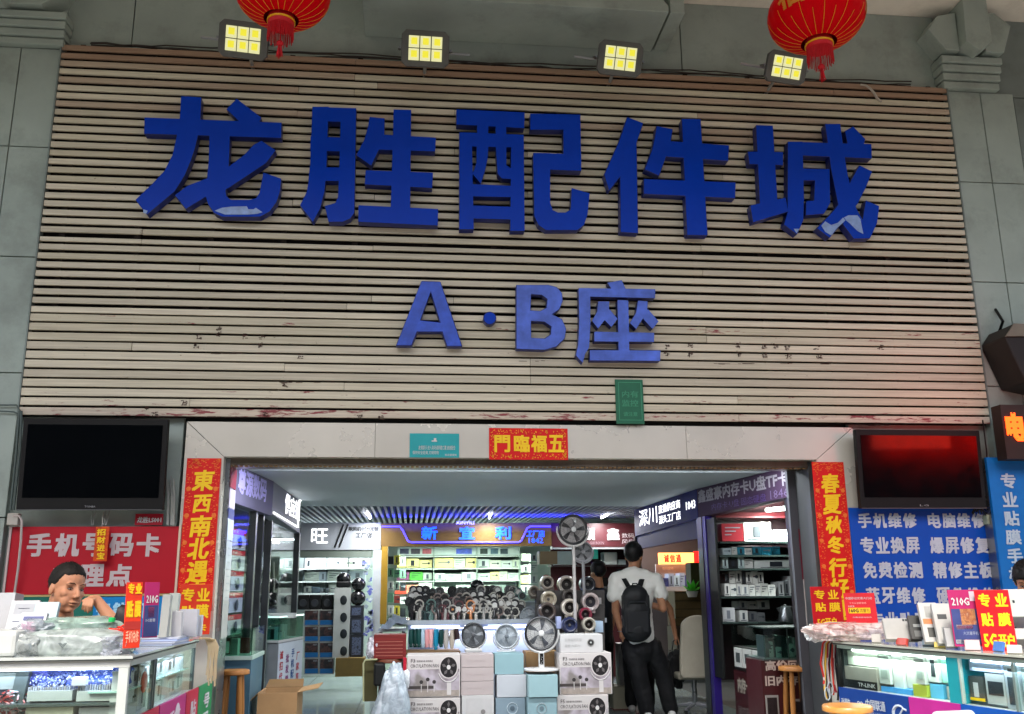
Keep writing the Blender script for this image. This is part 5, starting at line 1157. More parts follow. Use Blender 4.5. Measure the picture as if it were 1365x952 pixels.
MB().box(LXL, LX-.052, LYF+.006, LYF+.012, .25, CZ-.057).build('glass_pane', GLASS, lc); MB().box(LX-.008, LX-.002, LYF+.032, LYB-.03, zl0, CZ-.052).build('glass_pane', GLASS, lc)
MB().box(LXL, LX-.06, LYF+.40, LYF+.42, 0, CZ-.03).build('rear_board', mat('#5a6a74', .5), lc); MB().box(LX-.40, LX-.385, LYF+.43, LYB, 0, CZ-.03).build('rear_board', mat('#aab4b2', .5), lc)
zsh = at(100, 937, LYF+.06).z
MB().box(LXL, LX-.06, LYF+.03, LYF+.39, zsh-.012, zsh).build('shelf', mat('#46504c', .25), lc); MB().box(LX-.38, LX-.012, LYF+.04, LYB-.02, zl0-.02, zl0-.002).build('shelf', WHITE, lc)
MB().box(LXL, LX-.02, LYF+.03, LYF+.39, .2, .215).build('shelf', WHITE, lc)
MB().box(LX-.38, LX-.015, LYF+.05, LYB-.03, 0, zl0-.022).build('base_board', mat('#9aa3a0', .5), lc)
# boards along the lower side face
def sideboard(px0, px1, m, name='lettered_board', top=0):
    y0, y1 = atX(px0, 930, LX).y, atX(px1, 930, LX).y; MB().box(LX-.006, LX+.006, y0, y1-.004, .1, zl0-.003+top).build(name, m, lc); return y0, y1
for a, b, cc, s in ((181, 212, '#b3123c', '充值'), (213, 247, '#a8206e', '移动'), (247.5, 263, '#b0143a', '贴膜'), (263.5, 281, '#0b7a48', '号码')):
    y0, y1 = sideboard(a, b, mat(cc, .42)); mb = MB()
    for j, c2 in enumerate(s): put_text2(mb, c2, Vector((LX+.008, y0+(y1-y0)*.35, zl0-.16-j*.12)), Vector((0, (y1-y0)*.45, 0)), Vector((0, 0, .095)), .03, Vector((1, 0, 0)))
    mb.build('lettering', mat('#e9dfe6', .5), lc)
y0, y1 = atX(232, 930, LX).y, atX(240, 930, LX).y; mb = MB(); mb.lathe((LX+.0075, (y0+y1)/2, zl0-.09), [(.055, 0), (.055, .001)], 20, Matrix.Rotation(math.pi/2, 3, 'Y')); mb.build('round_logo', mat('#e6dbe6', .5), lc)
# LED strip inside the counters
for p_, q_, lb, par in (((LX-1.9, LYF+.07, CZ-.062), (LX-.10, LYF+.07, CZ-.062), 'white light strip under the front rail of the left counter', lc), ((LX-.06, LYF+.55, CZ-.058), (LX-.06, LYB-.1, CZ-.058), 'bluish light strip under the side rail of the left counter', lc)):
    t = lamp('t', p_, q_, 2.6, col='#d2dbff', r=.006, strength=5, label=lb, group='light strips inside the glass counters')
# ---- goods seen through the left front pane
yg = LYF+.07
fb('tray_box', (-8, 897, 20, 919), yg+.06, .2, mat('#bcc8ba', .5), label='pale green box on the left of the left counter shelf', cat='box')
MB().obox(at(30, 920, yg+.1), (.06, .10, .24), Matrix.Rotation(.12, 3, 'Y')).build('grey_pouch', mat('#59645e', .5, var=.2), label='dark grey upright pouch inside the left counter', cat='pouch', origin=at(30, 945, yg))
for i, (a, b) in enumerate(((36, 96), (102, 162))):
    o = fb('card_tray', (a, 921, b, 934.5), yg, .22, mat('#c9cec6', .4), label=['left white tray packed with thin cards in the left counter', 'right white tray packed with thin cards in the left counter'][i], cat='tray', group='white card trays')
    n = int((b-a)/3.2)
    for k in range(n):
        fb('card', (a+1+k*3.2, 917-random.uniform(0, 2.5)-(3 if i else 0), a+2.6+k*3.2, 930), yg+.03+random.uniform(-.01, .01), .16, random.choice([WHITE, OFFW, mat('#c8d2d8', .4)]), o)
fb('white_case', (95, 903, 114, 915), yg-.01, .05, mat('#e6e8ee', .3), label='small white case lying on the blue bags in the left counter', cat='case', bevel=.006)
fb('card_tray', (33, 943, 96, 975), yg, .22, mat('#cfccae', .45), label='cream card tray on the lower shelf of the left counter', cat='tray'); fb('card_tray', (104, 943, 164, 975), yg, .22, mat('#cdd0c8', .45), label='white card tray on the lower shelf of the left counter', cat='tray')
def crumple(name, c, r, m, label, cat, seed=0, amp=.25, parent=None, rot=0, sub=4, flat=None, freq=6):
    from mathutils import noise
    bm = bmesh.new(); bmesh.ops.create_icosphere(bm, subdivisions=sub, radius=1)
    for v in bm.verts:
        n = v.co.normalized(); d = 1+amp*(noise.noise(n*2+Vector((seed, 0, 0)))+.6*abs(noise.noise(n*freq+Vector((0, seed, 0))))+.35*abs(noise.noise(n*freq*2.3+Vector((0, 0, seed)))))
        co = Vector((math.copysign(abs(n.x)**.7, n.x), math.copysign(abs(n.y)**.7, n.y), math.copysign(abs(n.z)**.8, n.z)))*d
        v.co = Vector((co.x*r[0], co.y*r[1], co.z*r[2]))
        if flat is not None: v.co.z = max(v.co.z, -r[2]*flat)
    if rot: bmesh.ops.rotate(bm, verts=bm.verts, matrix=Matrix.Rotation(rot, 3, 'Z'))
    me = bpy.data.meshes.new(name); bm.to_mesh(me); bm.free(); me.materials.append(m); me.polygons.foreach_set('use_smooth', [True]*len(me.polygons))
    try: me.set_sharp_from_angle(angle=rad(28))
    except Exception: pass
    o = bpy.data.objects.new(name, me); COL.objects.link(o); o.location = Vector(c)-(WL[parent.name] if parent else Vector()); WL[o.name] = Vector(c)
    if parent: o.parent = parent; return o
    return props(o, label, cat)
def bagmat(col, alpha=.55, rough=.15):
    key = ('bag', col, alpha)
    if key in MATS: return MATS[key]
    m = bpy.data.materials.new('plastic_film'); MATS[key] = m; m.use_nodes = True; t = m.node_tree; N = t.nodes; L = t.links
    b = N['Principled BSDF']; b.inputs['Base Color'].default_value = (*lin(col), 1); b.inputs['Roughness'].default_value = rough; b.inputs['Specular IOR Level'].default_value = .8
    tc = N.new('ShaderNodeTexCoord'); n = N.new('ShaderNodeTexNoise'); n.inputs['Scale'].default_value = 15; n.inputs['Detail'].default_value = 3; n.inputs['Distortion'].default_value = 1.2; L.new(tc.outputs['Object'], n.inputs['Vector'])
    mr = N.new('ShaderNodeMapRange'); mr.inputs[1].default_value = .35; mr.inputs[2].default_value = .65; mr.inputs[3].default_value = alpha-.25; mr.inputs[4].default_value = min(1, alpha+.35); L.new(n.outputs[0], mr.inputs[0]); L.new(mr.outputs[0], b.inputs['Alpha'])
    bp = N.new('ShaderNodeBump'); bp.inputs['Strength'].default_value = .5; bp.inputs['Distance'].default_value = .01; L.new(n.outputs[0], bp.inputs['Height']); L.new(bp.outputs[0], b.inputs['Normal'])
    return m
for i, (x, y, r, cc, lb) in enumerate(((60, 897, (.10, .08, .055), '#6f76d8', 'crumpled violet blue bag at the left inside the left counter'), (92, 900, (.13, .09, .055), '#3e5298', 'crumpled dark blue bag in the middle of the left counter'), (133, 902, (.13, .09, .065), '#4463b8', 'crumpled bright blue bag of film packs at the right inside the left counter'))):
    crumple('plastic_bag', at(x, y, yg+.16), r, bagmat(cc, .8), lb, 'bag', i*3+1, .35)
jk = MB()
for i in range(260):
    x = random.uniform(40, 160); y = 905+random.uniform(-6, 12)-(6 if x > 100 else 0); p = at(x, y, yg+random.uniform(.0, .12)); jk.obox(p, (random.uniform(.006, .018), .003, random.uniform(.005, .012)), Euler((random.uniform(0, 3), random.uniform(0, 3), 0)).to_matrix())
jk.build('loose_film_packs', print_mat(('#dfe4ee', '#4a62b8', '#c9d2e6', '#33468a', '#d8dce0'), 30), kind='stuff')
eb = MB()
for i in range(40):
    p = at(random.uniform(0, 34), random.uniform(925, 952), yg+random.uniform(.02, .15)); q = [p+Vector((random.uniform(-.05, .05), random.uniform(-.03, .03), random.uniform(-.03, .03))) for _ in range(5)]; eb.tube(q, .004, 4)
eb.build('tangled_earphones', print_mat(('#20262a', '#c23a2c', '#dfe4e4', '#3a8a86'), 16), kind='stuff')
# ---- phone boxes behind the side pane
rs = random.Random(9)
for rw, (z0_, z1_) in enumerate(((zl0, zl0+(CZ-.05-zl0)*.47), (zl0+(CZ-.05-zl0)*.52, zl0+(CZ-.05-zl0)*.92))):
    y = LYF+.06; k = 0
    while y < LYB-.12 and k < 13:
        w_ = rs.uniform(.07, .13); x = LX-.05-rs.uniform(0, .02); h = (z1_-z0_)*rs.uniform(.8, 1)
        cn, cc = rs.choice([('white', '#d9ddd6'), ('pale grey', '#c3c9c4'), ('greenish white', '#ccd6c8'), ('cream', '#d5d3c2')])
        o = MB().box(x-.04, x, y, y+w_, z0_, z0_+h).build('phone_box', mat(cc, .4, var=.05), label='%s box behind the side pane, %s row, %s from the counter corner' % (cn, ['lower', 'upper'][rw], ['first', 'second', 'third', 'fourth', 'fifth', 'sixth', 'seventh', 'eighth', 'ninth', 'tenth', 'eleventh', 'twelfth', 'thirteenth'][k]), cat='box', group='boxes behind the side pane', origin=(x, y, z0_))
        if rs.random() < .7: MB().box(x+.0005, x+.002, y+w_*.3, y+w_*.72, z0_+h*.25, z0_+h*.8).build('printed_phone', mat(rs.choice(['#1d2124', '#4c5652', '#2a3038', '#8a9490']), .4), o)
        y += w_+.008; k += 1
    if rw == 0: MB().box(LX-.2, LX-.03, LYF+.05, LYB-.03, z1_+.006, z1_+.014).build('glass_shelf', mat('#9fc4b6', .1), lc)
MB().ell((LX-.03, atX(194, 885, LX-.03).y, CZ-.16), (.012, .05, .055)).build('red_tag', mat('#b2402c', .5), label='round red tag among the boxes behind the side pane', cat='tag')
# ---- things lying on the left counter
zc = CZ
def onL(px, py): return atz(px, py, CZ)
o = MB().box(-2.5, at(24, 855, LYF+.05).x, LYF+.03, LYF+.33, CZ, at(10, 841, LYF+.05).z).build('white_printer', mat('#dfe3e0', .4, var=.03), label='white box shaped printer at the left end of the left counter', cat='printer', bevel=.02, origin=(-2.3, LYF+.1, CZ))
pb = MB(); 
def leaning(name, r, Y, m, label, cat='box', lean=.25, th=.03, art=None, yaw=0, base=CZ, group=None):
    """slab standing on the counter at depth Y and leaning back"""
    x0, x1, z0, z1 = rect(*r, Y); z0 = max(z0, base); h = z1-z0; R = Matrix.Rotation(yaw, 3, 'Z') @ Matrix.Rotation(-lean, 3, 'X'); c = Vector(((x0+x1)/2, Y, z0)); w_ = x1-x0
    t = thing(name, label, cat, c, group=group); MB().obox(c+R @ Vector((0, th/2, h/2))+Vector((0, 0, abs(math.sin(lean))*th*0)), (w_, th, h), R).build('board', m, t, bevel=.002)
    if art:
        for (u0, v0, u1, v1, mm, *tx) in art:
            O = c+R @ Vector(((u0-.5)*w_, -.0015-(.0012 if tx else 0), v0*h)); U = R @ Vector(((u1-u0)*w_, 0, 0)); Vv = R @ Vector((0, 0, (v1-v0)*h))
            if tx: mb = MB(); put_text2(mb, tx[0], O, U, Vv, tx[1] if len(tx) > 1 else .03, R @ Vector((0, -1, 0))); mb.build('lettering', mm, t)
            else: MB().slab([O, O+U, O+U+Vv, O+Vv], R @ Vector((0, .001, 0))).build('printed_patch', mm, t)
    return t
ORA = mat('#d4361a', .42, var=.1, scale=20); MAG = mat('#a82460', .42); PNAVY = mat('#3a4478', .42, var=.2, scale=10)
leaning('display_box', (-14, 790, 16, 842), 5.45, mat('#e0e2e6', .4), 'large white box standing at the very left behind the printer', lean=.1, th=.12)
leaning('display_board', (8, 798, 46, 842), 5.36, mat('#dfe1e6', .35), 'white display board with loose grey line drawings left of the seated man', lean=.35, art=[(.15, .55, .9, .9, mat('#c4c8d0', .5)), (.2, .3, .8, .34, mat('#70788a', .5)), (.3, .72, .7, .75, mat('#5a6070', .5))])
leaning('display_board', (40, 800, 72, 845), 5.30, mat('#bfe0e8', .35), 'pale turquoise display card left of the seated man', lean=.35)
leaning('display_board', (22, 814, 57, 850), 5.15, mat('#d7dbe4', .35), 'display card with a pink panel and navy header on the left counter', lean=.4, art=[(.12, .1, .85, .62, mat('#dba6c6', .4)), (.12, .68, .9, .84, mat('#38427a', .4))])
BUB = bagmat('#a3aeac', .8, .12)
crumple('bubble_wrap_pack', at(98, 858, LYF+.2), (.30, .13, .075), BUB, 'large white bubble wrapped parcel lying on the left counter', 'parcel', 3, .13, flat=.9, freq=9)
bp_ = bpy.data.objects['bubble_wrap_pack']; mb = MB(); p = at(83, 863, LYF+.045); mb.tube([p+Vector((-.018, 0, .02)), p, p+Vector((.018, 0, .02))], .003, 4); mb.tube([p+Vector((-.010, 0, .02)), p+Vector((0, 0, .009)), p+Vector((.010, 0, .02))], .002, 4); mb.build('printed_arrow', mat('#5a6668', .5), bp_)
crumple('bubble_wrap_pack', at(108, 835, LYF+.3), (.21, .12, .05), bagmat('#93aca2', .82, .12), 'smaller greenish bubble wrapped parcel resting on the larger one', 'parcel', 8, .15, flat=.9, freq=10)
crumple('plastic_bag', at(52, 845, LYF+.25), (.11, .10, .06), bagmat('#a0a8b0', .6, .1), 'clear crumpled bag beside the white printer', 'bag', 12, .4)
crumple('plastic_bag', at(36, 861, LYF+.12), (.075, .08, .06), bagmat('#9fa6a6', .7, .1), 'rolled clear plastic film between printer and parcel', 'bag', 15, .25)
crumple('plastic_bag', at(150, 861, LYF+.18), (.085, .10, .055), bagmat('#9aa0ac', .55, .1), 'clear crumpled bag at the corner of the left counter', 'bag', 17, .4)
rc = thing('red_cable_coil', 'coiled bright red cable beside the orange poster stand', 'cable', at(157, 842, LYF+.2))
for k in range(5):
    c = at(156+random.uniform(-2, 2), 840+k*2, LYF+.2); MB().tube([c+Vector((.045*math.cos(a*.45+k), .03*math.sin(a*.45+k), .018*math.sin(a*.45*2+k)+.012*math.sin(a*.45))) for a in range(14)], .0045, 5, closed=True).build('loop', mat('#e22b1c', .4), rc, smooth=True)
o = MB().lathe(at(149, 829, LYF+.2), [(.017, 0), (.017, .018), (.010, .022)], 14).build('bottle_cap', mat('#1fae5c', .4), smooth=True, label='small bright green bottle cap on top of the clear bags', cat='cap', origin=at(149, 829, LYF+.2))
crumple('dark_gadget', at(163, 832, LYF+.3), (.04, .05, .09), mat('#1d1a1c', .5), 'dark upright gadget behind the orange poster stand', 'gadget', 21, .2, sub=3)
leaning('poster_stand', (167, 776, 190, 864), LYF+.12, ORA, 'narrow orange acrylic poster stand with yellow characters at the counter corner', 'poster stand', lean=.06, th=.006, yaw=rad(38), art=[(.08, .82, .48, .98, YEL, '专'), (.54, .82, .94, .98, YEL, '业'), (.05, .46, .48, .72, YEL, '贴'), (.54, .46, .95, .72, YEL, '膜'), (.1, .08, .9, .26, mat('#f0c8a8', .4), '手机快修', .01), (0, .28, 1, .4, mat('#a83028', .4))])
leaning('poster_stand', (192, 776, 213, 850), LYF+.32, MAG, 'magenta and blue acrylic poster stand behind the orange one', 'poster stand', lean=.06, th=.006, yaw=rad(38), art=[(.04, .02, .96, .58, PNAVY), (.12, .62, .9, .76, TEXTW, '210G', .02), (.3, .36, .7, .55, mat('#b0527c', .4)), (.15, .28, .8, .34, mat('#d9dfee', .4), '5G套餐', 0)])
for i, (r, Y, cc, lb, ln) in enumerate((((213, 792, 224, 850), 5.75, '#c9cdc8', 'tall pale grey phone box standing behind the magenta poster', .12), ((222, 790, 235, 848), 5.95, '#aeb6b0', 'grey green phone box in the row on the left counter side', .15), ((229, 815, 242, 849), 5.85, '#e3e4e8', 'tilted white charger box left of the white carton pair', -.1), ((238, 812, 262, 849), 6.0, '#dcdee6', 'white upright box near the far end of the left counter', .08), ((252, 820, 268, 848), 6.1, '#e6e6ee', 'small white box at the far end of the left counter', .05))):
    leaning('product_box', r, Y, mat(cc, .4), lb, lean=ln, th=.05, group='boxes standing on the left counter')
pst = thing('paper_stack', 'stack of blue white sheets in front of the magenta poster stand', 'paper stack', onL(215, 858))
for k in range(4):
    c = onL(216+k, 861-k*.3); MB().obox((c.x-.03, c.y+.12, CZ+.006+k*.011), (.22, .30, .009), Matrix.Rotation(.05*k-.1, 3, 'Z')).build('sheet_bundle', mat(['#b9c8ea', '#d9e0f0', '#a9b9e2', '#dde3f2'][k], .4), pst)
p = onL(210, 851); MB().slab([p+Vector((-.01, .1, .05)), p+Vector((.10, .12, .10)), p+Vector((.06, .12, .05)), p+Vector((.02, .1, .035))], (0, .01, 0)).build('blue_pennant', mat('#1f4fc0', .4), label='small bright blue pennant shaped holder among the white boxes', cat='holder')
leaning('poster_stand', (238, 779, 281, 846), 6.72, ORA, 'wide orange poster with yellow characters below the left couplet', 'poster stand', lean=.02, th=.006, base=.9, art=[(.06, .66, .46, .92, YEL, '专'), (.54, .66, .94, .92, YEL, '业'), (.08, .32, .46, .58, YEL, '贴'), (.52, .32, .94, .60, YEL, '膜'), (.3, .04, .9, .22, YEL, '5G卡')])
hc = thing('hanging_cables', 'bundle of cream cables hanging over the far corner of the left counter', 'cables', (LX, LYB, CZ))
for k in range(9):
    x = 274+k*1.6; q = [at(x-8, 851, LYB-.1), at(x, 851+k*.3, LYB-.05), at(x+4, 862, LYB-.06), at(x+3-(k % 3), 885, LYB-.06), at(x+1, 900+(k*7) % 17, LYB-.06)]
    MB().tube(q, .006, 5).build('cable', mat('#c9b28a', .5), hc, smooth=True)

# ================================================================== right counter
RZ = .93
rA, rB, rC = atz(1115, 855, RZ), atz(1266, 868, RZ), atz(1363, 874, RZ)
rd = (rC-rA); rd.z = 0; rd.normalize(); rn = Vector((rd.y, -rd.x, 0))
if rn.x > 0: rn = -rn
rend = rA+rd*2.6; RG = thing('right_counter', 'glass sales counter with blue and magenta telecom boards right of the entrance', 'counter', (rA.x, rA.y, 0))
def rp(s, dn, z): p = rA+rd*s-rn*dn; return Vector((p.x, p.y, z))
def rslab(name, s0, s1, d0, d1, z0, z1, m, parent=RG): return MB().slab([rp(s0, d0, z0), rp(s1, d0, z0), rp(s1, d0, z1), rp(s0, d0, z1)], -rn*(d1-d0)).build(name, m, parent)
def rs_px(px, py=900):
    """distance along the counter face for a photo column"""
    r = ray(px, py); n2 = rn; t = (rA-Vector((0, 0, EYE))).dot(n2)/r.dot(n2); p = Vector((0, 0, EYE))+r*t; return (p-rA).dot(rd), p.z
zg0 = rs_px(1190, 925)[1]
rslab('counter_top', -.02, 2.6, -.015, .5, RZ-.02, RZ, mat('#dfe4d8', .12, coat=.4)); rslab('dark_edge', -.02, 2.6, -.018, -.0155, RZ-.018, RZ-.010, JOINT)
rslab('top_rail', 0, 2.6, .0, .02, RZ-.04, RZ-.021, mat('#bcd2c6', .3)); rslab('rear_board', 0, 2.6, .40, .42, 0, RZ-.03, mat('#aeb8b4', .5)); rslab('shelf', 0, 2.6, .02, .39, zg0-.02, zg0-.003, WHITE); rslab('base_board', 0, 2.6, .02, .39, 0, zg0-.03, mat('#7e8688', .5)); rslab('end_board', -.0, .02, .03, .39, zg0, RZ-.03, mat('#2a3030', .4))
sb1, sb2 = rs_px(1262)[0], rs_px(1278)[0]
rslab('glass_pane', .022, sb1-.01, .004, .010, zg0, RZ-.041, GLASS); rslab('glass_pane', sb2+.01, 2.6, .004, .010, zg0, RZ-.041, GLASS)
rslab('cyan_divider', sb1, sb2, .004, .3, zg0-.05, RZ-.041, mat('#1593a0', .35)); rslab('post', sb2+.002, sb2+.012, .0, .02, zg0, RZ-.041, mat('#c3d6cc', .3))
s3x = rs_px(1349)[0]; rslab('post', s3x, s3x+.015, .0, .02, zg0, RZ-.041, mat('#6a7a76', .3)); rslab('end_frame', -.015, -.002, .0, .4, 0, RZ-.021, BLACK)
def rboard(px0, px1, m, z1=zg0-.004, name='lettered_board'): s0, s1 = rs_px(px0)[0], rs_px(px1)[0]; rslab(name, s0, s1-.003, -.004, .012, .1, z1, m); return s0, s1
RB1 = mat('#0f3a86', .4, var=.04); s0, s1 = rboard(1117, 1208, RB1); rboard(1208.5, 1276, mat('#b0288a', .42)); s4, s5 = rboard(1276.5, 1420, mat('#0f4fa8', .4))
def rtext(body, a, b, z0, z1, m, bold=.02): mb = MB(); O = rp(a, -.006, z0); put_text2(mb, body, O, rp(b, -.006, z0)-O, Vector((0, 0, z1-z0)), bold, rn); mb.build('lettering', m, RG)
W_ = s1-s0; TW = mat('#cfdcee', .5)
rtext('动通信', s0+W_*.03, s0+W_*.17, zg0-.12, zg0-.065, TW); rtext('MOBILE', s0+W_*.03, s0+W_*.17, zg0-.15, zg0-.13, TW, .01)
rtext('中国联通', s0+W_*.40, s0+W_*.68, zg0-.11, zg0-.05, TW); rtext('CHINA UNICOM', s0+W_*.40, s0+W_*.68, zg0-.145, zg0-.122, TW, .01)
lg = MB()
for (u, v_) in ((0, 0), (1, 0), (2, 0), (.5, 1), (1.5, 1), (0, -.6), (1, -.8), (2, -.6)): 
    c = rp(s0+W_*(.27+.045*u), -.0055, zg0-.105+.022*v_); R = Matrix((rd, Vector((0, 0, 1)), rn)).transposed(); lg.tube([c+R @ Vector((.010*math.cos(a*.785), .010*math.sin(a*.785), 0)) for a in range(8)], .0028, 4, closed=True)
lg.build('knot_logo', TW, RG)
lg = MB(); c = rp(s0+W_*.87, -.0055, zg0-.11); lg.tube([c+R @ Vector((.05*math.cos(a*.35+.6)*(.55 if a < 1 else 1), .05*math.sin(a*.35+.6), 0)) for a in range(15)], [.004+.006*math.sin(i/14*math.pi) for i in range(15)], 5); lg.tube([c+R @ Vector(p) for p in ((-.01, -.05, 0), (0, 0, 0), (.03, .035, 0), (.055, .03, 0))], .007, 5); lg.build('swirl_logo', TW, RG)
lamp('t', rp(.08, .05, RZ-.05), rp(sb1-.05, .05, RZ-.05), 3.2, col='#f4fffb', r=.006, strength=5, label='white light strip inside the far part of the right counter', group='light strips inside the glass counters')
lamp('t', rp(sb2+.05, .05, RZ-.05), rp(2.4, .05, RZ-.05), 2.6, col='#dce8ff', r=.006, strength=5, label='white light strip inside the near part of the right counter', group='light strips inside the glass counters')
def rbox(px0, px1, h0, h1, dn, d, m, label, art=None, group='boxes inside the right counter'):
    s0, s1 = rs_px(px0)[0], rs_px(px1)[0]; H_ = RZ-.045-zg0; z0, z1 = zg0+H_*h0, zg0+H_*h1; org = rp((s0+s1)/2, dn, z0)
    o = MB().slab([rp(s0, dn, z0), rp(s1, dn, z0), rp(s1, dn, z1), rp(s0, dn, z1)], -rn*d).build('product_box', m, label=label, cat='box', group=group, origin=org)
    for a in art or ():
        u0, v0, u1, v1, mm = a[:5]; f = dn-.0025; A_ = rp(s0+(s1-s0)*u0, f, z0+(z1-z0)*v0); U = rd*(s1-s0)*(u1-u0); Vv = Vector((0, 0, (z1-z0)*(v1-v0)))
        if len(a) > 5: mb = MB(); put_text2(mb, a[5], A_+rn*.001, U, Vv, .02, rn); mb.build('lettering', mm, o)
        else: MB().slab([A_, A_+U, A_+U+Vv, A_+Vv], -rn*.002).build('printed_patch', mm, o)
    return o
DKP = mat('#2c3236', .4)
rbox(1121, 1163, .0, .55, .03, .1, mat('#8d8a82', .45), 'grey and black router box lettered TP-LINK in the right counter', [(0, 0, 1, .38, mat('#101416', .4)), (.42, .1, .95, .28, TEXTW, 'TP-LINK')])
rbox(1122, 1162, .58, .95, .06, .1, mat('#d3dccb', .4), 'pale green clear pack above the router box')
for i, (a, b, h0, h1, cc, lb) in enumerate(((1165, 1179, .2, .9, '#cfd8d0', 'white phone box right of the router box'), (1180, 1193, .1, .95, '#dadfd8', 'tall white box with a thin dark outline in the right counter'), (1194, 1212, .15, .9, '#d2d4c9', 'cream box in the middle of the far right counter pane'), (1213, 1225, .3, .92, '#c9ccc4', 'pale box left of the phone shaped print'), (1226, 1240, .38, 1, '#dfe6e0', 'white box with a dark phone print in the right counter'), (1241, 1258, .38, 1, '#8fcdb4', 'mint green box near the cyan divider'), (1208, 1226, 0, .28, '#9aa63a', 'small yellow green pack at the bottom of the right counter'), (1227, 1244, 0, .33, '#5aa8cc', 'small light blue pack at the bottom of the right counter'), (1245, 1259, 0, .3, '#cdd3c6', 'small white pack beside the cyan divider'), (1166, 1206, 0, .13, '#3f8cc4', 'flat blue pack lying at the bottom of the right counter'))):
    rbox(a, b, h0, h1, .04+.02*(i % 3), .05, mat(cc, .4, var=.1), lb, [(.35, .2, .72, .85, DKP)] if i in (4,) else ([(.2, .2, .8, .5, mat('#8a9690', .4))] if i in (0, 3, 8) else None))
for i, (a, b, h0, h1, cc, lb, art) in enumerate(((1281, 1300, .08, .62, '#4a4f4c', 'dark box showing a white plug in the near right counter', [(.3, .15, .62, .75, WHITE), (0, 0, 1, .12, YEL)]), (1303, 1328, .05, .72, '#cfd6d2', 'white box with a wide dark camera print', [(.12, .3, .9, .75, DKP)]), (1329, 1347, .0, .95, '#c9d3d6', 'tall white box with a dark smartphone print', [(.2, .1, .8, .72, mat('#34444c', .3)), (.3, .85, .6, .92, DKP)]), (1352, 1380, .1, .9, '#b9d0cc', 'pale teal box at the right edge inside the right counter', None), (1284, 1326, .75, .98, '#aab8cc', 'pale blue flat pack on top of the boxes', None))):
    rbox(a, b, h0, h1, .05, .05, mat(cc, .4, var=.08), lb, art)
# things on the right counter
def onR(px, py): return atz(px, py, RZ)
crumple('plastic_bag', at(1130, 843, 6.0), (.25, .12, .055), bagmat('#e9d9d4', .55, .1), 'clear bag with pinkish red contents on the far end of the right counter', 'bag', 31, .35, flat=.8)
crumple('bag_contents', at(1122, 838, 6.03), (.16, .07, .03), mat('#c4544a', .5, var=.4, scale=14), 'red cord bundle showing through the clear bag on the right counter', 'cord', 35, .4)
crumple('plastic_bag', at(1092, 845, 6.15), (.08, .09, .045), bagmat('#e8ecec', .5, .1), 'small clear crumpled bag overhanging the far corner of the right counter', 'bag', 33, .4)
ly = thing('lanyards', 'bundle of red, white and yellow lanyards hanging off the right counter', 'lanyards', at(1105, 850, 6.2))
lyc = ['#b5281e', '#e0dcd4', '#caa02c', '#8c1c2c', '#d8d0cc', '#1d1d20', '#c43a2a', '#e4e0da', '#a03040', '#202226', '#d9b878']
for k, cc in enumerate(lyc):
    x = 1097+k*2.1; dl = (k*13) % 30
    MB().tube([at(1130-k, 846, 6.05), at(x+8, 849, 6.1), at(x, 858, 6.12), at(x-3+(k % 4), 885, 6.12), at(x+2-(k % 3)*2, 905+dl*.5, 6.12), at(x+1, 912+dl*.8, 6.12)], .007, 5).build('strap', mat(cc, .6), ly, smooth=True)
for (x, y) in ((1103, 925), (1107, 918)): c = at(x, y, 6.1); MB().tube([c+Vector((.018*math.cos(a*.7), 0, .04*math.sin(a*.7))) for a in range(9)], .004, 4, closed=True).build('loop', mat('#a9b4bc', .4), ly)
REDP = mat('#c2121c', .42, var=.06)
leaning('poster_stand', (1083, 782, 1124, 838), 6.55, REDP, 'red poster stand with yellow characters at the far end of the right counter', 'poster stand', lean=.05, th=.006, base=.9, art=[(.1, .70, .45, .92, YEL, '专'), (.55, .70, .9, .92, YEL, '业'), (.1, .40, .45, .62, YEL, '贴'), (.55, .40, .92, .62, YEL, '膜'), (.12, .06, .75, .26, YEL, '5G开户')])
leaning('promo_card', (1129, 790, 1168, 836), 6.1, mat('#d3202a', .42), 'bright red promotion card reading 160 in front of the blue sign', 'card', lean=.15, th=.006, yaw=rad(-10), base=.93, art=[(.05, .80, .9, .88, TEXTW, '中国移动优惠大行动', .01), (.15, .67, .7, .73, mat('#f4b0a8', .5), '十元公益新体验', .0), (.1, .40, .8, .56, YEL), (.12, .42, .42, .54, TEXTK, '160G', .02), (.45, .42, .78, .54, mat('#8a5a10', .5), '流量包', .01), (.1, .58, .3, .63, TEXTW, '充值优惠', 0), (.2, .26, .8, .30, TEXTW, '办理请咨询店内', 0)])
for i, (r, Y, cc, lb, ln, yw, art) in enumerate((
    ((1182, 820, 1222, 852), 5.55, '#c9c9c6', 'wide silver grey box leaning on the right counter', .55, -.5, [(.6, .85, .66, .95, DKP), (.68, .85, .74, .95, DKP)]),
    ((1215, 818, 1238, 852), 5.45, '#26282a', 'black box with grey print leaning beside the silver grey one', .4, -.5, [(.2, .1, .8, .35, mat('#6a6c6c', .5)), (.2, .5, .7, .62, mat('#8f9292', .5))]),
    ((1232, 798, 1254, 856), 5.3, '#d6d6d4', 'tall white phone accessory box with an orange spot, leaning', .45, -.5, [(.25, .12, .72, .36, mat('#3b3c3a', .4)), (.1, .45, .6, .58, mat('#d87a4a', .5)), (.3, .62, .8, .9, mat('#b9bab6', .5))]),
    ((1250, 800, 1272, 858), 5.2, '#cfd0ce', 'second tall white box leaning right of the one with the orange spot', .4, -.5, [(.2, .6, .7, .72, DKP), (.3, .1, .8, .4, mat('#8d9090', .5))]),
    ((1262, 836, 1276, 862), 5.1, '#b9bbbd', 'thin grey white pack leaning left of the magenta poster', .3, -.5, None))):
    leaning('product_box', r, Y, mat(cc, .4), lb, lean=ln, th=.04, yaw=yw*.6, base=.9, art=art, group='boxes leaning on the right counter')
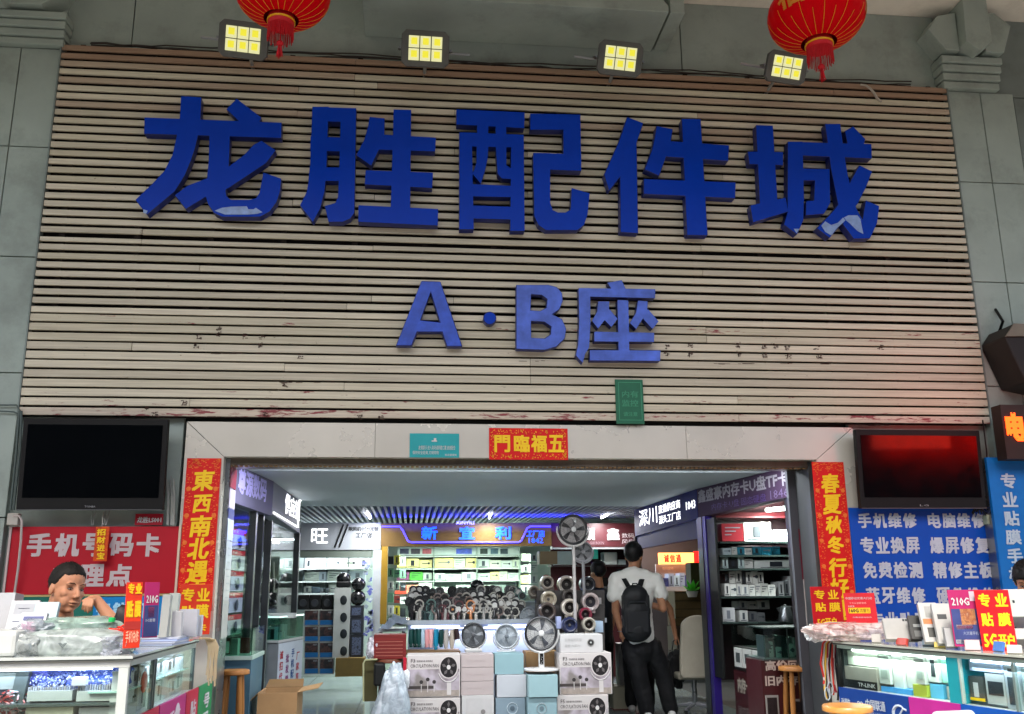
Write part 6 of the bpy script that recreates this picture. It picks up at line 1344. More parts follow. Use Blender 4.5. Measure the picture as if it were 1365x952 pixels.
leaning('poster_stand', (1271, 786, 1311, 862), 5.05, MAG, 'magenta and blue poster stand reading 210G on the right counter', 'poster stand', lean=.1, th=.006, yaw=rad(-12), base=.9, art=[(.03, .04, .97, .66, PNAVY), (.08, .72, .62, .86, TEXTW, '210G', .02), (.3, .38, .75, .66, print_mat(('#7a4a3a', '#c88a5a', '#a8603a', '#d8b090'), 20)), (.12, .30, .62, .38, mat('#d8c4cc', .4)), (.14, .315, .6, .365, mat('#8a3a5a', .4), '全国通用', 0), (.3, .2, .85, .26, mat('#b9c4e0', .4), '大流量手机卡', 0), (.05, .05, .93, .12, mat('#dfe0e4', .4)), (.08, .065, .9, .11, mat('#3a4060', .4), '办理请到店内咨询', 0), (.65, .80, .92, .97, mat('#e6dbe6', .4))])
leaning('poster_stand', (1308, 786, 1350, 868), 4.98, REDP, 'tall red poster stand with yellow characters reading 5G on the right counter', 'poster stand', lean=.1, th=.006, yaw=rad(-12), base=.9, art=[(.08, .72, .42, .94, YEL, '专'), (.56, .72, .92, .94, YEL, '业'), (.08, .40, .42, .62, YEL, '贴'), (.56, .40, .92, .62, YEL, '膜'), (.06, .06, .44, .28, YEL, '5G'), (.48, .06, .94, .28, YEL, '开户')])
leaning('display_board', (1343, 785, 1400, 822), 5.0, mat('#dfe8e2', .35), 'white greenish board behind the red poster at the right edge', lean=.15, base=1.0, art=[(.15, .5, .2, .6, DKP), (.5, .3, .56, .36, DKP)])
leaning('display_box', (1352, 820, 1405, 872), 5.12, mat('#e6e4e6', .4), 'white box at the right edge of the right counter', lean=.1, th=.1, base=.9, art=[(.02, .45, .12, .7, mat('#4a3a3c', .5))])
leaning('display_box', (1354, 838, 1400, 852), 5.02, WHITE, 'white cable spool box at the right edge', lean=0, th=.1)
# white rounded chair back in front of the right counter
wc = thing('white_chair', 'white plastic chair back cut off by the lower edge at the right', 'chair', atz(1272, 990, .6))
p = at(1272, 947, 4.35); MB().cap((p.x-.085, p.y, p.z-.028), .026, (p.x+.085, p.y+.02, p.z-.028), .026).build('top_rail', PLAST, wc, smooth=True)
MB().slab([(p.x-.10, p.y-.005, p.z-.32), (p.x+.10, p.y+.01, p.z-.32), (p.x+.105, p.y+.01, p.z-.03), (p.x-.105, p.y-.005, p.z-.03)], (0, .02, 0)).build('backrest', PLAST, wc)
MB().box(p.x-.2, p.x+.2, p.y-.35, p.y+.02, p.z-.36, p.z-.33).build('seat', PLAST, wc, bevel=.01)
for a, b in ((-.18, -.32), (.17, -.32), (-.18, 0), (.17, 0)): MB().cyl((p.x+a, p.y+b, 0), (p.x+a, p.y+b, p.z-.361), .015).build('leg', STEEL, wc)

# small packs lying about on both counter tops
rk_ = random.Random(77)
PK = [('#8fa6b4', 'grey blue'), ('#d8d4cc', 'off-white'), ('#23262b', 'black'), ('#b8433a', 'red'), ('#3f6fb4', 'blue'), ('#c9b45a', 'yellow'), ('#7c8a86', 'grey green'), ('#e2b7bb', 'pink')]
for i, (x, y) in enumerate(((20, 846), (33, 852), (48, 866), (62, 869), (70, 849), (146, 869), (158, 868), (164, 861), (198, 852), (206, 846), (232, 852), (244, 853), (255, 850), (262, 851))):
    p = atz(x, y+2, CZ); col_, cn = PK[(i*3) % 8]; w_ = rk_.uniform(.035, .07); R = Matrix.Rotation(rk_.uniform(-1, 1), 3, 'Z') @ Matrix.Rotation(rk_.uniform(-.5, .1), 3, 'X'); h = rk_.uniform(.03, .06)
    if p.y > LYB or (p.y > LYF+.5 and p.x < LX-.45): continue
    o = MB().obox((p.x, max(p.y, LYF+.02)+.02, CZ+h/2), (w_, .018, h), R).build('accessory_pack', mat(col_, .3), label='small %s accessory pack %s on the left counter top' % (cn, ['beside the printer', 'before the display cards', 'at the front near the printer', 'in front of the large parcel', 'left of the greenish parcel', 'at the front right corner', 'by the orange poster foot', 'behind the orange poster foot', 'by the magenta poster foot', 'below the grey boxes', 'right of the paper stack', 'near the far white boxes', 'close to the wide orange poster', 'at the far end'][i]), cat='pack', group='small packs on the left counter', bevel=.003, origin=(p.x, p.y, CZ))
for i, (s_0, dn) in enumerate(((.25, .10), (.38, .20), (.5, .07), (.62, .16), (.78, .08), (.9, .2), (1.02, .07), (1.15, .12), (1.3, .06), (1.42, .1))):
    p = rp(s_0, dn, RZ); col_, cn = PK[(i*5+1) % 8]; h = rk_.uniform(.03, .06)
    MB().obox((p.x, p.y, RZ+h/2), (rk_.uniform(.04, .08), .02, h), Matrix.Rotation(rk_.uniform(-1.4, -.4), 3, 'Z') @ Matrix.Rotation(-.3, 3, 'X')).build('accessory_pack', mat(col_, .3), label='small %s accessory pack on the right counter top, %s from the far end' % (cn, ['first', 'second', 'third', 'fourth', 'fifth', 'sixth', 'seventh', 'eighth', 'ninth', 'tenth'][i]), cat='pack', group='small packs on the right counter', bevel=.003, origin=(p.x, p.y, RZ))
# ================================================================== FANS AND FAN BOXES IN THE MIDDLE
# display counter with LED edge
YD = 9.5
dc = thing('fan_display_counter', 'white display counter with a lit front edge carrying rows of handheld fans', 'counter', at(630, 900, YD))
zt_ = at(630, 826, YD-.1).z; zl_ = at(630, 832, YD-.1).z
dx0, dx1 = at(541, 840, YD).x, at(806, 840, YD).x
MB().box(dx0, dx1, YD-.12, YD+.9, zl_, zt_).build('counter_top', mat('#c9d2da', .2, coat=.3), dc)
MB().box(dx0+.02, dx1-.02, YD-.03, YD+.88, 0, zl_-.002).build('cabinet', mat('#9aa3ab', .4), dc)
MB().box(dx0+.05, at(612, 840, YD).x, YD-.075, YD-.055, zl_-.030, zl_-.012).build('lit_edge', mat('#dfe6ff', .4, emit=2.2, ecol='#cdd6ff'), dc)
MB().box(at(650, 840, YD).x, dx1-.05, YD-.075, YD-.055, zl_-.030, zl_-.012).build('lit_edge', mat('#c9d4ff', .4, emit=1.8, ecol='#aebcff'), dc)
for k, (d0, h) in enumerate(((.30, .05), (.48, .10), (.66, .15))): MB().box(dx0+.1, dx1-.1, YD+d0-.09, YD+d0+.09, zt_+.001, zt_+h).build('step', mat('#b9c4c4', .3), dc)
lamp('t', (dx0+.3, YD-.09, zl_-.035), (dx1-.3, YD-.09, zl_-.035), 5, col='#d6ddff', r=.005, strength=2.5, label='thin blue white light strip under the display counter edge', group='light strips inside the glass counters')
# ---- handheld fans
HF = [('#16181a', 'black'), ('#e2ddd2', 'white'), ('#3a2a26', 'dark brown'), ('#8e7f74', 'taupe'), ('#c9a08e', 'rose'), ('#5e7670', 'sage'), ('#b9b4aa', 'grey'), ('#1d2f38', 'navy')]
proto = {}
def hand_fan(col, cen, white_c, lit=False):
    k = (col, cen)
    if k in proto: return copy_tree(proto[k])
    t = thing('handheld_fan', '', 'fan', (0, 0, 0)); m = mat(col, .3, coat=.3); RX = Matrix.Rotation(math.pi/2, 3, 'X')
    MB().tube([(.040*math.cos(a*.524), 0, .040*math.sin(a*.524)) for a in range(12)], .0085, 6, closed=True).build('ring', m, t, smooth=True)
    g = MB().lathe((0, .004, 0), [(.036, -.004), (.036, .006)], 12, RX); g.build('grille', mat('#2a2b2c', .45), t)
    MB().lathe((0, -.006, 0), [(cen_r, 0), (cen_r*.8, .007)], 12, RX).build('centre_cap', mat(cen, .35, emit=.6 if lit else 0) if lit else mat(cen, .35), t) if (cen_r := (.028 if white_c else .013)) else None
    MB().tube([(0, 0, -.045), (0, 0, -.07), (0, .0, -.15)], [.012, .016, .015], 8).build('handle', m, t, smooth=True)
    proto[k] = t; return t
ORD = ['first', 'second', 'third', 'fourth', 'fifth', 'sixth', 'seventh', 'eighth', 'ninth', 'tenth', 'eleventh', 'twelfth', 'thirteenth', 'fourteenth', 'fifteenth', 'sixteenth', 'seventeenth', 'eighteenth', 'nineteenth'] + ['twentieth'] + ['twenty-'+q for q in ('first', 'second', 'third', 'fourth', 'fifth', 'sixth', 'seventh', 'eighth', 'ninth')]
hpos = {
 'rearmost row': (.66, [(85,470,'b','w'),(145,470,'b','w'),(205,470,'b','g'),(350,488,'b','d'),(480,478,'b','d'),(560,488,'b','d'),(610,485,'b','d'),(670,488,'b','d'),(770,468,'g','d'),(830,470,'b','d'),(890,465,'b','d'),(940,470,'g','w'),(1050,470,'b','d'),(1095,470,'g','d'),(280,495,'n','d'),(1150,490,'s','w')]),
 'third row': (.48, [(65,532,'g','w'),(110,520,'b','w'),(145,535,'b','w'),(205,535,'b','w'),(265,542,'b','t'),(330,545,'t','d'),(400,545,'t','d'),(495,540,'b','d'),(555,545,'t','d'),(622,545,'w','t'),(695,520,'b','w'),(770,515,'b','w'),(825,560,'b','w'),(900,535,'w','w'),(958,530,'b','t'),(1020,545,'b','d'),(1070,530,'w','w'),(1130,572,'b','w'),(1190,530,'s','d')]),
 'second row': (.30, [(45,590,'b','d'),(90,610,'b','d'),(150,575,'b','d'),(207,575,'b','d'),(335,585,'t','d'),(398,570,'b','d'),(470,590,'r','d'),(525,582,'t','d'),(590,580,'b','d'),(650,580,'t','d'),(712,585,'b','w'),(768,575,'b','w'),(845,600,'b','w'),(898,590,'b','w'),(975,605,'w','w'),(1018,575,'w','d'),(1050,605,'w','w'),(1115,612,'b','w'),(1180,615,'w','w')]),
 'front row': (.10, [(75,650,'b','d'),(130,655,'g','d'),(145,615,'w','d'),(200,650,'n','d'),(262,655,'s','d'),(265,612,'s','d'),(316,662,'t','d'),(330,620,'b','d'),(375,665,'r','d'),(415,612,'g','d'),(430,662,'r','d'),(484,668,'w','o'),(548,625,'r','d'),(540,668,'k','w'),(600,665,'w','w'),(660,665,'o','w'),(665,622,'o','d'),(722,655,'w','g'),(797,655,'w','g'),(858,655,'w','g'),(795,612,'g','d'),(908,680,'w','d'),(910,625,'b','w'),(955,682,'t','d'),(1040,690,'w','d'),(1078,670,'k','d'),(1118,690,'w','d'),(1165,668,'k','d')])}
HC = {'b': '#141518', 'w': '#ddd8cc', 'g': '#a5a39c', 't': '#7d6e66', 'r': '#5c2e33', 's': '#5f7d76', 'n': '#1f3a3a', 'o': '#c9814a', 'k': '#25201f'}; HN = {'b': 'black', 'w': 'white', 'g': 'light grey', 't': 'taupe', 'r': 'wine red', 's': 'sage green', 'n': 'dark teal', 'o': 'copper', 'k': 'near black'}
CC = {'w': '#f2f0ea', 'd': '#1c1c1e', 'g': '#8f8f8c', 't': '#b0a090', 'o': '#c98a4a'}; CN = {'w': 'white', 'd': 'dark', 'g': 'grey', 't': 'tan', 'o': 'orange'}
for row, (dd, lst) in hpos.items():
    for ih, (zx, zy, a, b) in enumerate(sorted(lst)):
        p = at(540+zx/7.62, 725+zy/7.62, YD+dd-.06); o = hand_fan(HC[a], CC[b], b == 'w')
        sf = 1.0+((zx*7+zy) % 5)*.03
        o.location = p; o.scale = (sf,)*3; o.rotation_euler = (rad(-8+(zx % 7)*2), rad((zx % 11)-5), rad((zy % 13-6)*1.5))
        o['label'] = '%s handheld fan with %s centre in the %s, %s from the left' % (HN[a], CN[b], row, ORD[ih]); o['group'] = 'handheld fans on the display counter'
# small hanging fans left of the round table fans
HH = [(553, 'dark green', '#14403c'), (560, 'deep green', '#0f3632'), (567, 'bottle green', '#174743'), (575, 'pale blue', '#a8c4d2'), (581, 'light blue', '#b4d0dc'), (588.5, 'pink', '#d89a9c'), (595, 'pale pink', '#e0aaa8'), (601.5-20+19, 'bright blue', '#1c86a8'), (608.5, 'forest green', '#123c38'), (616-1, 'grey white', '#d2cdc6'), (622-1+3, 'cream', '#d8cdbb'), (630-24+26-25+1, 'x', None)]
HH = [h for h in HH if h[2]]; xs_ = [549, 554.5, 560, 566.5, 571, 575.5, 581, 587.5-6.5, 0]
hx = [(548, 0), (553.5, 1), (558.5, 2), (564, 3), (569, 5), (574.5, 6), (581, 7), (588, 8), (594.5, 9), (602.5, 10)]
for (px, k) in hx:
    nm, cc = HH[k][1], HH[k][2]; dz = 3 if k == 7 else (2 if k in (9, 10) else 0)
    t = thing('hanging_neck_fan', '%s folded neck fan hanging in the row under the display edge' % nm, 'fan', at(px, 838, YD-.25), group='neck fans hanging under the display edge')
    p0, p1 = at(px-.4, 839, YD-.25), at(px, 863+dz, YD-.25)
    MB().tube([p0, p0.lerp(p1, .25), p0.lerp(p1, .7), p1], [.014, .020, .025, .015], 10).build('arm', mat(cc, .4), t, smooth=True)
    MB().tube([p0+Vector((.018, .02, .004)), p0.lerp(p1, .5)+Vector((.024, .02, 0)), p1+Vector((.008, .02, .02))], [.010, .015, .010], 8).build('arm', mat(cc, .45), t, smooth=True)
    c = p1+Vector((0, -.014, .028)); MB().tube([c+Vector((.013*math.cos(a*.785), 0, .013*math.sin(a*.785))) for a in range(8)], .003, 4, closed=True).build('air_ring', mat('#c9ccc8', .4), t)
t = thing('hanging_neck_fan', 'dark brown neck fan at the right end of the hanging row', 'fan', at(608, 838, YD-.25), group='neck fans hanging under the display edge')
p0, p1 = at(608, 838, YD-.25), at(610, 852, YD-.25); MB().tube([p0, p1], [.022, .028], 10).build('arm', mat('#2c1c1c', .4), t, smooth=True); MB().tube([p1+Vector((.013*math.cos(a*.785), -.02, .013*math.sin(a*.785))) for a in range(8)], .003, 4, closed=True).build('air_ring', OFFW, t)
# shelf line of boxes the hanging fans sit on
fb('rail_box', (541, 869, 614, 872), 8.95, .4, CARDD, label='flat brown board under the hanging neck fans', cat='board')

# ---- circulation fans
def circ_fan(px, py, rpx, Y, col, yoke, label, base='disc', neck=0, rot=0, tilt=0, hubw='#e9e9e6', grille='#202225', blades='#3a3d42', ring=None, foot=None, neckcol=None):
    c = at(px, py, Y); r = rpx*Y/FPX; t = thing('circulation_fan', label, 'fan', c, group='round circulation fans on display')
    R = Matrix.Rotation(rad(rot), 3, 'Z') @ Matrix.Rotation(rad(tilt), 3, 'X'); RR = R @ Matrix.Rotation(math.pi/2, 3, 'X')
    P = lambda x, y, z: c+R @ Vector((x, y, z))
    mr = mat(ring or col, .3, coat=.3)
    MB().tube([P(r*math.cos(a*2*math.pi/28), 0, r*math.sin(a*2*math.pi/28)) for a in range(28)], r*.085, 8, closed=True).build('rim', mr, t, smooth=True)
    MB().lathe(c, [(r*.98, -.02), (r*.9, -r*.35), (r*.5, -r*.6), (r*.2, -r*.66)], 24, RR).build('rear_shell', mat(col, .35), t, smooth=True)
    gm = MB()
    for k in range(40):
        a = 2*math.pi*k/40; gm.tube([P(r*.2*math.cos(a), -.03, r*.2*math.sin(a)), P(r*.6*math.cos(a+.25), -.028, r*.6*math.sin(a+.25)), P(r*.96*math.cos(a+.4), -.008, r*.96*math.sin(a+.4))], r*.009, 3)
    for q in (.45, .7): gm.tube([P(r*q*math.cos(a*2*math.pi/24), -.029+.01*q, r*q*math.sin(a*2*math.pi/24)) for a in range(24)], r*.009, 3, closed=True)
    gm.build('grille', mat(grille, .35, metal=.3), t, kind='stuff')
    for k in range(5):
        a = 2*math.pi*k/5+.3; pts = []
        for (q, s) in ((.18, -.25), (.5, -.42), (.88, -.35), (.9, .15), (.55, .30), (.2, .2)): pts.append((r*q*math.cos(a+s), .02+.02*s, r*q*math.sin(a+s)))
        MB().slab([P(*p) for p in pts], R @ Vector((0, .004, 0))).build('blade', mat(blades, .3, coat=.3), t)
    MB().lathe(P(0, -.028, 0), [(r*.19, -.01), (r*.18, .010), (r*.12, .014)], 18, RR).build('hub_cap', mat(hubw, .3), t, smooth=True)
    ym = mat(yoke, .25, coat=.4)
    arc = [(r*1.17*math.cos(math.radians(a)), r*1.17*math.sin(math.radians(a))) for a in range(170, 371, 10)]
    MB().tube([c+Matrix.Rotation(rad(rot), 3, 'Z') @ Vector((x, .01, z)) for x, z in arc], [r*(.05+.05*math.sin(math.pi*i/20)) for i in range(21)], 8).build('yoke', ym, t, smooth=True)
    zb = c.z-r*1.17
    if neck: MB().box(c.x-r*.17, c.x+r*.17, c.y-.02, c.y+.03, zb-neck, zb+r*.02).build('neck', mat(neckcol or yoke, .3), t, bevel=.006)
    if neck and not neckcol:
        MB().box(c.x-r*.11, c.x+r*.11, c.y-.025, c.y-.0205, zb-neck*.75, zb-.01).build('control_panel', GLOSSB, t)
        dm = MB()
        for q in range(4): dm.box(c.x-.004+(q % 2)*.006, c.x+.001+(q % 2)*.006, c.y-.0265, c.y-.0255, zb-neck*.7+q*.016, zb-neck*.7+q*.016+.004)
        dm.build('panel_symbols', TEXTW, t)
    br = (foot or .8)*r
    if base == 'disc': MB().lathe((c.x, c.y, zb-neck-.018), [(br, 0), (br, .010), (br*.93, .018), (br*.2, .024)], 28).build('base', ym, t, smooth=True)
    if base == 'block': MB().box(c.x-r*.75, c.x+r*.75, c.y-.06, c.y+.06, zb-neck-.03, zb+.005).build('base', ym, t, bevel=.01)
    if base == 'pole':
        MB().cyl((c.x, c.y, .02), (c.x, c.y, zb+.01), .018, .016, 10).build('pole', ym, t, smooth=True); MB().lathe((c.x, c.y, 0), [(.16, 0), (.16, .015), (.03, .03)], 24).build('base', ym, t, smooth=True)
    return t
circ_fan(631, 846.5, 14.5, 8.75, '#5a5e60', '#d9d8d4', 'grey round fan on a white block base, left on the box stacks', base='block', grille='#3b4043', ring='#2a2c2e', blades='#8a8f92', hubw='#3a3d40')
circ_fan(675, 848, 14.5, 8.75, '#8f979c', '#dcdfe2', 'pale grey round fan with white yoke on the pale blue box', base='disc', foot=.85, grille='#9aa2a8', ring='#a9b0b5', blades='#7d868c', hubw='#5a6268')
circ_fan(721, 844, 20, 8.35, '#d9d9d6', '#e2e1de', 'large black and white round fan with control panel in front', base='disc', neck=.13, foot=1.15, ring='#141418', blades='#4a4e54', grille='#303236')
circ_fan(764, 706, 18.5, 9.0, '#8b8785', '#b4b0ad', 'tall pole fan with a black round head, highest of the fans', base='pole', ring='#2a2a2c', blades='#202224', grille='#3a3a3c', hubw='#cfcfcd')
circ_fan(777, 735.5, 12.5, 9.25, '#8e8e90', '#8a8a8c', 'smaller grey meshed fan just below the tall pole fan head', base='pole', ring='#9a9a9e', blades='#34363a', grille='#77797d', hubw='#b5b5b8')
circ_fan(704, 820, 9, 9.5, '#8a9094', '#9ca2a6', 'small grey disc fan on the display counter behind the large fan', base='disc', ring='#8a9094', blades='#a5aaae', grille='#9aa0a4', hubw='#9aa0a4')

# ---- ring shaped fans stacked beyond the boxes
rk2 = thing('tiered_stand', 'tiered dark stand holding ring shaped fans at the right of the display', 'stand', at(755, 840, 9.1))
for k, (y, Yk) in enumerate(((846, 8.9), (829, 9.1), (808, 9.25), (789, 9.4))):
    fb('tier', (716, y-2, 806, y+22), Yk-.02, .16, mat('#3c3836', .5), rk2)
def ring_fan(zx, zy, zr, Y, col, inner, label, body='drum'):
    px, py, r = 690+zx/8.65, 770+zy/8.65, zr/8.65*Y/FPX; c = at(px, py, Y); t = thing('ring_fan', label, 'fan', c, group='ring shaped fans on the tiered stand')
    RX = Matrix.Rotation(math.pi/2, 3, 'X')
    MB().lathe(c, [(r*.62, -.05), (r*.60, -.005), (r*.66, .010), (r*.80, .014), (r*.96, .006), (r, -.01), (r, -.09), (r*.9, -.10)], 26, RX).build('ring_body', mat(col, .3, coat=.3), t, smooth=True)
    MB().lathe(c+Vector((0, .045, 0)), [(r*.64, 0), (r*.64, .004)], 20, RX).build('inner_disc', mat(inner, .4), t)
    MB().tube([c+Vector((r*.74*math.cos(a*.3), -.014, r*.74*math.sin(a*.3))) for a in range(21)], r*.02, 4, closed=True).build('groove', mat('#6a6660', .4), t)
    MB().lathe(c+Vector((0, .03, 0)), [(r*.2, 0), (r*.14, .015)], 12, RX).build('hub', mat('#5a5652', .4), t)
    MB().box(c.x-r*.55, c.x+r*.55, c.y+.02, c.y+.085, c.z-r*1.22, c.z-r*.85).build('foot', mat(col, .35), t, bevel=.004)
CRM = '#b6aa98'
for a in ((345,58,78,9.42,'#a89e90','#1d1816','cream ring fan at the upper left of the tiered stand'), (568,82,102,9.4,'#aaa296','#15120f','large cream ring fan at the top middle of the tiered stand'),
          (812,78,90,9.4,'#141826','#0a0c12','navy black ring fan in the shade at the top right of the stand'), (190,160,66,9.45,'#8f867a','#6f675d','small beige ring fan left of the upper rows'),
          (362,250,90,9.25,'#bdb29c','#a99f8c','pale cream ring fan in the second tier at the left'), (600,225,88,9.3,'#4f4945','#2c2724','dark brown ring fan behind the double cream rings'),
          (604,345,98,9.1,'#c9bfb0','#1a1411','double rimmed cream ring fan in the middle of the stand'), (843,280,102,9.15,'#b4a4a0','#28262c','rosy cream ring fan at the right of the second tier'),
          (342,390,102,9.1,'#51453f','#1c1816','dark brown ring fan with a light slot at the left'), (786,425,76,9.0,'#84263c','#24141a','crimson ring fan, the only red one on the stand'),
          (605,548,88,8.85,'#232a4e','#3a4468','navy blue ring fan in the lowest tier'), (826,540,78,8.85,'#d0c8b8','#1d1712','cream white ring fan at the right of the lowest tier')):
    ring_fan(*a)
fb('box', (793, 828, 804, 845.5), 8.95, .2, mat('#9fb3c6', .4), label='pale blue box at the right end of the lowest tier', cat='box')
fb('box', (742, 822, 748, 838), 9.0, .1, mat('#a9b2d8', .35), label='slim lilac box between the brown and cream ring fans', cat='box'); fb('box', (796, 797, 800+2, 824), 9.3, .2, mat('#9a9694', .4), label='grey box behind the rosy ring fan at the right', cat='box')
fb('box', (720, 775, 731, 790), 9.6, .1, OFFW, label='small pale box behind the upper left ring fans', cat='box')

# ---- stacks of boxes
PINKW = mat('#c4b7b4', .55, var=.05); TEALB = mat('#7d9ba0', .55, var=.05); WBOX = mat('#d5d3d1', .5, var=.04); BGB = mat('#74858f', .55, var=.06)
SCENE_ART = print_mat(('#5a524e', '#8a827e', '#b9aeb0', '#7a6e74', '#a89a94'), 9, seed=2)
def fan_box(r, Y, num, label, d=.28):
    x0, x1, z0, z1 = rect(*r, Y); w_, h = x1-x0, z1-z0; t = thing('fan_box', label, 'box', ((x0+x1)/2, Y, z0), group='printed circulation fan boxes')
    MB().box(x0, x1, Y, Y+d, z0, z1).build('carton', mat('#d9d2ce', .5, var=.04), t, bevel=.003)
    q = lambda a, b, c_, e, dy=.002: MB().box(x0+w_*a, x0+w_*c_, Y-dy, Y-dy+.001, z0+h*b, z0+h*e)
    q(.02, .02, .98, .66).build('printed_room', print_mat(('#4c4644', '#8d8488', '#a9a0a8', '#77706c'), 5, seed=num), t)
    q(.02, .02, .98, .16, .003).build('printed_floor', mat('#8f857c', .5, var=.2, scale=20), t)
    q(.0, .20, .5, .27, .0035).build('printed_table', mat('#3f3836', .5), t)
    for i in range(3):
        xx = x0+w_*(.27+.12*i); MB().box(xx-.003, xx+.003, Y-.0045, Y-.004, z0+h*.12, z0+h*(.32+.06*(i % 2))).build('printed_stand', mat('#d9d4d0', .5), t)
        MB().lathe((xx, Y-.0045, z0+h*(.36+.06*(i % 2))), [(w_*.035, 0), (w_*.03, .001)], 12, Matrix.Rotation(math.pi/2, 3, 'X')).build('printed_fan_head', mat('#332e2e', .5), t)
    mb = MB(); put_text(mb, 'F%d' % num, (x0+w_*.07, Y-.003, z0+h*.82), (w_*.08, 0, 0), (0, 0, h*.09), .01); put_text(mb, '智能循环扇 家用静音', (x0+w_*.18, Y-.003, z0+h*.83), (w_*.30, 0, 0), (0, 0, h*.05), 0)
    put_text(mb, 'CIRCULATION FAN', (x0+w_*.06, Y-.003, z0+h*.70), (w_*.53, 0, 0), (0, 0, h*.085), .008); mb.build('lettering', mat('#3a3436', .5), t)
    c = Vector((x0+w_*.78, Y-.004, z0+h*.70)); r0 = w_*.165; RX = Matrix.Rotation(math.pi/2, 3, 'X')
    ell = lambda rx, rz, dy: [(c.x+rx*math.cos(a*.2618), Y-dy, c.z+rz*math.sin(a*.2618)+0) for a in range(24)]
    MB().add(ell(r0*1.08, r0*1.25, .0042), [tuple(range(24))]).build('printed_rim', mat('#bdb6b2', .4), t); MB().add(ell(r0*.96, r0*1.12, .0050), [tuple(range(24))]).build('printed_cage', mat('#1c191a', .4), t)
    for k in range(5):
        a = k*1.2566+.4; MB().add([(c.x+r0*u*math.cos(a+s), Y-.0056, c.z+r0*1.15*u*math.sin(a+s)) for u, s in ((.25, 0), (.6, -.35), (.85, -.1), (.6, .2))], [(0, 1, 2, 3)]).build('printed_blade', mat('#5b5655', .4), t)
    MB().add(ell(r0*.22, r0*.25, .0062), [tuple(range(24))]).build('printed_hub', mat('#e9e4e0', .4), t)
    arc = [(c.x+r0*1.2*math.cos(math.radians(a)), Y-.0045, c.z-r0*.15+r0*1.45*math.sin(math.radians(a))) for a in range(200, 345, 12)]
    MB().tube(arc, .004, 4).build('printed_yoke', mat('#dcd6d2', .4), t)
    MB().box(c.x-w_*.03, c.x+w_*.05, Y-.0048, Y-.0042, z0+h*.05, c.z-r0*1.55).build('printed_neck', mat('#dcd6d2', .4), t)
    return t
YS = 8.3
ordn = ['topmost', 'second', 'third', 'fourth', 'fifth', 'sixth']
for i in range(4): fan_box((542.5, 873+i*57.5, 613.5, 929.5+i*57.5), YS, 3, '%s printed F3 fan box in the left stack under the neck fans' % ['topmost', 'second', 'third', 'lowest'][i])
fan_box((746, 870.5, 815.5, 926), YS-.03, 3, 'printed F3 fan box in the right stack under the white fan box')
for i in range(3): fan_box((743, 926.8+i*58, 811.5, 984+i*58), YS-.06, 5, '%s printed F5 fan box in the right stack' % ['upper', 'middle', 'lowest'][i])
wbx = fb('fan_box', (747, 846, 803.5, 870), YS, .26, WBOX, label='low white box with a small fan picture on the right fan box stack', cat='box', bevel=.003)
p = at(787.5, 856.5, YS-.003); RX = Matrix.Rotation(math.pi/2, 3, 'X'); MB().lathe((p.x, YS-.003, p.z), [(.033, 0), (.030, .001)], 18, RX).build('printed_rim', mat('#8e8c88', .4), wbx); MB().lathe((p.x, YS-.0045, p.z), [(.026, 0), (.024, .001)], 18, RX).build('printed_cage', mat('#2e2d2d', .4), wbx); MB().lathe((p.x, YS-.006, p.z), [(.008, 0), (.007, .001)], 12, RX).build('printed_hub', WHITE, wbx)
text_px('家用循环风扇', (753, 851, 775, 855), YS-.003, mat('#a5a4a2', .5), wbx, 0); text_px('静音 大风力', (753, 859, 773, 863), YS-.003, mat('#a5a4a2', .5), wbx, 0)
for i, (a, b) in enumerate(((872.5, 889.5), (890, 908), (908.5, 926.5))):
    o = fb('plain_box', (614.5, a, 658, b), YS+.02, .26, PINKW, label='pinkish white plain box, %s in the stack of three under the grey fan' % ['top', 'middle', 'lowest'][i], cat='box', group='pinkish white boxes', bevel=.002)
    text_px('FAN 循环扇', (624, (a+b)/2-1.2, 645, (a+b)/2+1.2), YS+.0175, mat('#a89c9a', .5), o, 0)
for i in range(4):
    a = 927+i*40; o = fb('plain_box', (615.5, a, 658.5, a+39.3), YS+.01, .26, WBOX, label='white box with a printed window, %s below the pinkish boxes' % ['first', 'second', 'third', 'fourth'][i], cat='box', group='white boxes below the pinkish ones', bevel=.002)
    fb('printed_panel', (618+3, a+4, 655, a+38), YS+.006, .002, mat('#cfccca', .5), o); p = at(644, a+22, YS+.003); MB().lathe((p.x, YS+.004, p.z), [(.02, 0), (.018, .001)], 14, RX).build('printed_fan', mat('#75716f', .4), o)
fb('plain_box', (659.5, 871.5, 698, 899), YS+.02, .26, TEALB, label='pale teal box directly under the pale grey fan', cat='box', bevel=.002)
fb('plain_box', (662.5, 899.7, 701.5, 929.5), YS, .26, mat('#c9cdd2', .5, var=.04), label='bluish white box between the teal box and the slate box', cat='box', bevel=.002)
for i in range(4):
    a = 930.3+i*41; o = fb('plain_box', (661, a, 700.5, a+40.3), YS, .26, BGB, label='slate blue box with a fan outline, %s in the column below the bluish white box' % ['first', 'second', 'third', 'fourth'][i], cat='box', group='slate blue boxes', bevel=.002)
    p = at(683, a+14, YS-.003); MB().tube([(p.x+.045*math.cos(q*.35), YS-.003, p.z+.045*math.sin(q*.35)) for q in range(18)], .003, 4, closed=True).build('printed_ring', mat('#aab6bc', .4), o); MB().lathe((p.x, YS-.004, p.z), [(.02, 0), (.018, .001)], 12, RX).build('printed_hub', mat('#4c5a64', .4), o)
fb('plain_box', (701, 869, 745.5, 899), YS+.28, .25, CARD, label='brown cardboard box behind the base of the large fan', cat='box', bevel=.002)
fb('plain_box', (704.5, 900, 743.5, 929.5), YS-.12, .3, mat('#8aa7ab', .5, var=.05), label='pale teal box carrying the large black and white fan', cat='box', bevel=.002)
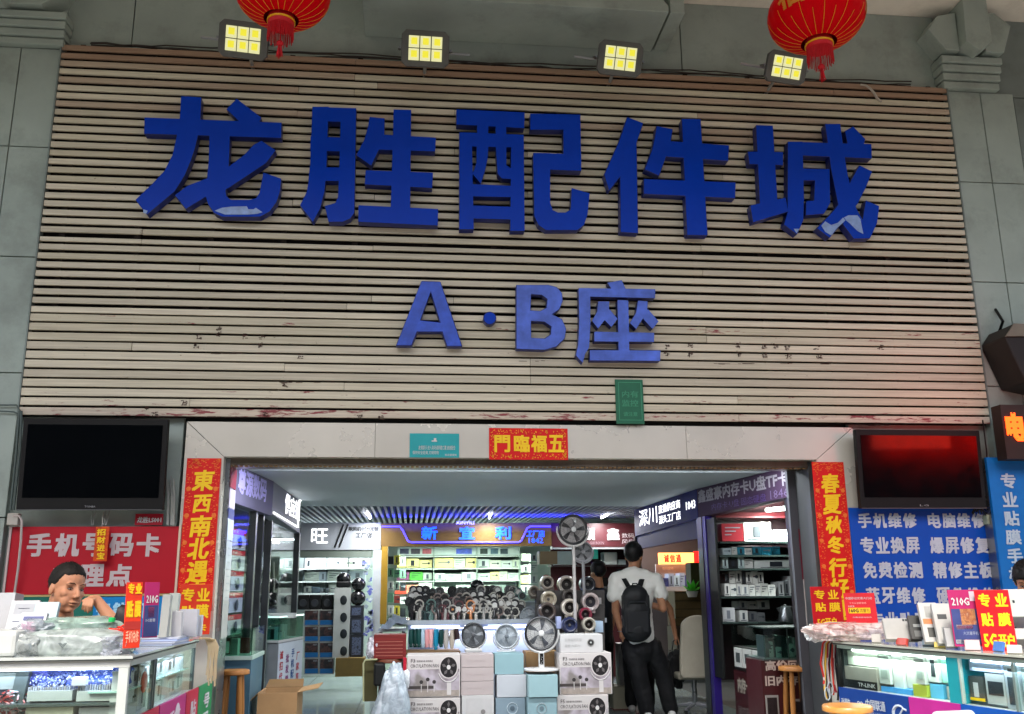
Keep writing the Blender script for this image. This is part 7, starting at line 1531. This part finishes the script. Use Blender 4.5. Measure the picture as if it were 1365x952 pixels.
for i in range(4):
    a = 930.3+i*41; o = fb('plain_box', (703.5, a, 742.5, a+40.3), YS-.1, .28, mat('#7f9aa0', .5, var=.05), label='teal grey box with a round print, %s beneath the large fan column' % ['first', 'second', 'third', 'fourth'][i], cat='box', group='teal grey boxes', bevel=.002)
    p = at(722, a+14, YS-.103); MB().tube([(p.x+.04*math.cos(q*.35), YS-.104, p.z+.04*math.sin(q*.35)) for q in range(18)], .003, 4, closed=True).build('printed_ring', mat('#b4c2c6', .4), o); MB().lathe((p.x, YS-.105, p.z), [(.018, 0), (.016, .001)], 12, RX).build('printed_hub', mat('#5c6c72', .4), o)
# red box and bags by the dark stool
stt = WL[st3.name]
rbx = MB().box(stt.x-.14, stt.x+.15, stt.y-.1, stt.y+.13, .661, at(519, 845, stt.y).z).build('red_box', mat('#6e1f1c', .5, var=.25, scale=12, stretch=(.3, 1, 5)), label='worn dark red box lying on the tall dark stool', cat='box', bevel=.006, origin=(stt.x, stt.y, .661))
for i in range(5): MB().box(stt.x-.12, stt.x+.12, stt.y-.1025, stt.y-.101, .69+i*.03, .694+i*.03).build('printed_line', mat('#a8705c', .5), rbx)
cl = MB(); n = 12; P0 = [at(503, 843, 9.2), at(545, 829, 9.2), at(527, 818, 9.5), at(517, 826, 9.4)]
for i in range(n+1):
    for j in range(9):
        u, v_ = i/n, j/8; p = P0[0].lerp(P0[1], u).lerp(P0[3].lerp(P0[2], u), v_); cl.v.append(p+Vector((0, 0, .015*math.sin(u*13+v_*5)+.012*math.sin(v_*17+u*3))))
cl.f = [(i*9+j, i*9+j+1, (i+1)*9+j+1, (i+1)*9+j) for i in range(n) for j in range(8)]; cl.m = [0]*len(cl.f)
cl.build('draped_cloth', mat('#7d8794', .7, var=.12), smooth=True, label='grey blue cloth draped beside the left end of the display counter', cat='cloth', origin=P0[0])
fb('side_table', (505, 838, 541, 842), 9.35, .4, mat('#a9b2b8', .4), label='narrow pale side table under the grey blue cloth', cat='table'); sdt = bpy.data.objects['side_table']
for px in (508, 538):
    p = at(px, 842, 9.4); MB().box(p.x-.015, p.x+.015, 9.38, 9.41, 0, at(520, 842.3, 9.35).z).build('leg', STEEL, sdt)
sk = crumple('plastic_sack', at(522, 935, 8.15), (.15, .13, .29), bagmat('#9aa5ad', .9, .3), 'tall white crumpled plastic sack standing before the left fan box stack', 'bag', 41, .16, sub=5, freq=3.2)
for v in sk.data.vertices:
    f = max(0, (v.co.z+.1)/.42); v.co.x *= 1-.55*f; v.co.y *= 1-.5*f; v.co.x += .03*f
crumple('plastic_sack', at(497, 864, 8.9), (.05, .06, .09), bagmat('#d9d6dc', .7, .2), 'small white plastic bag behind the worn red box', 'bag', 43, .35)
crumple('plastic_sack', at(541, 905, 8.25), (.03, .05, .07), bagmat('#eaeef0', .8, .2), 'white bag tuft in front of the printed F3 box', 'bag', 45, .4, sub=3)
fb('leaning_board', (484, 880, 503, 935), 8.9, .06, mat('#4f4a2a', .6), label='olive brown folded carton leaning behind the dark stool', cat='carton')
MB().tube([at(484.5, 935, 8.8), at(484.5, 884, 8.8), at(487, 880, 8.8), at(503, 879, 8.8)], .008, 6).build('trolley_handle', mat('#b9b98e', .3, metal=.4), smooth=True, label='thin bent metal trolley frame in front of the olive carton', cat='trolley', origin=at(484, 935, 8.8))
fb('black_bag', (498, 884, 513, 915), 8.75, .12, mat('#121312', .6), label='black bag hanging under the dark stool', cat='bag', bevel=.02)
fb('red_tag', (537.5, 877, 542, 897), 8.28, .03, mat('#a01428', .5), label='narrow crimson strip at the left edge of the F3 box', cat='strip')
# dark head silhouettes of goods / headset on the display
dome(636+0, 781, 8.5, YD+.75, 'round black fluffy hat shape above the rear row of handheld fans', '#08080a')
fb('tissue_box', (719, 727+8, 743, 752), 10.2, .2, mat('#7c6c50', .5), label='brown tissue box on the shelf left of the tall fan', cat='box'); fb('white_carton', (741, 735, 766, 752), 11.0, .2, mat('#9fb0ac', .4), label='pale green white carton left of the tall fan pole', cat='carton')
for (x, y, cc, lb) in ((728, 772, '#8f3a34', 'rust red figure shaped gadget behind the ring fans'), (733, 785, '#cfc4ba', 'pale round gadget behind the ring fans')): dome(x, y, 6, 9.7, lb, cc)

# ---- office chair
oc = at(930, 905, 9.8); t = thing('office_chair', 'beige office chair with a tall rounded back on a grey star base', 'chair', (oc.x, oc.y, 0))
BE = mat('#989080', .6, var=.1, bump=.2)
x0, x1, z0, z1 = rect(904, 820, 958, 904, 9.75); cxm = (x0+x1)/2; w_ = (x1-x0)/2; pts = []
bk = []
for k in range(25):
    a = math.pi*k/24; bk.append((cxm+w_*.86*math.cos(a)*(1 if a else 1), z1-.12+.12*math.sin(a)))
prof = bk+[(cxm-w_*.98, z0+.2), (cxm-w_, z0+.04), (cxm-w_*.9, z0), (cxm+w_*.9, z0), (cxm+w_, z0+.04), (cxm+w_*.98, z0+.2)]
MB().slab([(x, 9.70, z) for x, z in prof], (0, .06, 0)).build('backrest', BE, t, bevel=.02)
MB().box(cxm-w_*1.02, cxm+w_*1.02, 9.78, 10.2, z0-.02, z0+.05).build('seat', BE, t, bevel=.02)
MB().cyl((cxm, 9.98, .09), (cxm, 9.98, z0-.022), .03, .025).build('column', STEEL, t)
for k in range(5):
    a = 2*math.pi*k/5+.3; e = (cxm+.27*math.cos(a), 9.98+.27*math.sin(a), .06)
    g_ = MB().tube([(cxm, 9.98, .09), e], [.022, .014], 6).build('base_arm', mat('#85868a', .35, metal=.3), t); WL[g_.name] = WL[t.name]; MB().cyl((e[0]-.015, e[1], .027), (e[0]+.015, e[1], .027), .026, seg=10).build('castor', BLACK, g_)
fb('armrest', (957, 862, 963, 902), 9.85, .2, mat('#8a8678', .5), t, bevel=.01)
fb('partition', (805, 770, 812, 905), 10.9, .03, BLACK, label='black upright panel behind the right end of the display', cat='partition')
fb('metal_case', (826, 858, 842, 915), 10.3, .2, mat('#7d7a78', .35, metal=.3, var=.2), label='upright grey metal case on the floor beside the fan boxes', cat='case'); fb('floor_carton', (818, 915, 842, 945), 10.2, .3, mat('#84806e', .6), label='low beige carton on the floor beside the grey metal case', cat='carton')
# ================================================================== PEOPLE
from mathutils import noise as _ns
def remesh(mb, name, m, parent, voxel=.012, sm=6, push=None, label=None, wr=0, wseed=0, wfreq=14):
    o = mb.build(name, m, parent); org = WL[o.name]
    md = o.modifiers.new('r', 'REMESH'); md.mode = 'VOXEL'; md.voxel_size = voxel; md.use_smooth_shade = True
    s2 = o.modifiers.new('s', 'SMOOTH'); s2.iterations = sm; s2.factor = .5
    dg = bpy.context.evaluated_depsgraph_get(); dg.update(); me = bpy.data.meshes.new_from_object(o.evaluated_get(dg)); me.name = name
    o.modifiers.clear(); o.data = me
    if push or wr:
        for v in me.vertices:
            w_ = v.co+org
            if push: v.co = push(w_)-org
            if wr: v.co += v.normal*wr*(_ns.noise(Vector((w_.x*wfreq+wseed, w_.y*wfreq, w_.z*wfreq*.55)))+.5*_ns.noise(w_*wfreq*2.1))
    if not me.materials: me.materials.append(m)
    me.polygons.foreach_set('use_smooth', [True]*len(me.polygons)); return o
def skin(c):
    m = mat(c, .48, var=.07, scale=22)
    b = m.node_tree.nodes['Principled BSDF']; b.inputs['Subsurface Weight'].default_value = .12; b.inputs['Subsurface Radius'].default_value = (.02, .008, .004); return m
SKIN = skin('#bb8566'); SKIN2 = skin('#a87658'); HAIR = mat('#0d0b0b', .5, var=.3, scale=60); HAIRG = mat('#15120f', .7, var=.5, scale=90)
def head_prims(mb, c, R, s):
    P = lambda x, y, z: c + R @ Vector((x*s, y*s, z*s))
    E = lambda p, r: mb.ell(P(*p), tuple(q*s for q in r), R, seg=20, rings=14)
    E((0, .012, .045), (.074, .092, .083)); E((0, -.018, -.008), (.062, .070, .082)); E((0, -.034, -.062), (.046, .046, .040)); E((0, -.062, -.084), (.021, .019, .017))
    mb.cap(P(0, -.082, .022), .007*s, P(0, -.103, -.018), .011*s); E((.010, -.095, -.024), (.009, .010, .008)); E((-.010, -.095, -.024), (.009, .010, .008))
    mb.cap(P(-.036, -.066, .030), .013*s, P(.036, -.066, .030), .013*s)
    for q in (-1, 1): E((q*.040, -.052, -.012), (.022, .022, .022)); E((q*.070, .014, -.004), (.009, .016, .028)); E((q*.028, -.052, -.045), (.024, .028, .034))
    E((0, -.082, -.050), (.025, .014, .0065)); E((0, -.080, -.061), (.021, .014, .008))
def face_push(c, R, s):
    Ri = R.inverted()
    def f(w_):
        l = (Ri @ (w_-c))/s
        for q in (-1, 1):
            d = (l-Vector((q*.031, -.078, .010))); e = math.exp(-(d.x**2/(2*.014**2)+d.y**2/(2*.02**2)+d.z**2/(2*.0085**2))); l = l+Vector((0, .011*e, 0))
        d = l-Vector((0, -.095, -.0555)); e = math.exp(-(d.x**2/(2*.020**2)+d.y**2/(2*.02**2)+d.z**2/(2*.0022**2))); l = l+Vector((0, .006*e, 0))
        return c + R @ (l*s)
    return f
def face_bits(t, c, R, s, lip='#8a4a40'):
    P = lambda x, y, z: c + R @ Vector((x*s, y*s, z*s))
    for q in (-1, 1):
        e = MB().ell(P(q*.031, -.0695, .0095), (.0120*s, .008*s, .0042*s), R).build('eye', mat('#cfc6bd', .25), t, smooth=True)
        MB().ell(P(q*.030, -.0745, .0088), (.0054*s, .0036*s, .0040*s), R).build('iris', mat('#120c0a', .2), e, smooth=True)
        MB().tube([P(q*.016, -.074, .0105), P(q*.024, -.0785, .0150), P(q*.034, -.078, .0158), P(q*.045, -.071, .0110)], .0017*s, 5).build('eyelid', mat('#3a241c', .5), t, smooth=True)
        MB().tube([P(q*.012, -.081, .031), P(q*.024, -.0835, .037), P(q*.040, -.077, .036), P(q*.052, -.065, .028)], [.0014*s, .0024*s, .0020*s, .0008*s], 5).build('eyebrow', HAIR, t, smooth=True)
    MB().tube([P(-.022, -.083, -.0545), P(-.008, -.0935, -.0555), P(.008, -.0935, -.0555), P(.022, -.083, -.0545)], .0016*s, 5).build('mouth_line', mat('#4a211c', .5), t, smooth=True)
def hair(t, c, R, s, m, front=.062, side=.005, back=-.07, thick=1.075, wild=.03, seed=0):
    bm = MB(); bm.ell((0, 0, 0), 1, seg=56, rings=40); V = []
    for v in bm.v:
        l = Vector((v.x*.074, .012+v.y*.092, .045+v.z*.083))
        # head outline below the temples is pulled out so the shell also wraps the nape
        n = _ns.noise(Vector((v.x*9+seed, v.y*9, v.z*9)))
        hl = front-.02*abs(v.x)**2 if l.y < -.045 else (side+(front-side)*max(0, min(1, (-.01-l.y)/.035)) if l.y < .03 else back)
        ins = (l.z-hl+n*.008)/.012; k = max(0, min(1, ins*.5+.5)); th = thick+wild*n+.02*max(0, v.z)
        f = .90+(th-.90)*k
        V.append(c + R @ (Vector((v.x*.074*f, .012+v.y*.092*f, .045+v.z*.083*f))*s))
    b2 = MB(); b2.v = V; b2.f = bm.f; b2.m = bm.m; o = b2.build('hair', m, t, smooth=False)
    o.data.polygons.foreach_set('use_smooth', [True]*len(o.data.polygons))
    org = WL[o.name]; sb = MB(); rr = random.Random(seed+1); vs = [v for v, w0 in zip(o.data.vertices, bm.v) if (Vector((v.co))+org-c).length > .075*s and (R.inverted() @ (v.co+org-c)).z/s > (front-.01 if (R.inverted() @ (v.co+org-c)).y/s < -.045 else side-.01 if (R.inverted() @ (v.co+org-c)).y/s < .03 else back)]
    for i in range(900):
        v = rr.choice(vs); p = v.co+org; n = v.normal if v.normal.length > .5 else (p-c).normalized(); d = (n*.5+Vector((rr.uniform(-.6, .6), rr.uniform(-.6, .6), rr.uniform(-.7, .3)))).normalized()
        p = p+Vector((rr.uniform(-.004, .004), rr.uniform(-.004, .004), rr.uniform(-.004, .004))); u = d.cross(Vector((.3, .5, .8))).normalized()*.0011*s; sb.add([p-u, p+u, p+d*rr.uniform(.004, .009)*s], [(0, 1, 2)])
    sb.build('hair_strands', m, t, kind='stuff'); return o
def cloth(prims, name, m, t, voxel=.014, wr=.008, seed=0, sm=5):
    mb = MB()
    for p in prims:
        if len(p) == 4: mb.cap(*p)
        else: mb.ell(p[0], p[1], p[2] if len(p) > 2 else None)
    return remesh(mb, name, m, t, voxel, sm, wr=wr, wseed=seed)

# ---- seated man behind the left counter
Yh = 5.62; hc_ = at(88.5, 787, Yh); s = 1.16; RH = Matrix.Rotation(rad(52), 3, 'Z') @ Matrix.Rotation(rad(5), 3, 'X') @ Matrix.Rotation(rad(7), 3, 'Y')
sm_ = thing('person', 'man seated behind the left counter resting his chin on his hand', 'person', (hc_.x, Yh+.05, 0))
b = MB(); head_prims(b, hc_, RH, s)
nb_ = at(78, 842, Yh+.06); b.cap(hc_+RH @ Vector((0, .02, -.05))*s, .056*s, nb_, .066*s)
tb = Vector((nb_.x+.01, Yh+.12, .55)); b.ell((nb_.x+.02, Yh+.10, nb_.z-.16), (.19, .11, .20)); b.cap((nb_.x+.02, Yh+.12, nb_.z-.3), .13, tb, .15)
shL, shR = Vector((nb_.x-.17, Yh+.10, nb_.z-.09)), Vector((nb_.x+.20, Yh+.06, nb_.z-.10))
elb = at(158, 838, Yh-.13); wr_ = at(128, 799, Yh-.13)
b.cap(shR, .05, elb, .040); b.cap(elb, .040, wr_, .027)
elL = Vector((shL.x-.05, Yh-.0, .98)); b.cap(shL, .05, elL, .042); b.cap(elL, .04, elL+Vector((.22, -.12, .03)), .028)
# hand: palm, four bent fingers of unequal length, thumb
kx = Yh-.15; pal = at(123, 800, kx)
b.ell(pal, (.032, .022, .024), Matrix.Rotation(rad(20), 3, 'Y')); b.cap(wr_, .026, pal, .026)
for i, (x0_, y0_, x1_, y1_, x2_, y2_) in enumerate(((114.2, 799, 111.2, 806, 109.8, 812.5), (117.2, 798.5, 114.6, 807, 113.2, 815), (120.4, 799, 118.4, 808, 117.2, 816.5), (123.6, 800.5, 122.2, 808, 121.2, 814))):
    Yk = kx-.028-.004*i; a_, b_, c_ = at(x0_, y0_, Yk), at(x1_, y1_, Yk-.012), at(x2_, y2_, Yk+.006); b.cap(a_, .0085, b_, .0076, seg=10); b.cap(b_, .0076, c_, .0062, seg=10); b.cap(pal, .016, a_, .0095, seg=10)
th0 = at(118, 805, kx+.02); b.cap(pal, .016, th0, .012, seg=10); b.cap(th0, .012, at(111, 801, kx+.03), .0095, seg=10)
for (dx) in (0, .018, .036, .054): b.cap(elL+Vector((.22, -.12, .03)), .02, elL+Vector((.29, -.15+dx*.8, .02)), .009, seg=8)
remesh(b, 'body', SKIN, sm_, .0044, 3, push=face_push(hc_, RH, s)); face_bits(sm_, hc_, RH, s)
hair(sm_, hc_, RH, s, HAIRG, front=.076, side=.016, thick=1.045, wild=.03, seed=3)
cloth([((nb_.x+.02, Yh+.10, nb_.z-.17), (.215, .135, .20)), (shL, .072, shR, .072), (shL, .066, elL.lerp(shL, .35), .062), (shR, .066, shR.lerp(elb, .35), .060), ((nb_.x+.02, Yh+.12, nb_.z-.3), .16, (tb.x, tb.y, .62), .17), (nb_+Vector((0, .02, -.045)), .075, nb_+Vector((0, .03, -.09)), .1)], 'shirt', mat('#23242c', .7), sm_, .012, .006)
cloth([(tb, .16, (tb.x, tb.y, .5), .18), ((tb.x-.1, tb.y, .52), .09, (tb.x-.12, tb.y-.25, .5), .085), ((tb.x+.1, tb.y, .52), .09, (tb.x+.12, tb.y-.25, .5), .085), ((tb.x-.12, tb.y-.22, .5), .07, (tb.x-.12, tb.y-.14, .1), .055), ((tb.x+.12, tb.y-.22, .5), .07, (tb.x+.12, tb.y-.14, .1), .055)], 'trousers', mat('#2b2d33', .8), sm_, .018)
for q in (-1, 1): MB().ell((tb.x+q*.12, tb.y-.18, .045), (.05, .12, .045)).build('shoe', BLACK, sm_, smooth=True)
stool((tb.x, tb.y+.03, 0), .36, .19, 'low wooden stool under the seated man behind the left counter')

# ---- man with backpack, seen from behind
Ym = 9.6; q = lambda px, py, dy=0: at(px, py, Ym+dy)
mn = thing('person', 'man in a white T-shirt and black trousers with a black backpack, walking in', 'person', (q(862, 940).x, Ym, 0))
hd = q(845, 743, .02); RM = Matrix.Rotation(rad(180-28), 3, 'Z') @ Matrix.Rotation(rad(4), 3, 'X'); sM = 1.16
zf = .0
b = MB(); head_prims(b, hd, RM, sM); nk = q(844, 763, .02); b.cap(hd+Vector((0, 0, -.05)), .052, nk, .058)
pel = q(850, 858); ch_c = q(847, 792); b.cap(ch_c, .12, pel, .12)
sl_, sr_ = q(821, 773), q(874, 773); el_, er_ = q(820.5, 815, .02), q(884, 811, -.02); wl_, wr2 = q(828, 842, -.02), q(878, 806, -.26)
b.cap(sl_, .045, el_, .040); b.cap(el_, .040, wl_, .026); b.cap(sr_, .045, er_, .042); b.cap(er_, .040, wr2+Vector((0, .5, 0)), .028); b.cap(ch_c, .08, sl_, .04); b.cap(ch_c, .08, sr_, .04)
hipl, hipr = q(842, 862), q(868, 862); kl, kr = q(852, 902, -.02), q(884, 900, .05); al, ar = q(862, 939, 0), q(893, 934, .08)
al.z = .09; ar.z = .09
for h_, k_, a_ in ((hipl, kl, al), (hipr, kr, ar)): b.cap(h_, .085, k_, .055); b.cap(k_, .055, a_, .04)
for i in range(4): b.cap(wl_+Vector((.006*i-.01, -.012+.010*i, -.02)), .010, wl_+Vector((.010+.004*i, -.02+.012*i, -.095-.006*(i == 1))), .008, seg=8)
b.cap(wl_, .024, wl_+Vector((.004, 0, -.05)), .026); b.cap(wl_+Vector((0, -.02, -.02)), .011, wl_+Vector((.028, -.03, -.065)), .009, seg=8)
remesh(b, 'body', SKIN2, mn, .009, 4, push=face_push(hd, RM, sM)); hair(mn, hd, RM, sM, HAIR, front=.05, side=-.005, back=-.055, thick=1.12, wild=.04, seed=5)
SHW = mat('#dedbd4', .8, var=.04)
cloth([(ch_c+Vector((0, 0, -.02)), (.185, .125, .20)), (sl_, .075, sr_, .075), (q(843, 766), .085, sl_, .066), (q(845, 766), .085, sr_, .066), (sl_, .07, ch_c, .13), (sr_, .07, ch_c, .13), (ch_c+Vector((0, 0, -.1)), .155, q(852, 850), .155), (sl_, .075, q(817.5, 794, .01), .070), (sr_, .075, q(881, 792), .072)], 't_shirt', SHW, mn, .012, .010, 3)
BLK = mat('#0b0b0d', .75, var=.15)
cloth([(q(851, 850), .145, q(855, 864), .15), (hipl, .115, kl, .092), (kl, .092, al+Vector((0, 0, .0)), .082), (hipr, .115, kr, .092), (kr, .092, ar+Vector((0, 0, .0)), .080)], 'trousers', BLK, mn, .014, .012, 9)
for a_ in (al, ar):
    MB().cap((a_.x, a_.y-.05, .042), .040, (a_.x+.02, a_.y+.12, .036), .034).build('shoe', mat('#d5d5d2', .5), mn, smooth=True)
x0, x1, z0, z1 = rect(828, 782, 868.5, 850, Ym-.22); bp = thing('backpack', 'plain black backpack worn by the man in the white T-shirt', 'backpack', ((x0+x1)/2, Ym-.2, z0))
b = MB(); cx = (x0+x1)/2; w2 = (x1-x0)/2
for z_, ww in ((z0+.07, 1.0), (z0+.25, 1.0), (z1-.10, .90)): b.ell((cx, Ym-.20, z_), (w2*ww, .085, .12))
b.box(cx-w2*.86, cx+w2*.86, Ym-.26, Ym-.14, z0+.03, z1-.08)
remesh(b, 'pack', mat('#0e0f11', .6, var=.15, bump=.1), bp, .010, 5, wr=.003)
b = MB(); b.tube([(cx-w2*.62, Ym-.288, z0+.30), (cx-w2*.5, Ym-.29, z0+.34), (cx+w2*.5, Ym-.29, z0+.34), (cx+w2*.62, Ym-.288, z0+.30)], .005, 5); b.build('zip', mat('#26282b', .4), bp)
MB().slab([(cx-w2*.7, Ym-.278, z0+.05), (cx+w2*.7, Ym-.278, z0+.05), (cx+w2*.72, Ym-.282, z0+.25), (cx-w2*.72, Ym-.282, z0+.25)], (0, .02, 0)).build('front_pocket', mat('#121316', .6, var=.15), bp, bevel=.008)
for (a_, b_, sdx) in ((q(826, 764, -.02), q(840, 786, -.18), 0), (q(861, 764, -.02), q(852, 786, -.18), 0)):
    top = a_+Vector((0, .03, .03)); MB().slab([top+Vector((-.025, 0, 0)), top+Vector((.025, 0, 0)), b_+Vector((.028, 0, 0)), b_+Vector((-.028, 0, 0))], (0, .02, .01)).build('strap', BLK, bp, bevel=.004)
MB().tube([(cx-.03, Ym-.2, z1-.02), (cx-.02, Ym-.2, z1+.03), (cx+.02, Ym-.2, z1+.03), (cx+.03, Ym-.2, z1-.02)], .007, 6).build('handle', BLK, bp, smooth=True)
bc = thing('bracelet', 'thin metal bracelet on the left wrist of the man with the backpack', 'bracelet', wl_); MB().tube([wl_+Vector((.030*math.cos(a*.7), .030*math.sin(a*.7), .002)) for a in range(9)], .004, 5, closed=True).build('band', STEEL, bc)

def simple_person(hx, hy, Y, facing, label, top, bottom, hairm, scale=1.0, sleeve=None, feet=True, arms=None, tilt=0, skinm=None, longhair=False):
    hd = at(hx, hy, Y); R = Matrix.Rotation(rad(facing), 3, 'Z') @ Matrix.Rotation(rad(tilt), 3, 'X'); t = thing('person', label, 'person', (hd.x, Y, 0)); s = scale; F = R @ Vector((0, -1, 0)); Sd = Matrix.Rotation(rad(facing), 3, 'Z') @ Vector((1, 0, 0))
    H_ = hd.z; k = (H_-.0)/1.62
    L_ = lambda side, f, up: Vector((hd.x, Y, 0))+Sd*side*k+Vector((F.x, F.y, 0))*f*k+Vector((0, 0, H_+up*k))
    b = MB(); head_prims(b, hd, R, s); b.cap(hd+Vector((0, 0, -.05)), .048*s, L_(0, -.02, -.17), .052); b.cap(L_(0, 0, -.36), .11, L_(0, 0, -.72), .11)
    sl, sr = L_(-.165, 0, -.24), L_(.165, 0, -.24); b.cap(sl, .05, sr, .05)
    A = arms or ((L_(-.21, 0, -.52), L_(-.20, .08, -.76)), (L_(.21, 0, -.52), L_(.20, .08, -.76)))
    for s0, (e, w_) in zip((sl, sr), A):
        b.cap(s0, .047, e, .037); b.cap(e, .036, w_, .025); d = (w_-e).normalized(); b.ell(w_+d*.045, (.026, .026, .04))
        for i in range(4): b.cap(w_+d*.06+Sd*(.014*(i-1.5)), .010, w_+d*(.115-.008*abs(i-1.4))+Sd*(.015*(i-1.5)), .008, seg=8)
        b.cap(w_+d*.03, .012, w_+d*.075+F*.03, .009, seg=8)
    for q_ in (-1, 1): b.cap(L_(q_*.08, 0, -.80), .08, L_(q_*.09, .02, -1.15), .055); b.cap(L_(q_*.09, .02, -1.15), .055, Vector((L_(q_*.09, 0, 0).x, L_(q_*.09, 0, 0).y, .09)), .038)
    remesh(b, 'body', skinm or SKIN2, t, .009, 4, push=face_push(hd, R, s)); face_bits(t, hd, R, s)
    hair(t, hd, R, s, hairm, front=.055, side=-.02 if longhair else .0, back=-.11 if longhair else -.06, thick=1.13, wild=.05, seed=hx)
    cloth([(L_(0, 0, -.38), (.19, .13, .2)), (sl, .066, sr, .066), (L_(0, 0, -.45), .15, L_(0, 0, -.80), .15), (sl, .065, sl.lerp(A[0][0], .6), .062), (sr, .065, sr.lerp(A[1][0], .6), .062)], 'top', top, t, .013, .008, hx)
    cloth([(L_(-.05, 0, -.80), .12, L_(.05, 0, -.80), .12)]+[(L_(q_*.08, 0, -.82), .10, L_(q_*.09, .02, -1.15), .08) for q_ in (-1, 1)]+[(L_(q_*.09, .02, -1.15), .08, Vector((L_(q_*.09, 0, 0).x, L_(q_*.09, 0, 0).y, .1)), .07) for q_ in (-1, 1)], 'trousers', bottom, t, .015, .008, hx)
    for q_ in (-1, 1):
        p = Vector((L_(q_*.09, 0, 0).x, L_(q_*.09, 0, 0).y, 0)); MB().cap(p+Vector((0, 0, .04))-F*.04, .038, p+Vector((F.x, F.y, 0))*.13+Vector((0, 0, .034)), .032).build('shoe', mat('#d0d0cc', .5), t, smooth=True)
    return t, L_
Y2 = 10.15
simple_person(846, 747, Y2, 165, 'person in a pale grey top walking just ahead and right of the backpack man', mat('#bdbdb8', .8, var=.05), BLK, HAIR, .97, arms=((at(868, 830, Y2), at(880, 850, Y2)), (at(893, 815, Y2-.04), at(899, 850, Y2-.06))) if False else ((at(893, 812, Y2-.06), at(900, 846, Y2-.08)), (at(860, 815, Y2+.1), at(862, 845, Y2+.15))))
hb = thing('handbag', 'black soft handbag hanging from the hand of the person ahead of the backpack man', 'bag', at(901, 890, Y2-.1))
crumple('body', at(901, 892, Y2-.12), (.085, .07, .17), mat('#0f0f11', .6), None, None, 51, .35, parent=hb, sub=4)
MB().tube([at(895, 872, Y2-.12), at(897, 855, Y2-.1), at(902, 852, Y2-.1), at(907, 872, Y2-.12)], .008, 6).build('strap', BLACK, hb, smooth=True)
simple_person(797, 764, 10.5, 200, 'person with short black hair in dark navy clothes behind the ring fans', mat('#141720', .8), BLK, HAIR, 1.0)
# ---- person cut off by the right edge
simple_person(1371, 777, 5.75, -38, 'dark haired person at the right edge looking down behind the right counter', mat('#2a2c34', .7), BLK, HAIR, 1.05, tilt=24, skinm=SKIN, longhair=True)
